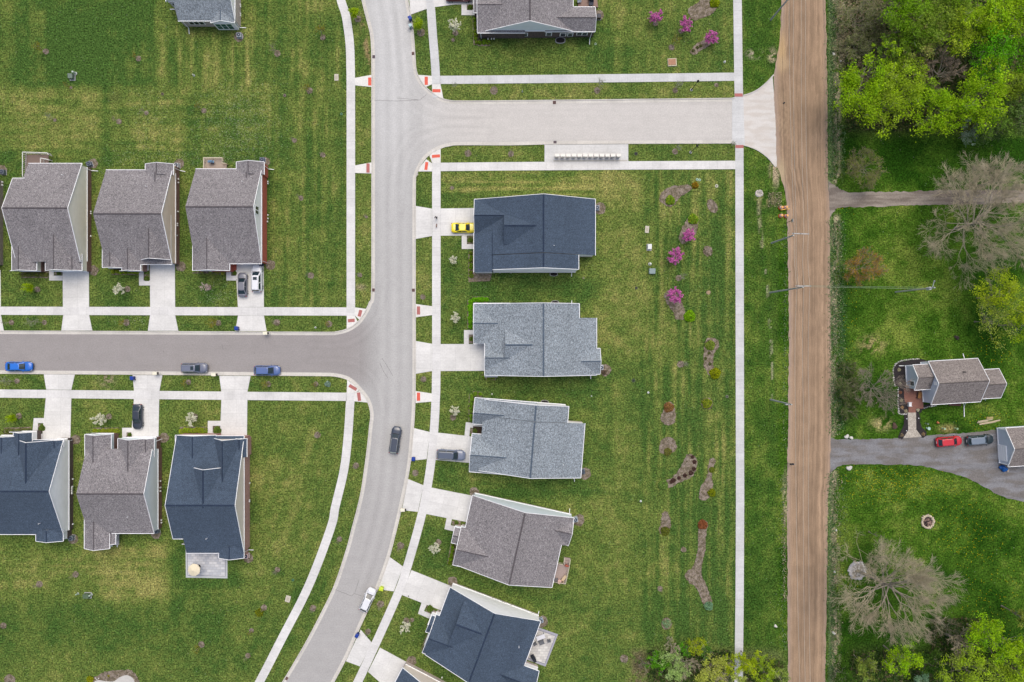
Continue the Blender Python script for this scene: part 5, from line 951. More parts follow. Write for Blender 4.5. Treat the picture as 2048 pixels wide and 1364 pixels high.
for pts, wd, a, b, lab, dn in [([(43, 549), (97, 549)], 11, HD, (126, 128, 62), 'sparse hedge in mulch before the left brown-roofed house', .55), ([(224, 544), (279, 544)], 9, HG, HY, 'green hedge before the middle brown-roofed house', 1), ([(385, 541), (426, 541)], 9, HG, HY, 'hedge left of the porch bump on the red-brick house', .9), ([(430, 545), (452, 545)], 6, HD, HY, 'short hedge under the bump of the red-brick house', .6),
    ([(8, 863), (62, 861)], 12, HD, (126, 124, 62), 'brownish hedge before the left blue-roofed house', .6), ([(187, 862), (238, 862)], 11, HG, HY, 'double hedge before the notched porch house', 1), ([(360, 861), (413, 861)], 12, HG, HY, 'clipped hedge before the cross-gabled blue-roofed house', 1),
    ([(942, 502), (942, 556)], 8, (110, 106, 40), HG, 'narrow hedge on the street side of the topmost east-row house', .7), ([(941.5, 600), (941.5, 656)], 11, (116, 180, 20), (128, 186, 40), 'lush hedge on the street side of the second east-row house', 1.5), ([(945, 600), (976, 600)], 11, (104, 170, 16), (116, 176, 24), 'lush hedge round the corner of the second east-row house', 1.2),
    ([(943, 788), (942, 843)], 8, HD, HG, 'dark hedge on the street side of the third east-row house', .9), ([(946, 787), (964, 789)], 8, HG, (110, 130, 40), 'short hedge at the top corner of the third east-row house', .9), ([(909, 1075), (900, 1128)], 9, (96, 104, 30), HG, 'olive hedge on the street side of the furnished-deck house', .9),
    ([(857, 1272), (846, 1302)], 8, HD, (110, 110, 40), 'sparse hedge on the street side of the fifth east-row house', .55), ([(862, 1240), (852, 1262)], 6, HD, HG, 'sparse hedge left of the porch of the fifth east-row house', .4), ([(950, 36), (952, 90)], 8, (118, 120, 40), HG, 'yellowish hedge at the left of the top-edge house', .8), ([(956, 86), (980, 86)], 10, (118, 122, 40), HG, 'yellowish hedge below the corner of the top-edge house', .8),
    ([(963, 753), (992, 756)], 7, (116, 124, 50), HG, 'small hedge at the lower corner of the second east-row house', .7)]:
    hedge(pts, wd, tuple(v*1.15 for v in a), tuple(v*1.15 for v in b), lab, len(lab), dn, hgt=.7)
for k, (x, y, w_, h_, lab) in enumerate([(117, 546, 15, 9, 'left brown-roofed house'), (293, 557, 11, 16, 'middle brown-roofed house'), (469, 546, 11, 9, 'red-brick house'), (83, 856, 13, 15, 'left blue-roofed house'), (259, 870, 12, 9, 'notched porch house'), (434, 861, 16, 18, 'cross-gabled house'), (940, 480, 11, 15, 'topmost east-row house'), (942.5, 678, 9, 17, 'second east-row house'), (950, 862, 20, 10, 'third east-row house'), (860, 1218, 15, 14, 'fifth east-row house'), (940, 14, 13, 11, 'top-edge house'), (913, 1046, 17, 9, 'fourth east-row house')]):
    tag(MB().box((*P(x, y).to_2d(), .04), (w_*S, h_*S, .05)).build('mulch_bed', M_mulch), kind='structure')
    shrub(x, y, min(w_, h_)*.5, (88, 118, 40), (104, 120, 50), 'low shrub in the small planting square by the front walk of the '+lab, zs=.8, name='front_shrub', group='shrubs in the front-walk planting squares')
tag(MB().prism([tuple(p) for p in world2([(937, 545), (950, 545), (950, 547), (984, 547), (980, 562), (937, 564)])], 0, .05).build('mulch_bed', mk('pinkish_chips', K(150, 134, 124), 1, [(6, .4)], rgb2=K(120, 110, 90), n2=(3, (1, 1, 1)))), kind='structure')
# ---- saplings in mulch rings
def sap_mesh(kind, seed):
    q = random.Random(seed); mb = MB(); tips = []
    ht = 3.1 if kind != 'bush' else 2.0; mb.tube([(0, 0, 0), (q.uniform(-.05, .05), q.uniform(-.05, .05), ht*.55), (0, 0, ht)], [.045, .03, .012], 6)
    nb = 16 if kind in ('white', 'pink') else 12; R_ = {'bare': .75, 'lime': .9, 'yellow': .85, 'white': 1.05, 'pink': 1.3, 'grey': .8, 'lying': .8, 'palepink': 1.1}[kind]
    for i in range(nb):
        a = i*2.4+q.uniform(-.3, .3); z0 = ht*q.uniform(.3, .8); r_ = R_*q.uniform(.65, 1.1); e = Vector((r_*math.cos(a), r_*math.sin(a), z0+q.uniform(.3, .9))); s = Vector((0, 0, z0)); mb.tube([s, s.lerp(e, .5)+Vector((0, 0, -.05)), e], [.018, .013, .007], 4, False); tips.append((s, e))
        for _ in range(3):
            m = s.lerp(e, q.uniform(.4, .9)); f = m+Vector((q.uniform(-.3, .3), q.uniform(-.3, .3), q.uniform(.1, .4))); mb.tube([m, f], [.009, .005], 3, False); tips.append((m, f))
    me = [None, None]; bm = mb.build('trunk', M_bark); me[0] = bm.data; bpy.data.objects.remove(bm)
    n, cols, sz, sp = {'bare': (60, ((150, 138, 110), (120, 116, 80)), .07, .06), 'lime': (1100, ((178, 208, 12), (156, 190, 12)), .14, .16), 'yellow': (260, ((150, 150, 40), (140, 132, 30)), .11, .12), 'white': (1250, ((255, 255, 236), (246, 246, 214)), .13, .05), 'palepink': (330, ((250, 226, 226), (236, 206, 206)), .12, .12), 'pink': (1700, ((246, 150, 220), (222, 104, 186)), .14, .08), 'grey': (200, ((168, 176, 150), (140, 150, 120)), .1, .08), 'lying': (200, ((168, 176, 150), (140, 150, 120)), .1, .08)}[kind]
    r = np.random.default_rng(seed); t = r.integers(0, len(tips), n); u = r.random(n)**.6; A = np.array([tuple(a) for a, b in tips]); B = np.array([tuple(b) for a, b in tips])
    p = A[t]*(1-u[:, None])+B[t]*u[:, None]+r.normal(size=(n, 3))*sp; kk = r.random((n, 1)); col = (np.array(K(*cols[0]))*kk+np.array(K(*cols[1]))*(1-kk))*r.uniform(.8, 1.15, (n, 1))
    V, F, Cc = leafquads(p, None, sz*1.25, col, up=.5); return me[0], npmesh('crown', V, F, Cc, M_leaf)
SM = {}
def ring(x, y, r, dark=False, seed=0):
    q = random.Random(int(x*7+y)); o = P(x, y); pr = []
    for i in range(18): a = 2*math.pi*i/18; rr = r*S*q.uniform(.88, 1.1); pr.append((o.x+rr*math.cos(a), o.y+rr*math.sin(a)))
    tag(MB().prism(pr, 0, .05).build('mulch_ring', M_mulch if not dark else M_dmulch), kind='structure')
def sapling(x, y, kind, label, group=None, sc_=1., rr=5.5, cr=None, name=None):
    """trunk foot at the mulch ring (x,y)"""
    if rr: ring(x, y, rr)
    q = random.Random(int(x*13+y*7)); key = (kind, q.randrange(3))
    if key not in SM: SM[key] = sap_mesh(kind, hash(key[0]) % 97+key[1]) if False else sap_mesh(kind, sum(map(ord, kind))+key[1]*11)
    o = P(x, y); root = empty(name or {'white': 'white_blossom_tree', 'pink': 'pink_blossom_tree'}.get(kind, 'sapling'), o, q.uniform(0, 6), label, 'tree', group)
    t = link('trunk', SM[key][0], root); c = link('crown', SM[key][1], root); t.scale = c.scale = (sc_, sc_, sc_)
    if cr:            # crown seen off to the side of the ring: the little tree leans
        d = P(cr[0], cr[1], 2.0*sc_)-o; d.z = 0; ang = math.atan2(d.length, 2.0*sc_); ax = Vector((0, 0, 1)).cross(d.normalized()); root.rotation_mode = 'QUATERNION'
        from mathutils import Quaternion
        root.rotation_quaternion = Quaternion(ax, min(ang, .8)) @ Quaternion((0, 0, 1), q.uniform(0, 6))
    return root
def row(lst, what, where, axis, group):
    """labels by order along the strip; lst (x,y,kind,scale,ringradius)"""
    o = sorted(lst, key=lambda t: t[axis]); frm = 'left' if axis == 0 else 'top'
    for i, t in enumerate(o): sapling(t[0], t[1], t[2], f'{ {"bare":"bare","lime":"lime-leaved","yellow":"yellowing","grey":"pale grey-green"}[t[2]]} sapling in {where}, {ordinal(i+1, 0)} from {frm}', group, *(t[3:5] if len(t) > 3 else ()), **({'cr': t[5]} if len(t) > 5 else {}))
row([(92, 103, 'yellow', 1, 6), (277, 117, 'yellow', .7, 5.5), (142, 175, 'yellow', .6, 3), (238, 243, 'bare', .8, 5.5), (293, 226, 'bare', .8, 4.5), (110, 240, 'grey', .8, 3.5, (98, 233)), (408, 221, 'yellow', .8, 5.5, (393, 210))], 0, 'the lawn above the left houses', 0, 'saplings on the upper left lawn')
row([(555, 107, 'bare', 1.2, 6.5), (646, 75, 'yellow', 1.2, 5.5, (641, 58)), (619, 181, 'yellow', .8, 6.5), (589, 281, 'bare', .6, 5), (646, 310, 'bare', .6, 5.5), (602, 396, 'bare', .7, 5), (622, 551, 'bare', .8, 6.5)], 0, 'the lawn beside the west walk', 1, 'saplings on the lawn west of the main road')
row([(716, 38, 'lime', 1, 6.5, (709, 25)), (733, 434, 'bare', .6, 3), (720, 550, 'grey', .5, 4.5)], 0, 'the verge left of the main road, upper part', 1, 'saplings on the verge west of the main road')
row([(712, 931, 'bare', .7, 6), (679, 1078, 'bare', .7, 5.5), (626, 1216, 'bare', .6, 6.5)], 0, 'the verge inside the road bend', 1, 'saplings on the verge inside the bend')
row([(842, 65, 'lime', .95, 8, (837, 50)), (846, 594, 'bare', .7, 5.5), (847, 758, 'bare', .8, 6), (831, 946, 'bare', .7, 6.5), (801, 1091, 'bare', .8, 7), (761, 1208, 'bare', .7, 7), (736, 1263, 'bare', .6, 6)], 0, 'the verge right of the main road', 1, 'saplings on the verge east of the main road')
row([(988, 181, 'bare', .7, 8), (1194, 181, 'grey', 1, 6.5, (1201, 167)), (1350, 181, 'grey', 1, 5.5, (1358, 168)), (1433, 170, 'bare', .3, 4.5)], 0, 'the verge above the cross street', 0, 'saplings on the verge above the cross street')
row([(936, 307, 'bare', .8, 7), (1022, 308, 'bare', .8, 6), (1350, 303, 'grey', .8, 6, (1357, 296)), (1462, 291, 'grey', .7, 0)], 0, 'the verge below the cross street', 0, 'saplings on the verge below the cross street')
row([(23, 645, 'bare', .7, 5.5, (8, 645)), (89, 645, 'grey', 1.1, 5, (62, 643)), (253, 645, 'yellow', .8, 6.5), (437, 646, 'yellow', 1.2, 6), (554, 645, 'bare', .8, 6.5), (658, 648, 'yellow', .6, 6.5)], 0, 'the verge above the west street', 0, 'saplings on the verge above the west street')
row([(34, 762, 'grey', 1.1, 5.5, (8, 762)), (377, 764, 'yellow', .9, 5.5), (537, 768, 'yellow', .9, 5.5), (632, 768, 'yellow', .6, 5)], 0, 'the verge below the west street', 0, 'saplings on the verge below the west street')
row([(635, 870, 'bare', .5, 6.5), (555, 1139, 'bare', .8, 5.5), (528, 1215, 'bare', .5, 6), (503, 1261, 'yellow', .5, 5), (79, 1168, 'bare', .6, 6.5), (151, 1149, 'bare', .6, 6.5), (7, 1251, 'yellow', .8, 6.5), (403, 1289, 'yellow', .8, 6.5), (496, 1311, 'bare', .6, 5.5), (20, 1360, 'bare', .7, 11)], 0, 'the lower left lawn', 0, 'saplings on the lower left lawn')
row([(1343, 95, 'yellow', 1, 6, (1352, 80)), (1357, 556, 'grey', .8, 6, (1368, 552)), (1361, 728, 'grey', .8, 7, (1373, 727)), (1367, 1099, 'bare', .4, 5.5), (1320, 1177, 'bare', .5, 5.5), (1248, 1317, 'bare', .6, 8), (904, 376, 'pink', .25, 4)][:6], 0, 'the back lawn of the east row', 1, 'saplings on the back lawn of the east row')
ring(904, 376, 4); ring(906, 80, 4); ring(824, 1240, 4.5); ring(1417, 585, 4.5)
tag(MB().prism([tuple(p) for p in world2(oval(1417, 585, 3.6, 3.6))], 0, .06).build('sandy_patch', mk('sandy_soil', K(168, 148, 116), 1, [(5, .2)])), kind='structure')
for x, y, s_, cx_, cy_, lab in [(911, 66, 1.15, 909, 52, 'white-blossomed tree on the front lawn of the top-edge house'), (908, 522, .8, 908, 522, 'small white-blossomed tree beside the topmost east-row house'), (912, 636, .85, 912, 636, 'cream-blossomed tree beside the second east-row house'), (906, 835, 1, 910, 820, 'cream-blossomed tree beside the third east-row house'), (877, 1084, 1, 870, 1095, 'white-blossomed tree beside the fourth east-row house'), (813, 1241, .9, 811, 1253, 'white-blossomed tree beside the fifth east-row house'),
    (255, 578, 1.0, 240, 578, 'white-blossomed tree before the middle brown-roofed house'), (218, 833, 1.15, 202, 838, 'large white-blossomed tree before the notched porch house'), (390, 833, 1.05, 383, 837, 'white-blossomed tree before the cross-gabled house')]:
    r_ = 6 if (cx_, cy_) != (x, y) else 0; sapling(x, y, 'white', lab, 'white-blossomed front lawn trees', s_, r_, cr=(cx_, cy_) if r_ else None)
sapling(38, 832, 'lime', 'pale lime tree before the left blue-roofed house', None, .8, 6, cr=(25, 836)); sapling(75, 579, 'lime', 'lime-leaved small tree before the left brown-roofed house', None, .85, 6, cr=(59, 576)); sapling(417, 575, 'palepink', 'sparse pale pink tree before the red-brick house', None, .75, 6, name='pale_blossom_tree')
for x, y, s_, cx_, cy_, rr, lab in [(1311, 47, 1.0, 1312, 33, 5.5, 'pink-blossomed tree at the top, leftmost of the upper three'), (1362, 62, 1.05, 1371, 50, 5, 'pink-blossomed tree at the top, middle of the upper three'), (1417, 84, 1, 1424, 76, 0, 'pink-blossomed tree on the slanting bed near the top'), (1371, 474, 1.02, 1370, 472, 0, 'pink-blossomed tree on the bed below the light green ball shrub'), (1344, 515, 1.2, 1344, 514, 0, 'pink-blossomed tree standing in open lawn without a bed'), (1343, 592, 1.2, 1342, 590, 0, 'lowest pink-blossomed tree, on the leaning mulch bed')]:
    sapling(x, y, 'pink', lab, 'pink-blossomed trees on the back lawn', s_, rr, cr=(cx_, cy_) if rr else None)
sapling(910, 176, 'grey', 'tiny pale tree at the left end of the verge above the cross street', None, .7, 0); shrub(655, 768, 6, (150, 170, 160), (110, 140, 120), 'small blue-grey conifer on the verge below the west street', name='small_conifer')
for x, y in [(186, 327), (358, 328), (530, 324), (4, 340), (146, 1077), (1200, 417), (1210, 740), (1170, 947), (1157, 1040), (478, 74), (187, 541), (362, 533), (541, 530), (152, 879), (328, 876), (948, 984), (905, 1163), (823, 1322), (1083, 1243), (497, 1116), (312, 1068), (1198, 30)]:
    ring(x, y, 10 if x not in (1200, 1210, 1170, 1157, 1083) else 12)
shrub(1209, 745, 5, (120, 100, 90), (100, 90, 70), 'brownish plant by the rear corner of the second east-row house', name='corner_plant')
# ---------------------------------------------------------------- vehicles
M_tyre = mk('tyre_rubber', K(34, 34, 36), .9); M_rim = mk('alloy_rim', K(190, 192, 196), .3, metal=.6)
M_glass = mk('car_glass', K(40, 56, 64), .12, spec=.45, coat=.15); M_glassl = mk('painted_sky_glass', K(176, 190, 180), .08, spec=.9, coat=.8)  # second glass: reflected sky painted in as a pale base colour
M_lamp = mk('headlamp_glass', K(226, 230, 234), .15); M_tail = mk('tail_lamp', K(170, 30, 30), .25); M_rail = mk('roof_rail_metal', K(196, 200, 204), .3, metal=.4)
def paint(name, rgb): return mk('car_paint_'+name, K(*rgb), .3, [(.8, .03)], metal=.0, spec=.5, coat=.7)
def car(px, py, head, L_, W_, Hh, color, kind, label, glass=None, roofc=None, rails=False, sunroof=False, rearglass=None, zc=.8, hood=None):
    """head: degrees, 0 = pointing right in the picture, 90 = pointing up; px,py centre of the car as seen"""
    q = P(px, py, zc); root = empty({'sedan': 'sedan', 'coupe': 'coupe', 'suv': 'suv', 'hatch': 'hatchback'}[kind], (q.x, q.y, 0), R(head), label, 'car')
    w = W_/2; N_ = 22; suv = kind in ('suv', 'hatch'); hoodz = {'sedan': .92, 'coupe': .84, 'suv': 1.08, 'hatch': .98}[kind]; tail = {'sedan': 1.0, 'coupe': .96, 'suv': 1.06, 'hatch': 1.0}[kind]; belt = {'sedan': .98, 'coupe': .92, 'suv': 1.12, 'hatch': 1.02}[kind]
    ring_ = []; ts = [0, .012, .03, .06, .1, .15, .2, .26, .33, .4, .48, .56, .63, .7, .76, .82, .87, .91, .95, .975, .99, 1.0]; ts = ts[:22]
    for t in ts:
        x = (t-.5)*L_
        wf = 1-.30*max(0, (t-.8)/.2)**2.6-.10*max(0, (t-.93)/.07)**2-.17*max(0, (.16-t)/.16)**2.2-.06*max(0, (.03-t)/.03)
        wf *= 1-.02*math.exp(-((t-.45)/.2)**2)+.015*math.exp(-((t-.8)/.07)**2)+.015*math.exp(-((t-.18)/.07)**2)
        top = (tail+(belt-tail)*min(1, t/.3)) if t < .62 else belt+(hoodz-belt)*min(1, (t-.62)/.12)-.22*max(0, (t-.86)/.14)**2
        if t < .05: top -= .12*(1-t/.05)
        lo = .24+.12*max(0, (t-.94)/.06)+.12*max(0, (.05-t)/.05); W = w*wf
        ring_.append([(x, y, z) for y, z in [(0, lo), (-.86*W, lo), (-.97*W, lo+.12), (-W, .55), (-.99*W, top-.26), (-.93*W, top-.09), (-.82*W, top-.01), (-.45*W, top+.035), (0, top+.045), (.45*W, top+.035), (.82*W, top-.01), (.93*W, top-.09), (.99*W, top-.26), (W, .55), (.97*W, lo+.12), (.86*W, lo)]])
    mb = MB(); n = 16; vs = [p for r_ in ring_ for p in r_]; fs = [(i*n+k, (i+1)*n+k, (i+1)*n+(k+1) % n, i*n+(k+1) % n) for i in range(len(ts)-1) for k in range(n)]+[tuple(range(n)), tuple((len(ts)-1)*n+k for k in reversed(range(n)))]
    mb.add(vs, fs); col = paint(*color); body = mb.build('body', col, root, smooth=True)
    # glasshouse
    xr, xr2, xf2, xf = {'sedan': (-.41, -.24, .08, .24), 'coupe': (-.36, -.19, .06, .20), 'suv': (-.475, -.42, .09, .23), 'hatch': (-.465, -.36, .08, .25)}[kind]
    bz = belt-.02; y0, y1 = w*.86, w*.66
    def rg(xa, xb, y, z, c): return [(xa*L_, -y*.86, z), (xa*L_+.10*(1 if c else 1), -y, z), (xb*L_-.16, -y, z), (xb*L_, -y*.8, z), (xb*L_+.05, 0, z), (xb*L_, y*.8, z), (xb*L_-.16, y, z), (xa*L_+.10, y, z), (xa*L_, y*.86, z), (xa*L_-.05, 0, z)]
    b_ = rg(xr, xf, y0, bz, 0); t_ = rg(xr2, xf2, y1, Hh-.04, 1); c_ = rg(xr2+.03, xf2-.02, y1*.8, Hh, 1); g = MB()
    g.add(b_+t_+c_, [(i, (i+1) % 10, 10+(i+1) % 10, 10+i) for i in range(10)]+[(10+i, 10+(i+1) % 10, 20+(i+1) % 10, 20+i) for i in range(10)]+[tuple(20+i for i in range(10))])
    g.build('roof', paint(*roofc) if roofc else col, root)
    gm = glass or M_glass
    def pane(pts, nm, m, ins=.1, off=.014):
        pts = [Vector(p) for p in pts]; c = sum(pts, Vector())/len(pts); nrm = (pts[1]-pts[0]).cross(pts[2]-pts[0]).normalized()
        if nrm.dot(c-Vector((0, 0, .9))) < 0: nrm = -nrm
        p2 = [p+(c-p).normalized()*min(ins*1.4, (c-p).length*.35)+nrm*off for p in pts]; k = len(pts)
        p3 = [p-nrm*(off+.01) for p in p2]; MB().add(p2+p3, [tuple(range(k)), tuple(reversed(range(k, 2*k)))]+[(i, (i+1) % k, k+(i+1) % k, k+i) for i in range(k)]).build(nm, m, root)
    def quad2(i0, i1, i2, nm, m, ins=.05):      # two-facet screen
        A, B, C_ = Vector(b_[i0]), Vector(b_[i1]), Vector(b_[i2]); D_, E, F_ = Vector(t_[i0]), Vector(t_[i1]), Vector(t_[i2]); out = []
        lo = [A.lerp(D_, .08), B.lerp(E, .06), C_.lerp(F_, .08)]; hi = [A.lerp(D_, .95), B.lerp(E, .95), C_.lerp(F_, .95)]
        nrm = (B-A).cross(D_-A).normalized(); nrm = nrm if nrm.z > 0 else -nrm
        p = [v+Vector((0, 0, .012))+nrm*.012 for v in lo+hi[::-1]]; p[0] = p[0].lerp(p[2], .03); p[2] = p[2].lerp(p[0], .03)
        dn = [v-nrm*.02 for v in p]; MB().add(p+dn, [(0, 1, 4, 5), (1, 2, 3, 4), (11, 10, 7, 6), (10, 9, 8, 7)]+[(i, (i+1) % 6, 6+(i+1) % 6, 6+i) for i in range(6)]).build(nm, m, root)
    quad2(3, 4, 5, 'windscreen', gm); quad2(0, 9, 8, 'rear_window', rearglass or gm)
    for sgn, (ia, ib) in ((-1, (1, 2)), (1, (7, 6))):
        a, b = Vector(b_[ia]), Vector(b_[ib]); c, d = Vector(t_[ia]), Vector(t_[ib])
        for u0, u1 in ((.02, .46), (.5, .97)):
            q4 = [a.lerp(b, u0).lerp(c.lerp(d, u0), .1), a.lerp(b, u1).lerp(c.lerp(d, u1), .1), a.lerp(b, u1).lerp(c.lerp(d, u1), .9), a.lerp(b, u0).lerp(c.lerp(d, u0), .9)]
            pane(q4, 'side_window', M_glass, .03)
    for sx in (-1, 1):
        for tx in (-.31, .315):
            m = MB(); x = tx*L_; R0 = .345 if suv else .32; y = sx*(w-.1)
            m.tube([(x, y-.11, R0), (x, y-.09, R0), (x, y+.09, R0), (x, y+.11, R0)], [R0*.9, R0, R0, R0*.9], 18); wh = m.build('wheel', M_tyre, root)
            MB().tube([(x, y+sx*.105, R0), (x, y+sx*.125, R0)], [R0*.62, R0*.55], 14).build('rim', M_rim, wh)
        MB().box((.435*L_, sx*w*.62, hoodz-.26), (.34, .42, .12), rz=-sx*.5).build('headlight', M_lamp, root, bevel=.02)
        MB().box((-.482*L_, sx*w*.74, tail-.2), (.12, .3, .16), rz=sx*.35).build('tail_light', M_tail, root, bevel=.02)
        MB().box(((xf-.05)*L_, sx*(w+.07), belt+.02), (.13, .2, .13), rz=-sx*.2).build('door_mirror', col, root, bevel=.03)
        if rails: MB().tube([(xr2*L_+.15, sx*y1*.93, Hh-.03), (xr2*L_+.25, sx*y1*.93, Hh+.05), (xf2*L_-.35, sx*y1*.93, Hh+.05), (xf2*L_-.2, sx*y1*.93, Hh-.03)], .028, 6).build('roof_rail', M_rail, root)
    if hood: MB().bb(.285*L_, -w*.55, hoodz+.045, .43*L_, w*.55, hoodz+.05)
    # bonnet seam, number plates, wiper cowl
    MB().box(((xf+.012)*L_, 0, belt+.035), (.1, w*1.35, .03)).build('cowl', M_black, root)
    MB().box((-.5*L_-.005, 0, .72), (.02, .5, .13)).build('rear_plate', M_white, root)
    mb = MB()
    for sx in (-1, 1): mb.box((.34*L_, sx*w*.72, hoodz+.012), (.24*L_, .018, .02), rz=-sx*.06)
    mb.bar((.455*L_, -w*.5, hoodz-.1), (.455*L_, w*.5, hoodz-.1), .02).build('bonnet_seam', M_black, root)
    if sunroof: MB().bb((xf2-.16)*L_, -y1*.55, Hh-.01, (xf2-.05)*L_, y1*.55, Hh+.015).build('sunroof', M_glass, root)
    return root
car(37.5, 733, 0, 5.0, 1.85, 1.45, ('vivid_blue', (28, 110, 214)), 'sedan', 'vivid blue sedan parked at the left edge of the west street', roofc=('vivid_blue_roof', (30, 118, 224)))
car(388.5, 736, 0, 4.9, 1.92, 1.7, ('grey_blue', (112, 118, 138)), 'suv', 'grey SUV with roof rails and sunroof parked on the west street', rails=True, sunroof=True)
car(534, 741, 0, 4.9, 1.92, 1.65, ('mid_blue', (84, 110, 168)), 'hatch', 'muted blue SUV parked nearest the junction on the west street')
car(484.5, 569, 90, 4.55, 1.8, 1.45, ('gunmetal', (118, 120, 132)), 'sedan', 'dark grey sedan on the driveway of the red-brick house')
car(513.5, 557, 90, 5.15, 2.0, 1.8, ('white', (236, 238, 244)), 'suv', 'white SUV with a small sunroof on the driveway of the red-brick house', sunroof=True, rails=True)
car(274.5, 833.5, -90, 4.75, 1.82, 1.45, ('black', (46, 54, 68)), 'sedan', 'glossy black sedan on the driveway of the notched porch house')
car(790.5, 880, 81.5, 5.15, 1.9, 1.62, ('blue_black', (58, 68, 86)), 'suv', 'blue-black SUV driving on the curving main road', rearglass=M_glassl, rails=True)
car(902, 910, -3, 5.45, 2.0, 1.85, ('steel', (122, 132, 156)), 'suv', 'steel grey SUV with long dark roof on the third east-row driveway', rails=True, roofc=('slate', (78, 90, 112)))
car(928.5, 455.5, 0, 4.85, 1.95, 1.3, ('yellow', (255, 232, 8)), 'coupe', 'bright yellow coupe with its nose under the dark blue roof', zc=.6)
car(735.5, 1200, 66, 4.7, 1.85, 1.45, ('pearl', (238, 240, 246)), 'hatch', 'white hatchback parked beside the kerb near the lime bin')
car(1898.5, 883, 5, 4.75, 1.85, 1.6, ('red', (206, 30, 46)), 'hatch', 'red hatchback on the dark gravel drive by the farmhouse')
car(1960, 880, 5, 4.95, 1.85, 1.6, ('dark_green', (42, 56, 62)), 'suv', 'blackish SUV on the dark gravel drive facing the garage', roofc=('mist', (120, 134, 150)))
car(918, -8, 0, 5.0, 1.9, 1.6, ('maroon', (112, 42, 62)), 'suv', 'maroon car cut by the top edge on the top house driveway')
# ---------------------------------------------------------------- bins, boxes and street things
def bin_(px, py, rot, rgb, label, lidrgb=None, name='wheelie_bin', group=None, sz=(.62, .74)):
    o = P(px, py, .7); root = empty(name, (o.x, o.y, .1), R(rot), label, 'bin', group); m = mk('bin_plastic_%d_%d_%d' % rgb, K(*rgb), .5, [(3, .05)]); m2 = mk('bin_plastic_%d_%d_%d' % (lidrgb or rgb), K(*(lidrgb or rgb)), .5)
    a, b = sz; mb = MB(); p = [(-a*.4, -b*.38), (a*.4, -b*.38), (a*.4, b*.38), (-a*.4, b*.38)]
    mb.add([(x, y, 0) for x, y in p]+[(x*1.2, y*1.2, .95) for x, y in p], [(3, 2, 1, 0), (4, 5, 6, 7)]+[(i, (i+1) % 4, 4+(i+1) % 4, 4+i) for i in range(4)]).build('body', m, root, bevel=.02)
    l = MB(); l.add([(x*1.28, y*1.28, .95) for x, y in p]+[(x*1.28, y*1.28, 1.0) for x, y in p]+[(x*.85, y*.85, 1.06) for x, y in p], [(3, 2, 1, 0)]+[(i+4*k, (i+1) % 4+4*k, 4+4*k+(i+1) % 4, 4+4*k+i) for k in (0, 1) for i in range(4)]+[(8, 9, 10, 11)]).build('lid', m2, root)
    MB().tube([(-a*.35, -b*.56, .93), (a*.35, -b*.56, .93)], .025, 6).build('handle', M_black, root)
    for s_ in (-1, 1): MB().tube([(s_*a*.42, -b*.42, .12), (s_*a*.42+.05*s_, -b*.42, .12)], .13, 12).build('wheel', M_tyre, root)
GB = 'blue recycling bins set out at the kerb'
BL = (20, 52, 134)
for x, y, r_, lab in [(820, 37, 28, 'blue bin at the kerb near the top edge, above the lime sapling'), (473.5, 656.5, 0, 'blue bin on the verge above the west street'), (265, 756, 0, 'blue bin on the verge below the west street'), (827, 917.5, -5, 'blue bin at the third east-row driveway'), (714.5, 1270, -30, 'blue bin at the bottom driveway by the curving road')]:
    bin_(x, y, r_, BL, lab, (26, 64, 160), group=GB, name='recycling_bin')
bin_(763, 1177, -15, (208, 230, 60), 'lime-yellow bin at the kerb beside the white hatchback', sz=(.8, .7)); bin_(821, 52, 25, (190, 214, 220), 'pale bin with a dark side at the kerb near the top', sz=(.6, .6)); bin_(523, 529, 90, (32, 34, 86), 'dark navy bin by the garage corner of the red-brick house', sz=(.5, .55))
def bag(px, py, label):
    o = P(px, py); root = empty('kerb_mailbox', o, 0, label, 'mailbox', 'cream mailboxes beside the driveways'); MB().box((0, 0, 1.15), (.85, .6, .32)).build('box', mk('cream_enamel', K(250, 244, 222), .5), root, bevel=.04)
    MB().bb(-.06, -.06, 0, .06, .06, 1.0).build('post', M_black, root); MB().box((.54, 0, 1.12), (.2, .42, .34)).build('news_tube', mk('dark_tube', K(66, 60, 56), .7), root)
bag(534.5, 666.5, 'cream mailbox on the kerb of the red-brick house driveway'); bag(316, 746, 'cream mailbox between two driveways, left one below the west street'); bag(432.5, 748.5, 'cream mailbox at the cross-gabled house driveway kerb'); bag(807, 1017, 'cream mailbox at the fourth east-row driveway kerb')
# cluster mailboxes
def cluster(x, lab):
    b = P(x, 312.5, 0); o = P(x, 310.5, 1.45); root = empty('cluster_mailbox', (o.x, o.y, .08), 0, lab, 'mailbox', 'cream cluster mailboxes on the concrete pad')
    c = mk('cream_metal', K(244, 240, 232), .45); side = mk('beige_metal', K(196, 184, 170), .5)
    MB().bb(-.39, -.24, .42, .39, .24, 1.42).build('cabinet', side, root); MB().bb(-.42, -.28, 1.42, .42, .27, 1.5).build('top', c, root, bevel=.015); MB().bb(-.12, -.12, .0, .12, .12, .42).bb(-.3, -.22, 0, .3, .22, .03).build('pedestal', side, root)
    d = MB()
    for i in range(4):
        for j in range(3): d.bb(-.36+j*.245, -.262, .48+i*.23, -.36+j*.245+.22, -.24, .48+i*.23+.2)
    d.build('doors', c, root)
for i in range(12): cluster(1114.3+i*11.18, ('leftmost' if i == 0 else 'rightmost' if i == 11 else ordinal(i+1, 0)+' from the left')+' of the twelve cream cluster mailboxes on the pad')
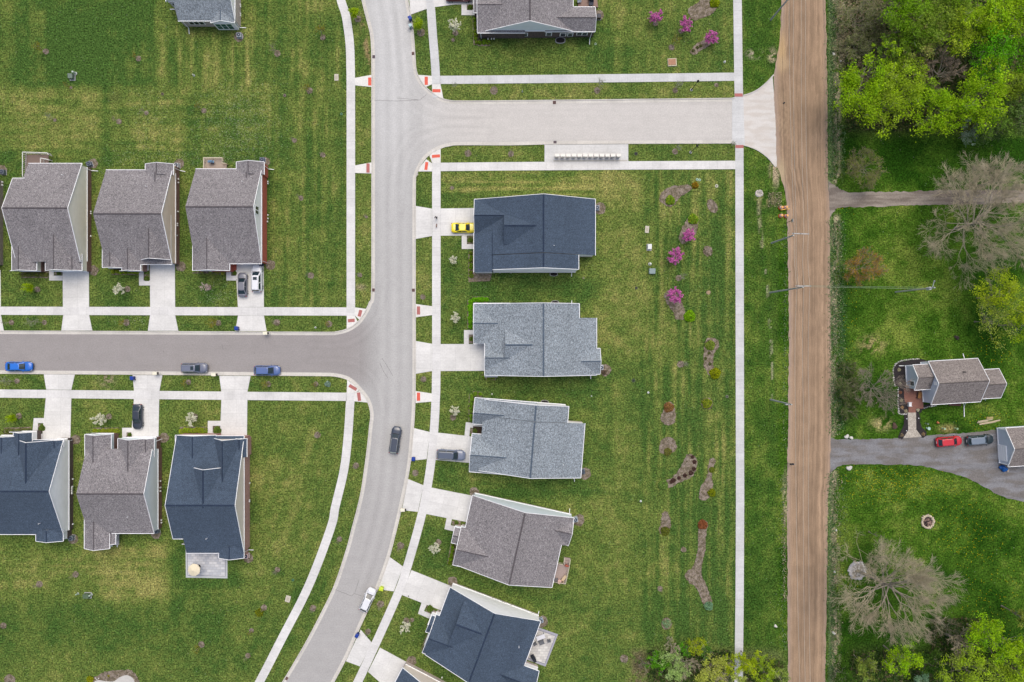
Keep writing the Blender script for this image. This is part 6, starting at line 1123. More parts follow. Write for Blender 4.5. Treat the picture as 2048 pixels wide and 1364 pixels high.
def lamp(px, py, label):
    o = P(px, py); root = empty('street_lamp', o, 0, label, 'street lamp', 'black street lamps on the cross street verges'); MB().lathe((0, 0, 0), [(.26, 0), (.24, .08), (.2, .1)], 14).build('base', M_walk2, root)
    MB().lathe((0, 0, .1), [(.12, 0), (.1, .4), (.06, .5), (.05, 3.9)], 10).build('pole', M_black, root); h = MB().lathe((0, 0, 4.0), [(.06, 0), (.16, .1), (.2, .5), (.24, .52), (.1, .72), (.02, .8)], 8).build('lantern', M_black, root)
    MB().lathe((0, 0, 4.08), [(.13, 0), (.17, .4)], 8).build('lamp_glass', mk('lamp_glass', K(190, 190, 180), .3), h)
lamp(1382.8, 179.7, 'black street lamp on the verge above the cross street'); lamp(1381.3, 304.5, 'black street lamp on the verge below the cross street')
def drain(px, py, rgb, label, rot=0):
    o = P(px, py, .0); root = empty('storm_drain', (o.x, o.y, .0), R(rot), label, 'storm drain', 'storm drain grates in the kerbs'); MB().bb(-.29, -.29, .0, .29, .29, .075).build('frame', mk('grate_%d' % rgb[0], K(*rgb), .8), root)
    g = MB()
    for i in range(5): g.bb(-.24, -.24+i*.1, .075, .24, -.19+i*.1, .088)
    g.build('grate', mk('grate_bars', K(110, 92, 90), .7), root)
for x, y, c, r_, lab in [(747, 113.5, (86, 80, 96), 0, 'dark grate in the left kerb near the top'), (826.7, 107, (112, 76, 72), 3, 'rusty grate in the right kerb near the top'), (746.3, 580, (96, 62, 60), 0, 'rusty grate in the left kerb above the west street'), (827, 580.3, (96, 62, 60), 0, 'rusty grate in the right kerb opposite the west street'), (1108.8, 205, (96, 84, 80), 0, 'dark grate in the upper kerb of the cross street'), (1110, 285, (86, 80, 96), 0, 'dark grate in the kerb above the mailbox pad'), (573, 1356.5, (106, 78, 74), -28, 'rusty grate in the kerb near the bottom edge')]: drain(x, y, c, lab, r_)
def disc(px, py, r, rgb, label, name='drain_cover', h=.1, cat='drain cover'):
    o = P(px, py); root = empty(name, o, 0, label, cat); c = mk('cover_%d_%d_%d' % rgb, K(*rgb), .7, [(5, .2)]); MB().lathe((0, 0, 0), [(r*S, 0), (r*S, h), (r*S*.7, h+.015)], 14).build('rim', c, root); MB().lathe((0, 0, h), [(r*S*.55, 0), (r*S*.5, .02)], 12).build('lid', mk('lid_%d' % rgb[1], K(rgb[0]*.6, rgb[1]*.6, rgb[2]*.6), .8), root)
for x, y, r, c, lab in [(325, 188, 3.2, (104, 96, 76), 'dark round drain on the lawn above the middle brown-roofed house'), (569.5, 191, 3, (124, 112, 104), 'small dark drain ring on the upper lawn beside the main walk'), (1272, 307.5, 3.5, (60, 62, 60), 'black round drain cover right of the mailbox pad'), (1272.5, 576, 3, (74, 78, 66), 'round drain in the lawn right of the topmost house'), (1267, 761, 4, (66, 80, 56), 'round drain in the lawn right of the second house'), (1454, 793, 3.2, (104, 108, 92), 'grey drain ring near the far east walk'), (1433, 372, 3.4, (196, 196, 176), 'pale round cover on the lawn right of the slanting bed'), (1394, 359, 2.6, (168, 200, 180), 'pale green cover above the topmost slanting bed, left one'), (1399, 360, 2.6, (160, 196, 176), 'pale green cover above the topmost slanting bed, right one'),
    (1296.5, 785, 2, (226, 232, 230), 'small white cap in the lawn right of the third house'), (1281.5, 1002, 2, (226, 232, 226), 'small white cap in the lawn right of the fourth house'), (1183, 792, 1.4, (200, 210, 200), 'tiny white cap behind the third house'), (683, 228, 2.6, (96, 140, 104), 'green round cover beside the west walk'), (586, 1160, 2.6, (70, 120, 90), 'dark green round cover beside the curving walk'), (1191, 88, 2.4, (146, 170, 140), 'pale green cover by the top-edge house downspout'), (984, 788, 1.8, (196, 200, 186), 'tiny pale cap above the third house hedge'), (1167, 556, 2, (150, 150, 120), 'pale cap behind the topmost east-row house'), (817, 1192, 1.3, (60, 60, 70), 'small dark spot cover on the fifth driveway')]: disc(x, y, r, c, lab, h=.1 if r > 1.5 else .08)
def ubox(px, py, w_, d_, h_, rgb, label, rot=0, name='utility_box', pad=True):
    o = P(px, py, h_); root = empty(name, (o.x, o.y, 0), R(rot), label, 'utility box'); m = mk('box_%d_%d_%d' % rgb, K(*rgb), .6, [(3, .05)])
    if pad: MB().bb(-w_*.62, -d_*.72, 0, w_*.62, d_*.62, .1).build('pad', M_walk2, root)
    MB().add([(-w_/2, -d_/2, .1), (w_/2, -d_/2, .1), (w_/2, d_/2, .1), (-w_/2, d_/2, .1), (-w_/2, -d_/2, h_*.85), (w_/2, -d_/2, h_*.85), (w_/2, d_/2, h_), (-w_/2, d_/2, h_)], [(3, 2, 1, 0), (4, 5, 6, 7), (0, 1, 5, 4), (1, 2, 6, 5), (2, 3, 7, 6), (3, 0, 4, 7)]).build('cabinet', m, root, bevel=.02)
    MB().bb(-w_*.3, -d_/2-.03, .3, w_*.3, -d_/2, h_*.7).build('door', m, root)
def pedestal(px, py, rgb, label, r=.13, h=.95, tilt=0):
    o = P(px, py); root = empty('pedestal', o, 0, label, 'utility pedestal'); c = mk('ped_%d' % rgb[0], K(*rgb), .5); MB().lathe((0, 0, 0), [(r*1.3, 0), (r*1.2, .08), (r, .1), (r, h*.9), (r*.8, h), (.02, h+.06)], 12).build('housing', c, root); MB().lathe((0, 0, 0), [(r*1.6, 0), (r*1.5, .05)], 12).build('base', M_walk2, root)
ubox(139, 151, .85, .85, 1.0, (120, 136, 124), 'grey-green transformer box on the upper left lawn'); pedestal(151, 147, (210, 224, 210), 'white pedestal beside the upper left transformer box', .2, 1.0); pedestal(388, 151, (220, 226, 216), 'small white pedestal on the lawn below the white bay house', .13, .6)
ubox(170.5, 1193.5, 1.1, .85, .9, (96, 116, 90), 'green transformer box on the lower left lawn'); pedestal(156, 1187, (190, 210, 190), 'pale pedestal left of the lower transformer box', .13, .7); pedestal(183, 1189, (196, 216, 200), 'pale pedestal right of the lower transformer box', .16, .8)
ubox(1305, 542, 1.15, 1.0, .8, (146, 164, 164), 'grey-blue transformer box on the back lawn of the east row', pad=False); pedestal(1299.7, 528, (236, 240, 228), 'white dome pedestal above the back lawn transformer box', .2, .8)
ubox(1300, 493, .72, .95, .9, (244, 246, 244), 'bright white utility box on its slab behind the topmost east-row house'); pedestal(1449, 124, (226, 230, 220), 'small white marker box near the far east walk, upper right lawn', .15, .4)
pedestal(1044.5, 183.5, (226, 230, 224), 'small white marker post on the verge above the cross street', .08, .8); pedestal(631, 655, (216, 220, 216), 'small pale marker post on the verge above the west street', .12, .4)
for x, y, a, b, r_, lab in [(1294, 459, 8, 14, 5, 'pale concrete slab lid behind the topmost east-row house'), (673, 155, 8.5, 13.5, 0, 'cream concrete lid on the lawn beside the west walk'), (576, 1197.5, 10, 13, 15, 'cream concrete lid beside the curving west walk')]:
    o = P(x, y); rt = empty('slab_lid', o, R(-r_), lab, 'utility lid'); MB().box((0, 0, .06), (a*S, b*S, .12)).build('slab', mk('cream_slab', K(206, 200, 184), .9, [(4, .1)]), rt, bevel=.04); MB().box((0, 0, .125), (a*S*.5, b*S*.5, .02)).build('hatch', mk('cream_hatch', K(190, 182, 166), .9), rt)
o = P(1344, 125); rt = empty('stone_well_cover', o, R(3), 'tan square stone cover with a pale kerb on the upper right lawn', 'utility lid'); MB().box((0, 0, .1), (18*S, 16*S, .2)).build('surround', mk('pale_stone', K(206, 198, 172), .9, [(3, .15)]), rt, bevel=.06); MB().box((-.05, .02, .22), (15*S, 12*S, .1)).build('cover', mk('tan_stone', K(184, 140, 114), .9, [(4, .15)]), rt, bevel=.04)
# air conditioners
def ac(px, py, rgb, label, rot=0, s_=.85):
    o = P(px, py, .85); root = empty('air_conditioner', (o.x, o.y, 0), R(rot), label, 'air conditioner', 'air conditioners behind the houses'); c = mk('ac_%d_%d' % rgb[:2], K(*rgb), .5, [(5, .08)]); MB().box((0, 0, .42), (s_, s_, .78)).build('housing', c, root, bevel=.05)
    MB().box((0, 0, .03), (s_*1.15, s_*1.15, .06)).build('pad', M_walk2, root); MB().lathe((0, 0, .81), [(s_*.42, 0), (s_*.4, .03), (s_*.1, .035)], 16).build('fan_grille', mk('fan_dark', K(60, 68, 84), .5), root); MB().lathe((0, 0, .84), [(s_*.13, 0), (s_*.12, .03)], 10).build('fan_hub', c, root)
for x, y, c, r_, lab in [(176, 327, (116, 126, 142), 20, 'grey air conditioner at the rear corner of the left brown-roofed house'), (351.5, 330, (196, 198, 202), 0, 'pale air conditioner at the rear corner of the middle brown-roofed house'), (523.5, 319, (120, 128, 150), 0, 'air conditioner at the rear corner of the red-brick house'), (2, 343, (110, 120, 130), 0, 'air conditioner cut by the left edge'), (477, 69, (176, 184, 192), 0, 'air conditioner below the white bay house'), (140, 1077, (130, 142, 150), 0, 'air conditioner behind the left blue-roofed house'), (311, 1063, (124, 138, 150), 10, 'air conditioner behind the notched porch house'), (491, 1113, (220, 192, 188), 0, 'pinkish air conditioner beside the paver patio house'),
    (1194.5, 415, (150, 164, 180), 0, 'air conditioner behind the topmost east-row house'), (1202.5, 735, (196, 204, 214), 0, 'air conditioner behind the second east-row house'), (1165.5, 944, (90, 106, 122), 5, 'air conditioner behind the third east-row house'), (1151, 1040, (170, 184, 196), 12, 'air conditioner behind the fourth east-row house'), (1081.5, 1242.5, (170, 186, 204), 20, 'air conditioner behind the fifth east-row house'), (1198, 31, (84, 74, 70), 0, 'dark air conditioner behind the top-edge house')]: ac(x, y, c, lab, r_)
# ---------------------------------------------------------------- power line
def pole(px, py, ztop, label, arm=None, r=.17):
    o = P(px, py); root = empty('utility_pole', o, 0, label, 'utility pole', 'wooden utility poles along the dirt road'); MB().tube([(0, 0, 0), (0, 0, ztop)], [r, r*.68], 10).build('pole', M_pole, root)
    if arm:
        (ax, ay), (bx, by), z = arm; a = P(ax, ay, z)-o; b = P(bx, by, z)-o; k = MB().bar((a.x, a.y, z), (b.x, b.y, z), .16, .14).build('crossarm', mk('weathered_arm', K(196, 196, 196), .9, [(2, .1)]), root); ins = MB()
        for t in (.06, .5, .94): c = a.lerp(b, t); MB().lathe((c.x, c.y, z+.07), [(.06, 0), (.09, .1), (.05, .2), (.02, .24)], 8).build('insulator', M_galv, k)
    return root
pole(1541.5, 39.6, 11.5, 'utility pole cut by the top edge beside the dirt road', ((1576, -4), (1612, -6), 10.2)); pole(1543, 486, 9.9, 'utility pole with a broad pale crossarm reaching over the dirt road', ((1584, 467), (1618, 468), 9.6)); pole(1540, 585, 14.4, 'tall utility pole carrying wires to the transformer pole', ((1591, 572), (1622, 572), 13.2)); pole(1541, 799, 9.6, 'utility pole beside the dirt road, lowest in the photo', ((1570, 809), (1584, 809), 8.9))
t = pole(1791, 584, 11.9, 'leaning-looking pole with a white transformer, over the farm lawn', None, .15); t['group'] = 'wooden utility poles along the dirt road'
o = P(1791, 584); c = P(1852, 576, 9.6)-o; MB().tube([(.42, 0, 9.0), (.42, 0, 9.05), (.42, 0, 10.0), (.42, 0, 10.1)], [.2, .26, .26, .1], 14).build('transformer', mk('white_enamel', K(228, 232, 240), .4), t); MB().bar((0, 0, 9.6), (.3, 0, 9.6), .1).build('bracket', M_galv, t); MB().bar((0, 0, 11.2), (.2, 1.15, 11.4), .09).build('top_arm', M_galv, t); MB().lathe((.2, 1.15, 11.35), [(.08, 0), (.16, .12), (.05, .3)], 8).build('insulator', M_galv, t)
def wire(pts, label, rad=.022, sag=.5, rgb=(200, 196, 186)):
    q = [P(*p) for p in pts]; path = []
    for a, b in zip(q[:-1], q[1:]):
        for k in range(10): t = k/10; p = a.lerp(b, t); p.z -= sag*4*t*(1-t); path.append(p)
    path.append(q[-1]); tag(MB().tube(path, rad, 4).build('power_line', mk('wire_%d' % rgb[0], K(*rgb), .5)), label, 'power line', 'power lines over the dirt road')
wire([(1580, -140, 10.5), (1578, -5, 10.4), (1589, 467, 9.8), (1594, 573, 13.3), (1591, 809, 9.1), (1602, 1440, 9.5)], 'leftmost pale wire running above the dirt road'); wire([(1588, -140, 10.5), (1587, -5, 10.4), (1593, 467, 9.8), (1597, 573, 13.3)], 'second wire from the left, ending at the tall pole'); wire([(1604, -140, 10.5), (1603, -5, 10.4), (1608, 467, 9.8), (1608, 571, 14.5), (1607, 809, 9.1), (1612, 1440, 9.5)], 'pale wire above the middle of the dirt road')
wire([(1612, -140, 10.5), (1611.5, -5, 10.4), (1617, 468, 9.8), (1620, 573, 13.3), (1618, 809, 9.1), (1622, 1440, 9.5)], 'rightmost pale wire running above the dirt road'); wire([(1562, -140, 8), (1567, 200, 7.2), (1574, 440, 7.0)], 'thin dark cable near the left side of the dirt road', .02, .3, (96, 80, 70))
wire([(1608, 571, 14.5), (1848, 574.5, 10.4)], 'upper wire crossing the lawn to the transformer pole', .02, .2, (150, 170, 140)); wire([(1620, 573.5, 13.3), (1850, 577.5, 9.6)], 'lower wire crossing the lawn to the transformer pole', .02, .2, (170, 186, 160))
o = P(1568, 206, 7.2); MB().lathe((0, 0, 0), [(.05, -.3), (.13, -.25), (.13, .25), (.05, .3)], 8).build('cable_splice', M_black).location = o
b_ = [x for x in bpy.data.objects if x.name.startswith('cable_splice')][0]; tag(b_, 'black splice case hanging on the dark cable over the road', 'cable splice')
# ---------------------------------------------------------------- traffic drums, signs, rocks
def drum(px, py, label, tip=False):
    o = P(px, py); root = empty('traffic_drum', o, .3, label, 'traffic drum', 'orange traffic drums by the utility pole'); a = mk('orange_plastic', K(226, 112, 34), .5); b = mk('pale_orange', K(240, 176, 110), .5)
    MB().lathe((0, 0, .08), [(.3, 0), (.29, .25), (.27, .5), (.25, .75), (.22, .85)], 16).build('body', a, root); MB().lathe((0, 0, .92), [(.24, 0), (.23, .05), (.12, .07)], 14).build('top', b, root); MB().lathe((0, 0, 0), [(.42, 0), (.4, .07), (.3, .08)], 14).build('base', mk('rubber_base', K(190, 84, 30), .8), root)
    for z in (.28, .58): MB().lathe((0, 0, z), [(.297, 0), (.29, .13)], 16).build('white_band', M_white, root)
drum(1561, 416, 'orange drum, upper left of the four by the road'); drum(1570, 415.5, 'orange drum, upper right of the four by the road'); drum(1560.5, 432, 'orange drum, lower left of the four by the road'); drum(1571, 432.5, 'orange drum, lower right of the four, touching the dirt')
o = P(1568, 419.5); rt = empty('barricade_board', o, R(6), 'orange and white board lying by the traffic drums', 'barricade'); MB().box((0, 0, .5), (1.7, .16, .05)).build('board', mk('orange_white_board', K(240, 190, 90), .6), rt); MB().bb(-.6, -.1, 0, -.55, .1, .5).bb(.55, -.1, 0, .6, .1, .5).build('legs', mk('orange_legs', K(226, 140, 40), .6), rt)
o = P(1573.5, 445); rt = empty('road_sign', o, 0, 'dark signpost seen from above at the road edge below the drums', 'sign'); MB().tube([(0, 0, 0), (0, 0, 2.2)], .05, 6).build('post', M_black, rt); MB().box((.12, 0, 2.2), (.05, .65, .65)).build('sign_plate', M_galv, rt)
o = P(1575.5, 926); rt = empty('roadside_mailbox', o, 0, 'black mailbox on a post at the left edge of the dirt road', 'mailbox'); MB().tube([(0, 0, 0), (0, 0, 1.05)], .05, 6).build('post', mk('post_wood', K(190, 182, 166), .9), rt); MB().box((.3, 0, 1.2), (.75, .32, .34)).build('box', M_black, rt, bevel=.06); MB().box((.69, 0, 1.2), (.03, .28, .3)).build('door', M_galv, rt)
def rock(px, py, r, label, seed, rgb=(206, 202, 196), zs=.6):
    o = P(px, py); ob = MB().blob((0, 0, r*.25), r, seed, .22, 10, zs).build('rock', mk('rock_%d' % rgb[0], K(*rgb), .9, [(3, .25), (9, .15)])); ob.location = o; tag(ob, label, 'rock')
for i, (x, y, r, lab) in enumerate([(1693, 873, .42, 'pale boulder left of a pair at the farm drive entrance'), (1702, 875.5, .34, 'pale boulder right of a pair at the farm drive entrance'), (1698, 936, .5, 'pale boulder on the lower side of the farm drive entrance'), (1551, 1252, .3, 'white rock on the verge left of the dirt road, near the bottom'), (1667, 1266, .34, 'white rock in the ditch right of the dirt road, near the bottom'), (1669, 1143, .25, 'small white rock in the ditch by the stone ring'), (1967.5, 941, .3, 'x'), (1667, 108, .3, 'white rock in the ditch near the top'), (1681, 122, .22, 'small white stone beside the wood near the top'), (1672, 1060, .22, 'small white stone in the ditch right of the road, mid right'), (1971, 941.5, .2, 'x')]):
    if lab != 'x': rock(x, y, r, lab, i, (222, 220, 214))
tag(MB().prism([tuple(p) for p in world2(oval(1518, 387, 8, 6.5, 20))], 0, .05).build('culvert_gravel', mk('riprap', K(186, 180, 172), 1, [(4, .3), (10, .3)])), kind='structure')
for k in range(9):
    a = k*.7; rock(1518+6*math.cos(a), 387+5*math.sin(a), .26, f'pale stone of the culvert heap left of the drums, {ordinal(k+1, 0)} clockwise from its right side', 30+k, (200, 194, 186)) if k < 9 else None
def stonering(cx_, cy_, rin, rout, n, zs, label, cat, fill, name, seed, rgb):
    o = P(cx_, cy_); root = empty(name, o, 0, label, cat); q = random.Random(seed); mb = MB(); rm = (rin+rout)/2*S
    for i in range(n): a = 2*math.pi*i/n+q.uniform(-.05, .05); mb.blob((rm*math.cos(a)*q.uniform(.94, 1.06), rm*math.sin(a)*q.uniform(.94, 1.06), .12), (rout-rin)*S*.5*q.uniform(.8, 1.15), i, .25, 8, zs)
    mb.build('stone_border', mk('border_stone_%d' % rgb[0], K(*rgb), .9, [(2, .15), (8, .2)]), root); MB().prism([(rm*math.cos(2*math.pi*k/20), rm*math.sin(2*math.pi*k/20)) for k in range(20)], 0, .08).build('filling', fill, root)
stonering(1855, 1043, 9, 14.5, 20, .8, 'round stone fire pit with black ashes on the farm lawn', 'fire pit', mk('ashes', K(50, 42, 46), 1, [(3, .6), (8, .4)], rgb2=K(120, 100, 90), n2=(2.5, (1, 1, 1))), 'fire_pit', 3, (206, 192, 170))
stonering(1714, 1141, 12, 19, 30, .7, 'ring of whitish stones round the foot of the huge bare tree', 'stone ring', mk('stone_filling', K(150, 142, 130), 1, [(4, .35), (9, .3)], rgb2=K(190, 186, 180), n2=(4, (1, 1, 1))), 'stone_ring', 4, (200, 196, 194))
o = P(1714, 1141); q = random.Random(2); root = empty('stone_heap', (o.x, o.y, .08), 0, 'loose whitish stones filling the ring under the huge bare tree', 'stone heap'); mb = MB()
for i in range(90): a = q.uniform(0, 6.28); r_ = 1.4*q.random()**.5; mb.blob((r_*math.cos(a), r_*math.sin(a), .05), q.uniform(.06, .13), i, .3, 6, .7)
mb.build('stones', M_stone, root); tag(root, kind='stuff')
# ---------------------------------------------------------------- decks, patios and their furniture
def deck(name, label, pts, z, rgb, rails=(), rgbr=(236, 236, 232), steps=None, zr=1.0, theta=0):
    o = P(*pts[0], z); root = empty(name, (o.x, o.y, 0), 0, label, 'deck'); m = mk('deck_%d' % rgb[0], K(*rgb), .9, [(1.2, .06, (.3, 6, 1)), (6, .08)]); q = [P(x, y, z)-o for x, y in pts]; MB().prism([(p.x, p.y) for p in q], z-.12, z).build('floor', m, root)
    pm = MB(); rm = mk('rail_%d' % rgbr[0], K(*rgbr), .6)
    for p in q: pm.bar((p.x, p.y, 0), (p.x*.999, p.y*.999, z), .12)
    pm.build('supports', m, root)
    for seg in rails:
        r_ = MB(); w3 = [P(x, y, z+zr)-Vector((o.x, o.y, 0)) for x, y in seg]
        for a, b in zip(w3[:-1], w3[1:]):
            r_.bar(a, b, .11, .07); r_.bar(Vector((a.x, a.y, z+.1)), Vector((b.x, b.y, z+.1)), .05); n = max(1, int((b-a).length/.35))
            for k in range(n+1): c = a.lerp(b, k/n); r_.bar((c.x, c.y, z), (c.x+.0005, c.y, z+zr), .05 if k % 4 else .11)
        r_.build('railing', rm, root)
    if steps:
        s_ = MB(); a, b, n = steps; A = P(*a)-Vector((o.x, o.y, 0)); B = P(*b)-Vector((o.x, o.y, 0))
        for k in range(n): t = (k+.5)/n; c = A.lerp(B, t); h_ = z*(1-(k+1)/(n+1)); d = (B-A).normalized(); s_.box((c.x, c.y, h_/2), ((B-A).length/n, 1.1, h_), rz=math.atan2(d.y, d.x))
        s_.build('steps', m, root)
    return root
deck('rear_deck', 'brown deck with a tall white railing behind the left brown-roofed house', [(50, 309), (97, 309), (97, 330), (60, 330), (60, 355), (50, 355)], 1.0, (134, 116, 108), [[(45, 353), (45, 304), (94, 305.5), (97, 309.5)], [(81, 329), (81, 316), (97, 319)]], zr=1.05)
deck('rear_deck', 'tan deck with a low cream rail behind the red-brick house', [(407.5, 316), (443, 316), (443, 326), (453, 328), (453, 342), (407.5, 342)], .6, (178, 164, 150), [[(407, 338), (407, 315), (444, 315), (444.5, 326), (452, 326.5)]], (226, 216, 190), zr=.9)
deck('furnished_deck', 'small pinkish deck with steps behind the fourth east-row house', [(1114, 1127), (1138, 1133), (1131, 1168), (1106, 1163)], .7, (176, 158, 152), [[(1113, 1126.5), (1126, 1129)], [(1139, 1133), (1131, 1168), (1105, 1163.5)], [(1128, 1128), (1129, 1116)], [(1139, 1131), (1141, 1119)]], (206, 198, 176), ((1132, 1130), (1134, 1115), 3), zr=.9)
deck('rear_patio_deck', 'brown deck with furniture cut by the top edge behind the top-edge house', [(1156, -20), (1192, -20), (1196, 14), (1156, 14)], .4, (150, 126, 116), [])
def patio(name, label, pts, rgb, rgb2, border, bw=5):
    o = P(*pts[0]); root = empty(name, o, 0, label, 'patio'); q = [(P(x, y)-o) for x, y in pts]; MB().prism([(p.x, p.y) for p in q], 0, .06).build('border', mk('border_%d' % border[0], K(*border), .9, [(4, .06)]), root)
    c = sum((p for p in q), Vector())/len(q); inn = [p+(c-p).normalized()*bw*S*1.35 for p in q]
    m = bpy.data.materials.new(name+'_pavers'); m.use_nodes = True; t = m.node_tree; N = t.nodes; L = t.links; b = N['Principled BSDF']; b.inputs['Roughness'].default_value = .9; tc = N.new('ShaderNodeTexCoord'); br = N.new('ShaderNodeTexBrick'); br.inputs['Scale'].default_value = 1.0
    br.inputs['Color1'].default_value = (*K(*rgb), 1); br.inputs['Color2'].default_value = (*K(*rgb2), 1); br.inputs['Mortar'].default_value = (*K(160, 158, 160), 1); br.inputs['Mortar Size'].default_value = .02; br.inputs['Brick Width'].default_value = .75; br.inputs['Row Height'].default_value = .5; L.new(tc.outputs['Object'], br.inputs[0]); L.new(br.outputs[0], b.inputs['Base Color'])
    edge = [p+(c-p).normalized()*bw*S*1.0 for p in q]; MB().prism([(p.x, p.y) for p in edge], .06, .068).build('inner_band', mk('dark_band', K(142, 142, 154), .9, [(4, .08)]), root); MB().prism([(p.x, p.y) for p in inn], .06, .075).build('pavers', m, root)
patio('paver_patio', 'pale paver patio with a grey border behind the cross-gabled house', [(371, 1067), (383, 1067), (383, 1095), (455, 1095), (455, 1156.5), (372.5, 1155)] if False else [(371, 1060), (455, 1060), (455, 1156.5), (372, 1155)], (222, 222, 224), (180, 184, 194), (196, 200, 202))
patio('paver_patio', 'whitish stone patio with furniture behind the fifth east-row house', [(1064, 1250), (1116, 1268.5), (1091, 1333), (1040, 1314)], (230, 228, 222), (196, 192, 188), (172, 172, 184))
o = P(387, 1140.7, 2.4); rt = empty('parasol', (o.x, o.y, .06), .2, 'cream octagonal parasol on the left of the paver patio', 'parasol'); n = 8; rr = 1.2; cr = MB(); vs = [(0, 0, 2.65)]+[(rr*math.cos(2*math.pi*k/n), rr*math.sin(2*math.pi*k/n), 2.15) for k in range(n)]+[(rr*math.cos(2*math.pi*k/n), rr*math.sin(2*math.pi*k/n), 2.0) for k in range(n)]+[(0, 0, 2.58)]
cr.add(vs, [(0, 1+k, 1+(k+1) % n) for k in range(n)]+[(1+k, 9+k, 9+(k+1) % n, 1+(k+1) % n) for k in range(n)]+[(17, 9+(k+1) % n, 9+k) for k in range(n)]); cr.build('canopy', mk('cream_canvas', K(240, 228, 200), .8, [(1.5, .03)]), rt); MB().tube([(0, 0, 0), (0, 0, 2.75)], .03, 8).build('pole', M_galv, rt); MB().lathe((0, 0, 0), [(.3, 0), (.28, .08), (.05, .12)], 12).build('foot', M_black, rt)
rb = MB()
for k in range(n): rb.bar((0, 0, 2.62), (rr*math.cos(2*math.pi*k/n), rr*math.sin(2*math.pi*k/n), 2.13), .03, .02)
rb.build('ribs', mk('canvas_seam', K(222, 208, 180), .8), rt)
def table(px, py, rot, a, b, rgb, label, z=.74, name='patio_table', base=.08):
    o = P(px, py, z); root = empty(name, (o.x, o.y, base), R(rot), label, 'table'); m = mk('table_%d' % rgb[0], K(*rgb), .5, [(3, .04)]); MB().box((0, 0, z), (a, b, .05)).build('tabletop', m, root, bevel=.01)
    for sx in (-1, 1):
        for sy in (-1, 1): MB().bar((sx*(a/2-.08), sy*(b/2-.08), 0), (sx*(a/2-.08), sy*(b/2-.081), z-.02), .06).build('leg', M_black, root)
def chair(px, py, rot, rgb, label, s_=.6, base=.08):
    o = P(px, py, .5); root = empty('patio_chair', (o.x, o.y, base), R(rot), label, 'chair'); m = mk('chair_%d' % rgb[0], K(*rgb), .7, [(6, .15)]); MB().box((0, 0, .42), (s_, s_, .08)).build('seat', m, root, bevel=.015); MB().box((0, s_/2, .7), (s_, .07, .5)).build('backrest', m, root, bevel=.015)
    for sx in (-1, 1): MB().bb(sx*s_/2-.03, -s_/2, .6, sx*s_/2+.03, s_/2, .64).build('armrest', m, root); [MB().bb(sx*(s_/2-.05)-.025, sy*(s_/2-.05)-.025, 0, sx*(s_/2-.05)+.025, sy*(s_/2-.05)+.025, .6 if False else .4).build('leg', m, root) for sy in (-1, 1)]
def grill(px, py, rot, rgb, label, base=.08, s_=1.):
    o = P(px, py, .9); root = empty('barbecue_grill', (o.x, o.y, base), R(rot), label, 'grill'); m = mk('grill_%d' % rgb[0], K(*rgb), .4); MB().bb(-.35*s_, -.25*s_, .12, .35*s_, .25*s_, .8).build('cart', m, root); MB().tube([(-.36*s_, 0, .88), (.36*s_, 0, .88)], .3*s_, 14).build('hood', m, root)
    for sx in (-1, 1): MB().bb(sx*.4*s_, -.24*s_, .8, sx*.7*s_, .24*s_, .84).build('side_shelf', m, root); MB().tube([(sx*.3, -.28, .08), (sx*.3, -.24, .08)], .08, 10).build('wheel', M_tyre, root)
    MB().tube([(-.25*s_, -.33*s_, .95), (.25*s_, -.33*s_, .95)], .02, 6).build('handle', M_galv, root)
table(1081.5, 1274.5, 20.5, 1.65, .8, (226, 226, 232), 'white rectangular table on the stone patio'); chair(1083, 1284.5, 20, (112, 114, 120), 'dark wicker double seat just below the white patio table', .95); chair(1098, 1282, 8, (112, 114, 120), 'dark wicker chair right of the white patio table'); chair(1070, 1288, 25, (104, 106, 112), 'dark wicker chair against the house wall, left of the patio table')
grill(1067, 1317, -60, (38, 42, 52), 'large black barbecue on the stone patio by the house corner', s_=1.15); grill(424, 324.5, 0, (104, 140, 170), 'blue-covered grill on the tan deck', base=.6, s_=.85)
table(1127.5, 1153.5, -40, .5, 1.1, (214, 190, 156), 'narrow tan bench table on the small pinkish deck', .5, base=.7); chair(1118, 1160, 150, (226, 190, 180), 'pink-cushioned chair at the lower corner of the small deck', .6, .7); chair(1112, 1157, 170, (120, 116, 118), 'dark chair beside the pink-cushioned one on the deck', .6, .7); grill(1133, 1129.5, 170, (176, 84, 60), 'rust-coloured grill at the top of the deck steps', .7, .55)
o = P(1123.5, 1161.5, .5); rt = empty('planter', (o.x, o.y, .7), 0, 'round planter with a dark middle on the small deck', 'planter'); MB().lathe((0, 0, 0), [(.22, 0), (.3, .4), (.26, .42)], 14).build('pot', mk('tan_pot', K(214, 180, 140), .8), rt); MB().lathe((0, 0, .38), [(.2, 0), (.18, .05)], 12).build('soil', M_dmulch, rt)
chair(1158, 3, 10, (150, 160, 176), 'grey chair on the brown deck at the top edge, left one', .7, .4); chair(1182, 8, -5, (60, 66, 80), 'dark chair on the brown deck at the top edge', .8, .4); chair(1179, -2, 180, (226, 214, 208), 'pale chair on the brown deck at the top edge', .6, .4)
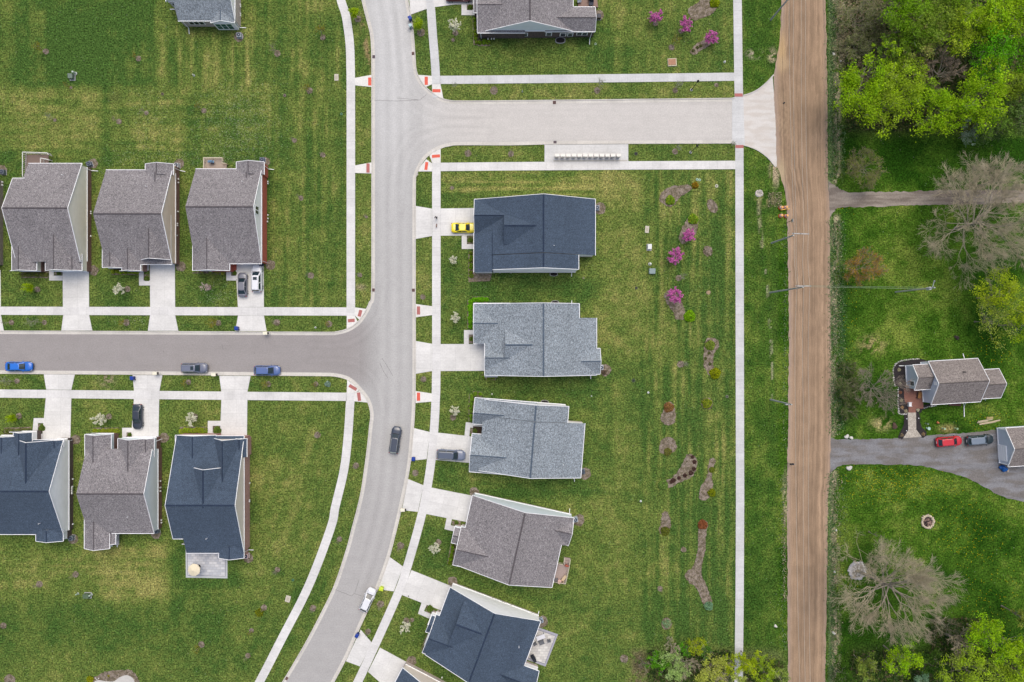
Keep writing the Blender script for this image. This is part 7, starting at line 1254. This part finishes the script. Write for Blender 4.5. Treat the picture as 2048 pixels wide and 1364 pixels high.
# curved patio cut by the bottom edge
bed([(186, 1364), (190, 1354), (205, 1345), (225, 1341), (250, 1340), (262, 1340), (272, 1350), (279, 1364), (279, 1390), (186, 1390)], 40); tag(MB().prism([tuple(p) for p in world2(smooth_path([(188, 1390), (188, 1366), (197, 1360), (212, 1362), (228, 1362), (240, 1354), (254, 1350), (266, 1356), (270, 1368), (270, 1390)]))], 0, .1).build('curved_patio', mk('smooth_concrete', K(204, 202, 198), .9, [(1, .06), (6, .05)])), kind='structure')
shrub(217, 1352, 3, (150, 150, 60), (130, 120, 50), 'small yellow plant beside the curved patio at the bottom', name='small_plant', cat='plant', zs=.6); shrub(179, 1360, 7, (150, 160, 20), (140, 140, 20), 'yellow-green shrub left of the curved patio at the bottom')
for k, (x, y) in enumerate([(191.5, 1356), (194, 1358.5), (197.5, 1356.5)]): rock(x, y, .13, ['left of the three white stones by the curved patio', 'lowest of the three white stones by the curved patio', 'right of the three white stones by the curved patio'][k], 60+k, (236, 234, 230))
# farmhouse front: mulch beds, brick terrace, stone path
B_ter = mk('terrace_brick', K(142, 100, 88), .9, [(4, .12, (1, 2, 1)), (1, .08)]); tag(MB().prism([tuple(p) for p in world2([(1807, 776), (1846, 779), (1846, 817), (1831, 817), (1831, 825), (1816.5, 825), (1816.5, 816), (1808, 800)])], 0, .12).build('brick_terrace', B_ter), kind='structure')
bed([(1787, 742), (1790, 730), (1800, 724), (1818, 720), (1845, 719), (1862, 724), (1848, 738), (1812, 740), (1812, 776), (1796, 774), (1789, 762)], 50, .06, M_dmulch, 'dark_bed'); bed([(1796, 778), (1810, 776), (1812, 800), (1818, 818), (1815, 828), (1800, 827), (1796, 812)], 51, .065, M_dmulch, 'dark_bed'); bed([(1831, 817), (1842, 811), (1860, 808), (1862, 812), (1845, 820), (1842, 825), (1831, 825)], 52, .065, M_dmulch, 'dark_bed')
bed([(1809, 826), (1816, 826), (1816, 858), (1806, 876), (1797, 876), (1799, 866), (1807, 852)], 53, .06, M_dmulch, 'dark_bed'); bed([(1831, 826), (1838, 826), (1842, 850), (1852, 864), (1852, 872), (1842, 874), (1832, 858)], 54, .06, M_dmulch, 'dark_bed')
tag(MB().prism([tuple(p) for p in world2([(1815, 824.5), (1831.5, 824.5), (1832, 859), (1843, 873.5), (1806, 876), (1816, 860)])], 0, .09).build('stone_path', mk('crazy_paving', K(196, 188, 176), .9, [(3, .12), (9, .14)], rgb2=K(170, 162, 152), n2=(4, (1, 1, 1)))), kind='structure')
def border(pts, label, seed, n=1.9):
    q_ = world2(smooth_path(pts, 5)); o = q_[0]; root = empty('stone_edging', (o.x, o.y, 0), 0, label, 'edging'); mb = MB(); acc = 0; r = random.Random(seed)
    for a, b in zip(q_[:-1], q_[1:]):
        L_ = (b-a).length; k = acc
        while k < L_: p = a.lerp(b, k/L_); mb.blob((p.x-o.x+r.uniform(-.05, .05), p.y-o.y+r.uniform(-.05, .05), .06), r.uniform(.1, .19), int(k*9)+seed, .3, 7, .8); k += .33
        acc = k-L_
    mb.build('stones', M_stone, root)
border([(1790, 772), (1787, 760), (1786, 742), (1789, 731), (1799, 723), (1818, 719), (1840, 718)], 'pale stone edging round the dark bed left of the farmhouse', 1); border([(1796, 776), (1795.5, 800), (1796.5, 822), (1800, 828), (1814, 828)], 'pale stone edging of the dark bed beside the brick terrace', 2); border([(1848, 816), (1860, 813), (1873, 811)], 'short stone edging below the farmhouse front corner', 3)
for k, (x, y, c, lab) in enumerate([(1798.5, 739.5, (190, 184, 150), 'dry ornamental grass clump at the top of the dark farm bed'), (1800.5, 767.5, (216, 210, 180), 'cream grass clump at the bottom of the dark farm bed'), (1803, 801, (214, 200, 160), 'cream grass clump left of the white garden chair'), (1804.5, 815, (186, 150, 96), 'orange-brown plant near the lower left of the terrace bed'), (1836, 820, (220, 212, 180), 'cream grass clump right of the terrace opening'), (1812, 822, (190, 180, 150), 'dry clump beside the start of the stone path'), (1801, 785, (150, 104, 82), 'reddish low shrub in the upper terrace bed'), (1804, 870, (150, 134, 108), 'brown plant at the left foot of the stone path'), (1847, 868, (156, 134, 104), 'brown plant at the right foot of the stone path')]):
    shrub(x, y, 3.6, c, (c[0]*.75//1, c[1]*.75//1, c[2]*.75//1), lab, name='bed_plant', cat='plant', zs=.7)
chair(1819, 808.5, 90, (236, 236, 240), 'white garden chair on the brick terrace', .75, .12); table(1839, 790, -8, .62, 1.25, (150, 106, 60), 'wooden bench table against the farmhouse on the terrace', .6, name='wooden_table', base=.12)
for x, y, lab in [(1811.5, 837, 'upper left'), (1811, 861, 'lower left'), (1835, 836, 'upper right')]:
    o = P(x, y); rt = empty('path_light', o, 0, lab+' small white light beside the stone path', 'path light', 'small lights along the stone path'); MB().tube([(0, 0, 0), (0, 0, .35)], .02, 6).build('stake', M_black, rt); MB().lathe((0, 0, .35), [(.1, 0), (.08, .06), (.02, .1)], 10).build('cap', M_white, rt)
def bath(px, py, rgb, label, r=.3):
    o = P(px, py); rt = empty('bird_bath', o, 0, label, 'bird bath'); c = mk('bath_%d_%d' % rgb[:2], K(*rgb), .5); MB().lathe((0, 0, 0), [(.16, 0), (.08, .1), (.06, .6)], 10).build('stem', c, rt); MB().lathe((0, 0, .6), [(.08, 0), (r, .1), (r, .14), (r*.7, .1)], 16).build('bowl', c, rt)
bath(1853.5, 856, (176, 206, 196), 'pale turquoise bird bath near the stone path'); bath(1851.5, 847, (104, 124, 104), 'small dark bird bath above the pale turquoise one', .2); bath(1885, 856.5, (164, 192, 160), 'left green pot stand on the dry garden patch', .2); bath(1910, 856.5, (146, 176, 140), 'right green pot stand on the dry garden patch', .2)
o = P(1874.5, 845); ob = MB().blob((0, 0, .2), .25, 3, .3, 8, .9).build('garden_figure', mk('terracotta', K(196, 120, 80), .8, [(5, .3)])); ob.location = o; tag(ob, 'small orange garden ornament on the grass above the red hatchback', 'garden ornament')
for k, (x0, y0, x1, y1, w_, c) in enumerate([(1955, 843, 1984, 838.5, .22, (190, 176, 150)), (1958, 848.5, 1999, 840, .24, (206, 190, 160)), (1953, 845.5, 1975, 842, .18, (168, 160, 132)), (1972, 836, 1985, 835, .4, (170, 156, 108)), (1965, 848, 1990, 843.5, .16, (180, 168, 140))]):
    a = P(x0, y0); b = P(x1, y1); m = MB().bar((0, 0, .1+.02*k), (b.x-a.x, b.y-a.y, .12+.02*k), w_, .08).build('timber_board', mk('old_timber_%d' % c[0], K(*c), .9, [(2, .15)])); m.location = a; tag(m, ['upper of the long weathered boards lying behind the farmhouse', 'longest pale board lying on the grass behind the farmhouse', 'short grey board at the left of the timber pile', 'broad mossy board on top of the timber pile', 'thin board lowest in the timber pile'][k], 'board', 'timber boards on the farm lawn')
o = P(2009, 937.5, .5); rt = empty('covered_barrow', (o.x, o.y, .04), R(-15), 'blue tarpaulin-covered item at the garage corner', 'covered item'); MB().blob((0, 0, .35), .62, 4, .18, 14, .75).blob((-.5, .1, .25), .4, 6, .15, 12, .7).build('tarpaulin', mk('blue_tarp', K(24, 92, 168), .35, [(3, .2)], bump=.5, bscale=4), rt, smooth=True); MB().box((.75, -.15, .2), (.4, .35, .35)).build('crate', mk('tan_crate', K(206, 186, 160), .8), rt)
o = P(1913, 675); ob = MB().blob((0, 0, .1), .42, 8, .3, 10, .5).build('dark_stump', mk('stump', K(66, 58, 54), 1, [(5, .3)])); ob.location = o; tag(ob, 'dark tree stump on the farm lawn above the house', 'stump'); ob = MB().blob((0, 0, .05), .55, 9, .2, 12, .3).build('dark_stump', mk('stump2', K(88, 70, 62), 1, [(5, .3)])); ob.location = P(1789, 852); tag(ob, 'brown stump patch left of the stone path', 'stump')
# ---------------------------------------------------------------- person and dog
def skin(name, verts, edges, mat, parent, root=0, sub=2):
    me = bpy.data.meshes.new(name); me.from_pydata([v[:3] for v in verts], edges, []); me.materials.append(mat); o = link(name, me, parent); o.modifiers.new('skin', 'SKIN'); 
    for i, v in enumerate(verts): me.skin_vertices[0].data[i].radius = (v[3], v[3] if len(v) < 5 else v[4]); me.skin_vertices[0].data[i].use_root = (i == root)
    s = o.modifiers.new('sub', 'SUBSURF'); s.levels = s.render_levels = sub
    return o
o = P(872.2, 435, .9); rt = empty('person', (o.x, o.y, .07), R(-90), 'person in dark clothing walking on the pavement beside the yellow car driveway', 'person', None)
skn = mk('skin', K(214, 170, 146), .6); cl = mk('dark_clothes', K(44, 46, 56), .8, [(5, .1)])
V_ = [(0, 0, .95, .15, .12), (0, 0, 1.2, .15, .11), (.01, 0, 1.42, .13, .1), (.02, 0, 1.52, .055), (.04, 0, 1.62, .075)]; E_ = [(0, 1), (1, 2), (2, 3), (3, 4)]
def chain(base, pts):
    global V_, E_
    p = base
    for q_ in pts: V_.append(q_); E_.append((p, len(V_)-1)); p = len(V_)-1
    return p
chain(0, [(.02, .1, .88, .1), (.2, .1, .5, .065), (.06, .1, .1, .045), (.2, .11, .05, .04)]); chain(0, [(-.02, -.1, .88, .1), (-.05, -.1, .48, .065), (-.32, -.1, .16, .045), (-.2, -.11, .1, .04)])
for sy in (1, -1):
    wr = chain(2, [(0, sy*.2, 1.4, .06), (-.12*sy, sy*.26, 1.12, .045), (.06 if sy < 0 else .1, sy*.27, .9, .032), (.1 if sy < 0 else .14, sy*.27, .83, .035)])
    x, y, z = V_[wr][:3]
    for k in range(4): chain(wr, [(x+.03, y+(k-1.5)*.018, z-.04, .009), (x+.035, y+(k-1.5)*.019, z-.08-.008*(k in (1, 2)), .008)])
    chain(wr, [(x+.045, y-sy*.02, z-.01, .01), (x+.06, y-sy*.02, z-.05, .009)])
skin('body', V_, E_, cl, rt, 0, 1)
hd = MB().blob((.05, 0, 1.7), .105, 1, .03, 14, 1.2).build('head', skn, rt, smooth=True); MB().blob((.02, 0, 1.73), .115, 2, .04, 14, 1.1).build('hair', mk('dark_hair', K(48, 38, 34), .8), hd, smooth=True); MB().blob((.155, 0, 1.69), .02, 1, .1, 8).build('nose', skn, hd)
for sy in (-1, 1): MB().blob((.14, sy*.035, 1.72), .014, 1, .0, 8).build('eye', M_black, hd); MB().blob((.05, sy*.105, 1.7), .025, 1, .1, 8).build('ear', skn, hd)
MB().box((.148, 0, 1.645), (.012, .05, .012)).build('mouth', mk('lips', K(170, 100, 96), .6), hd)
o = P(873, 450.5, .35); rt = empty('dog', (o.x, o.y, .07), R(-95), 'small brown dog on the pavement ahead of the walking person', 'dog'); V_ = [(0, 0, .3, .09), (.2, 0, .3, .1), (.3, 0, .4, .055), (.38, 0, .46, .06), (.47, 0, .43, .03), (-.16, 0, .3, .08), (-.3, 0, .42, .02)]; E_ = [(0, 1), (1, 2), (2, 3), (3, 4), (0, 5), (5, 6)]
for b, x, f in ((1, .22, .03), (5, -.16, -.05)):
    for sy in (-1, 1): chain(b, [(x, sy*.07, .2, .035), (x+f, sy*.07, .1, .02), (x, sy*.07, .02, .02)])
skin('body', V_, E_, mk('brown_fur', K(120, 84, 66), .9, [(8, .2)]), rt, 0, 1)
for sy in (-1, 1): MB().blob((.36, sy*.05, .52), .035, 1, .2, 8, 1.3).build('ear', mk('dark_fur', K(70, 48, 40), .9), rt, smooth=True)
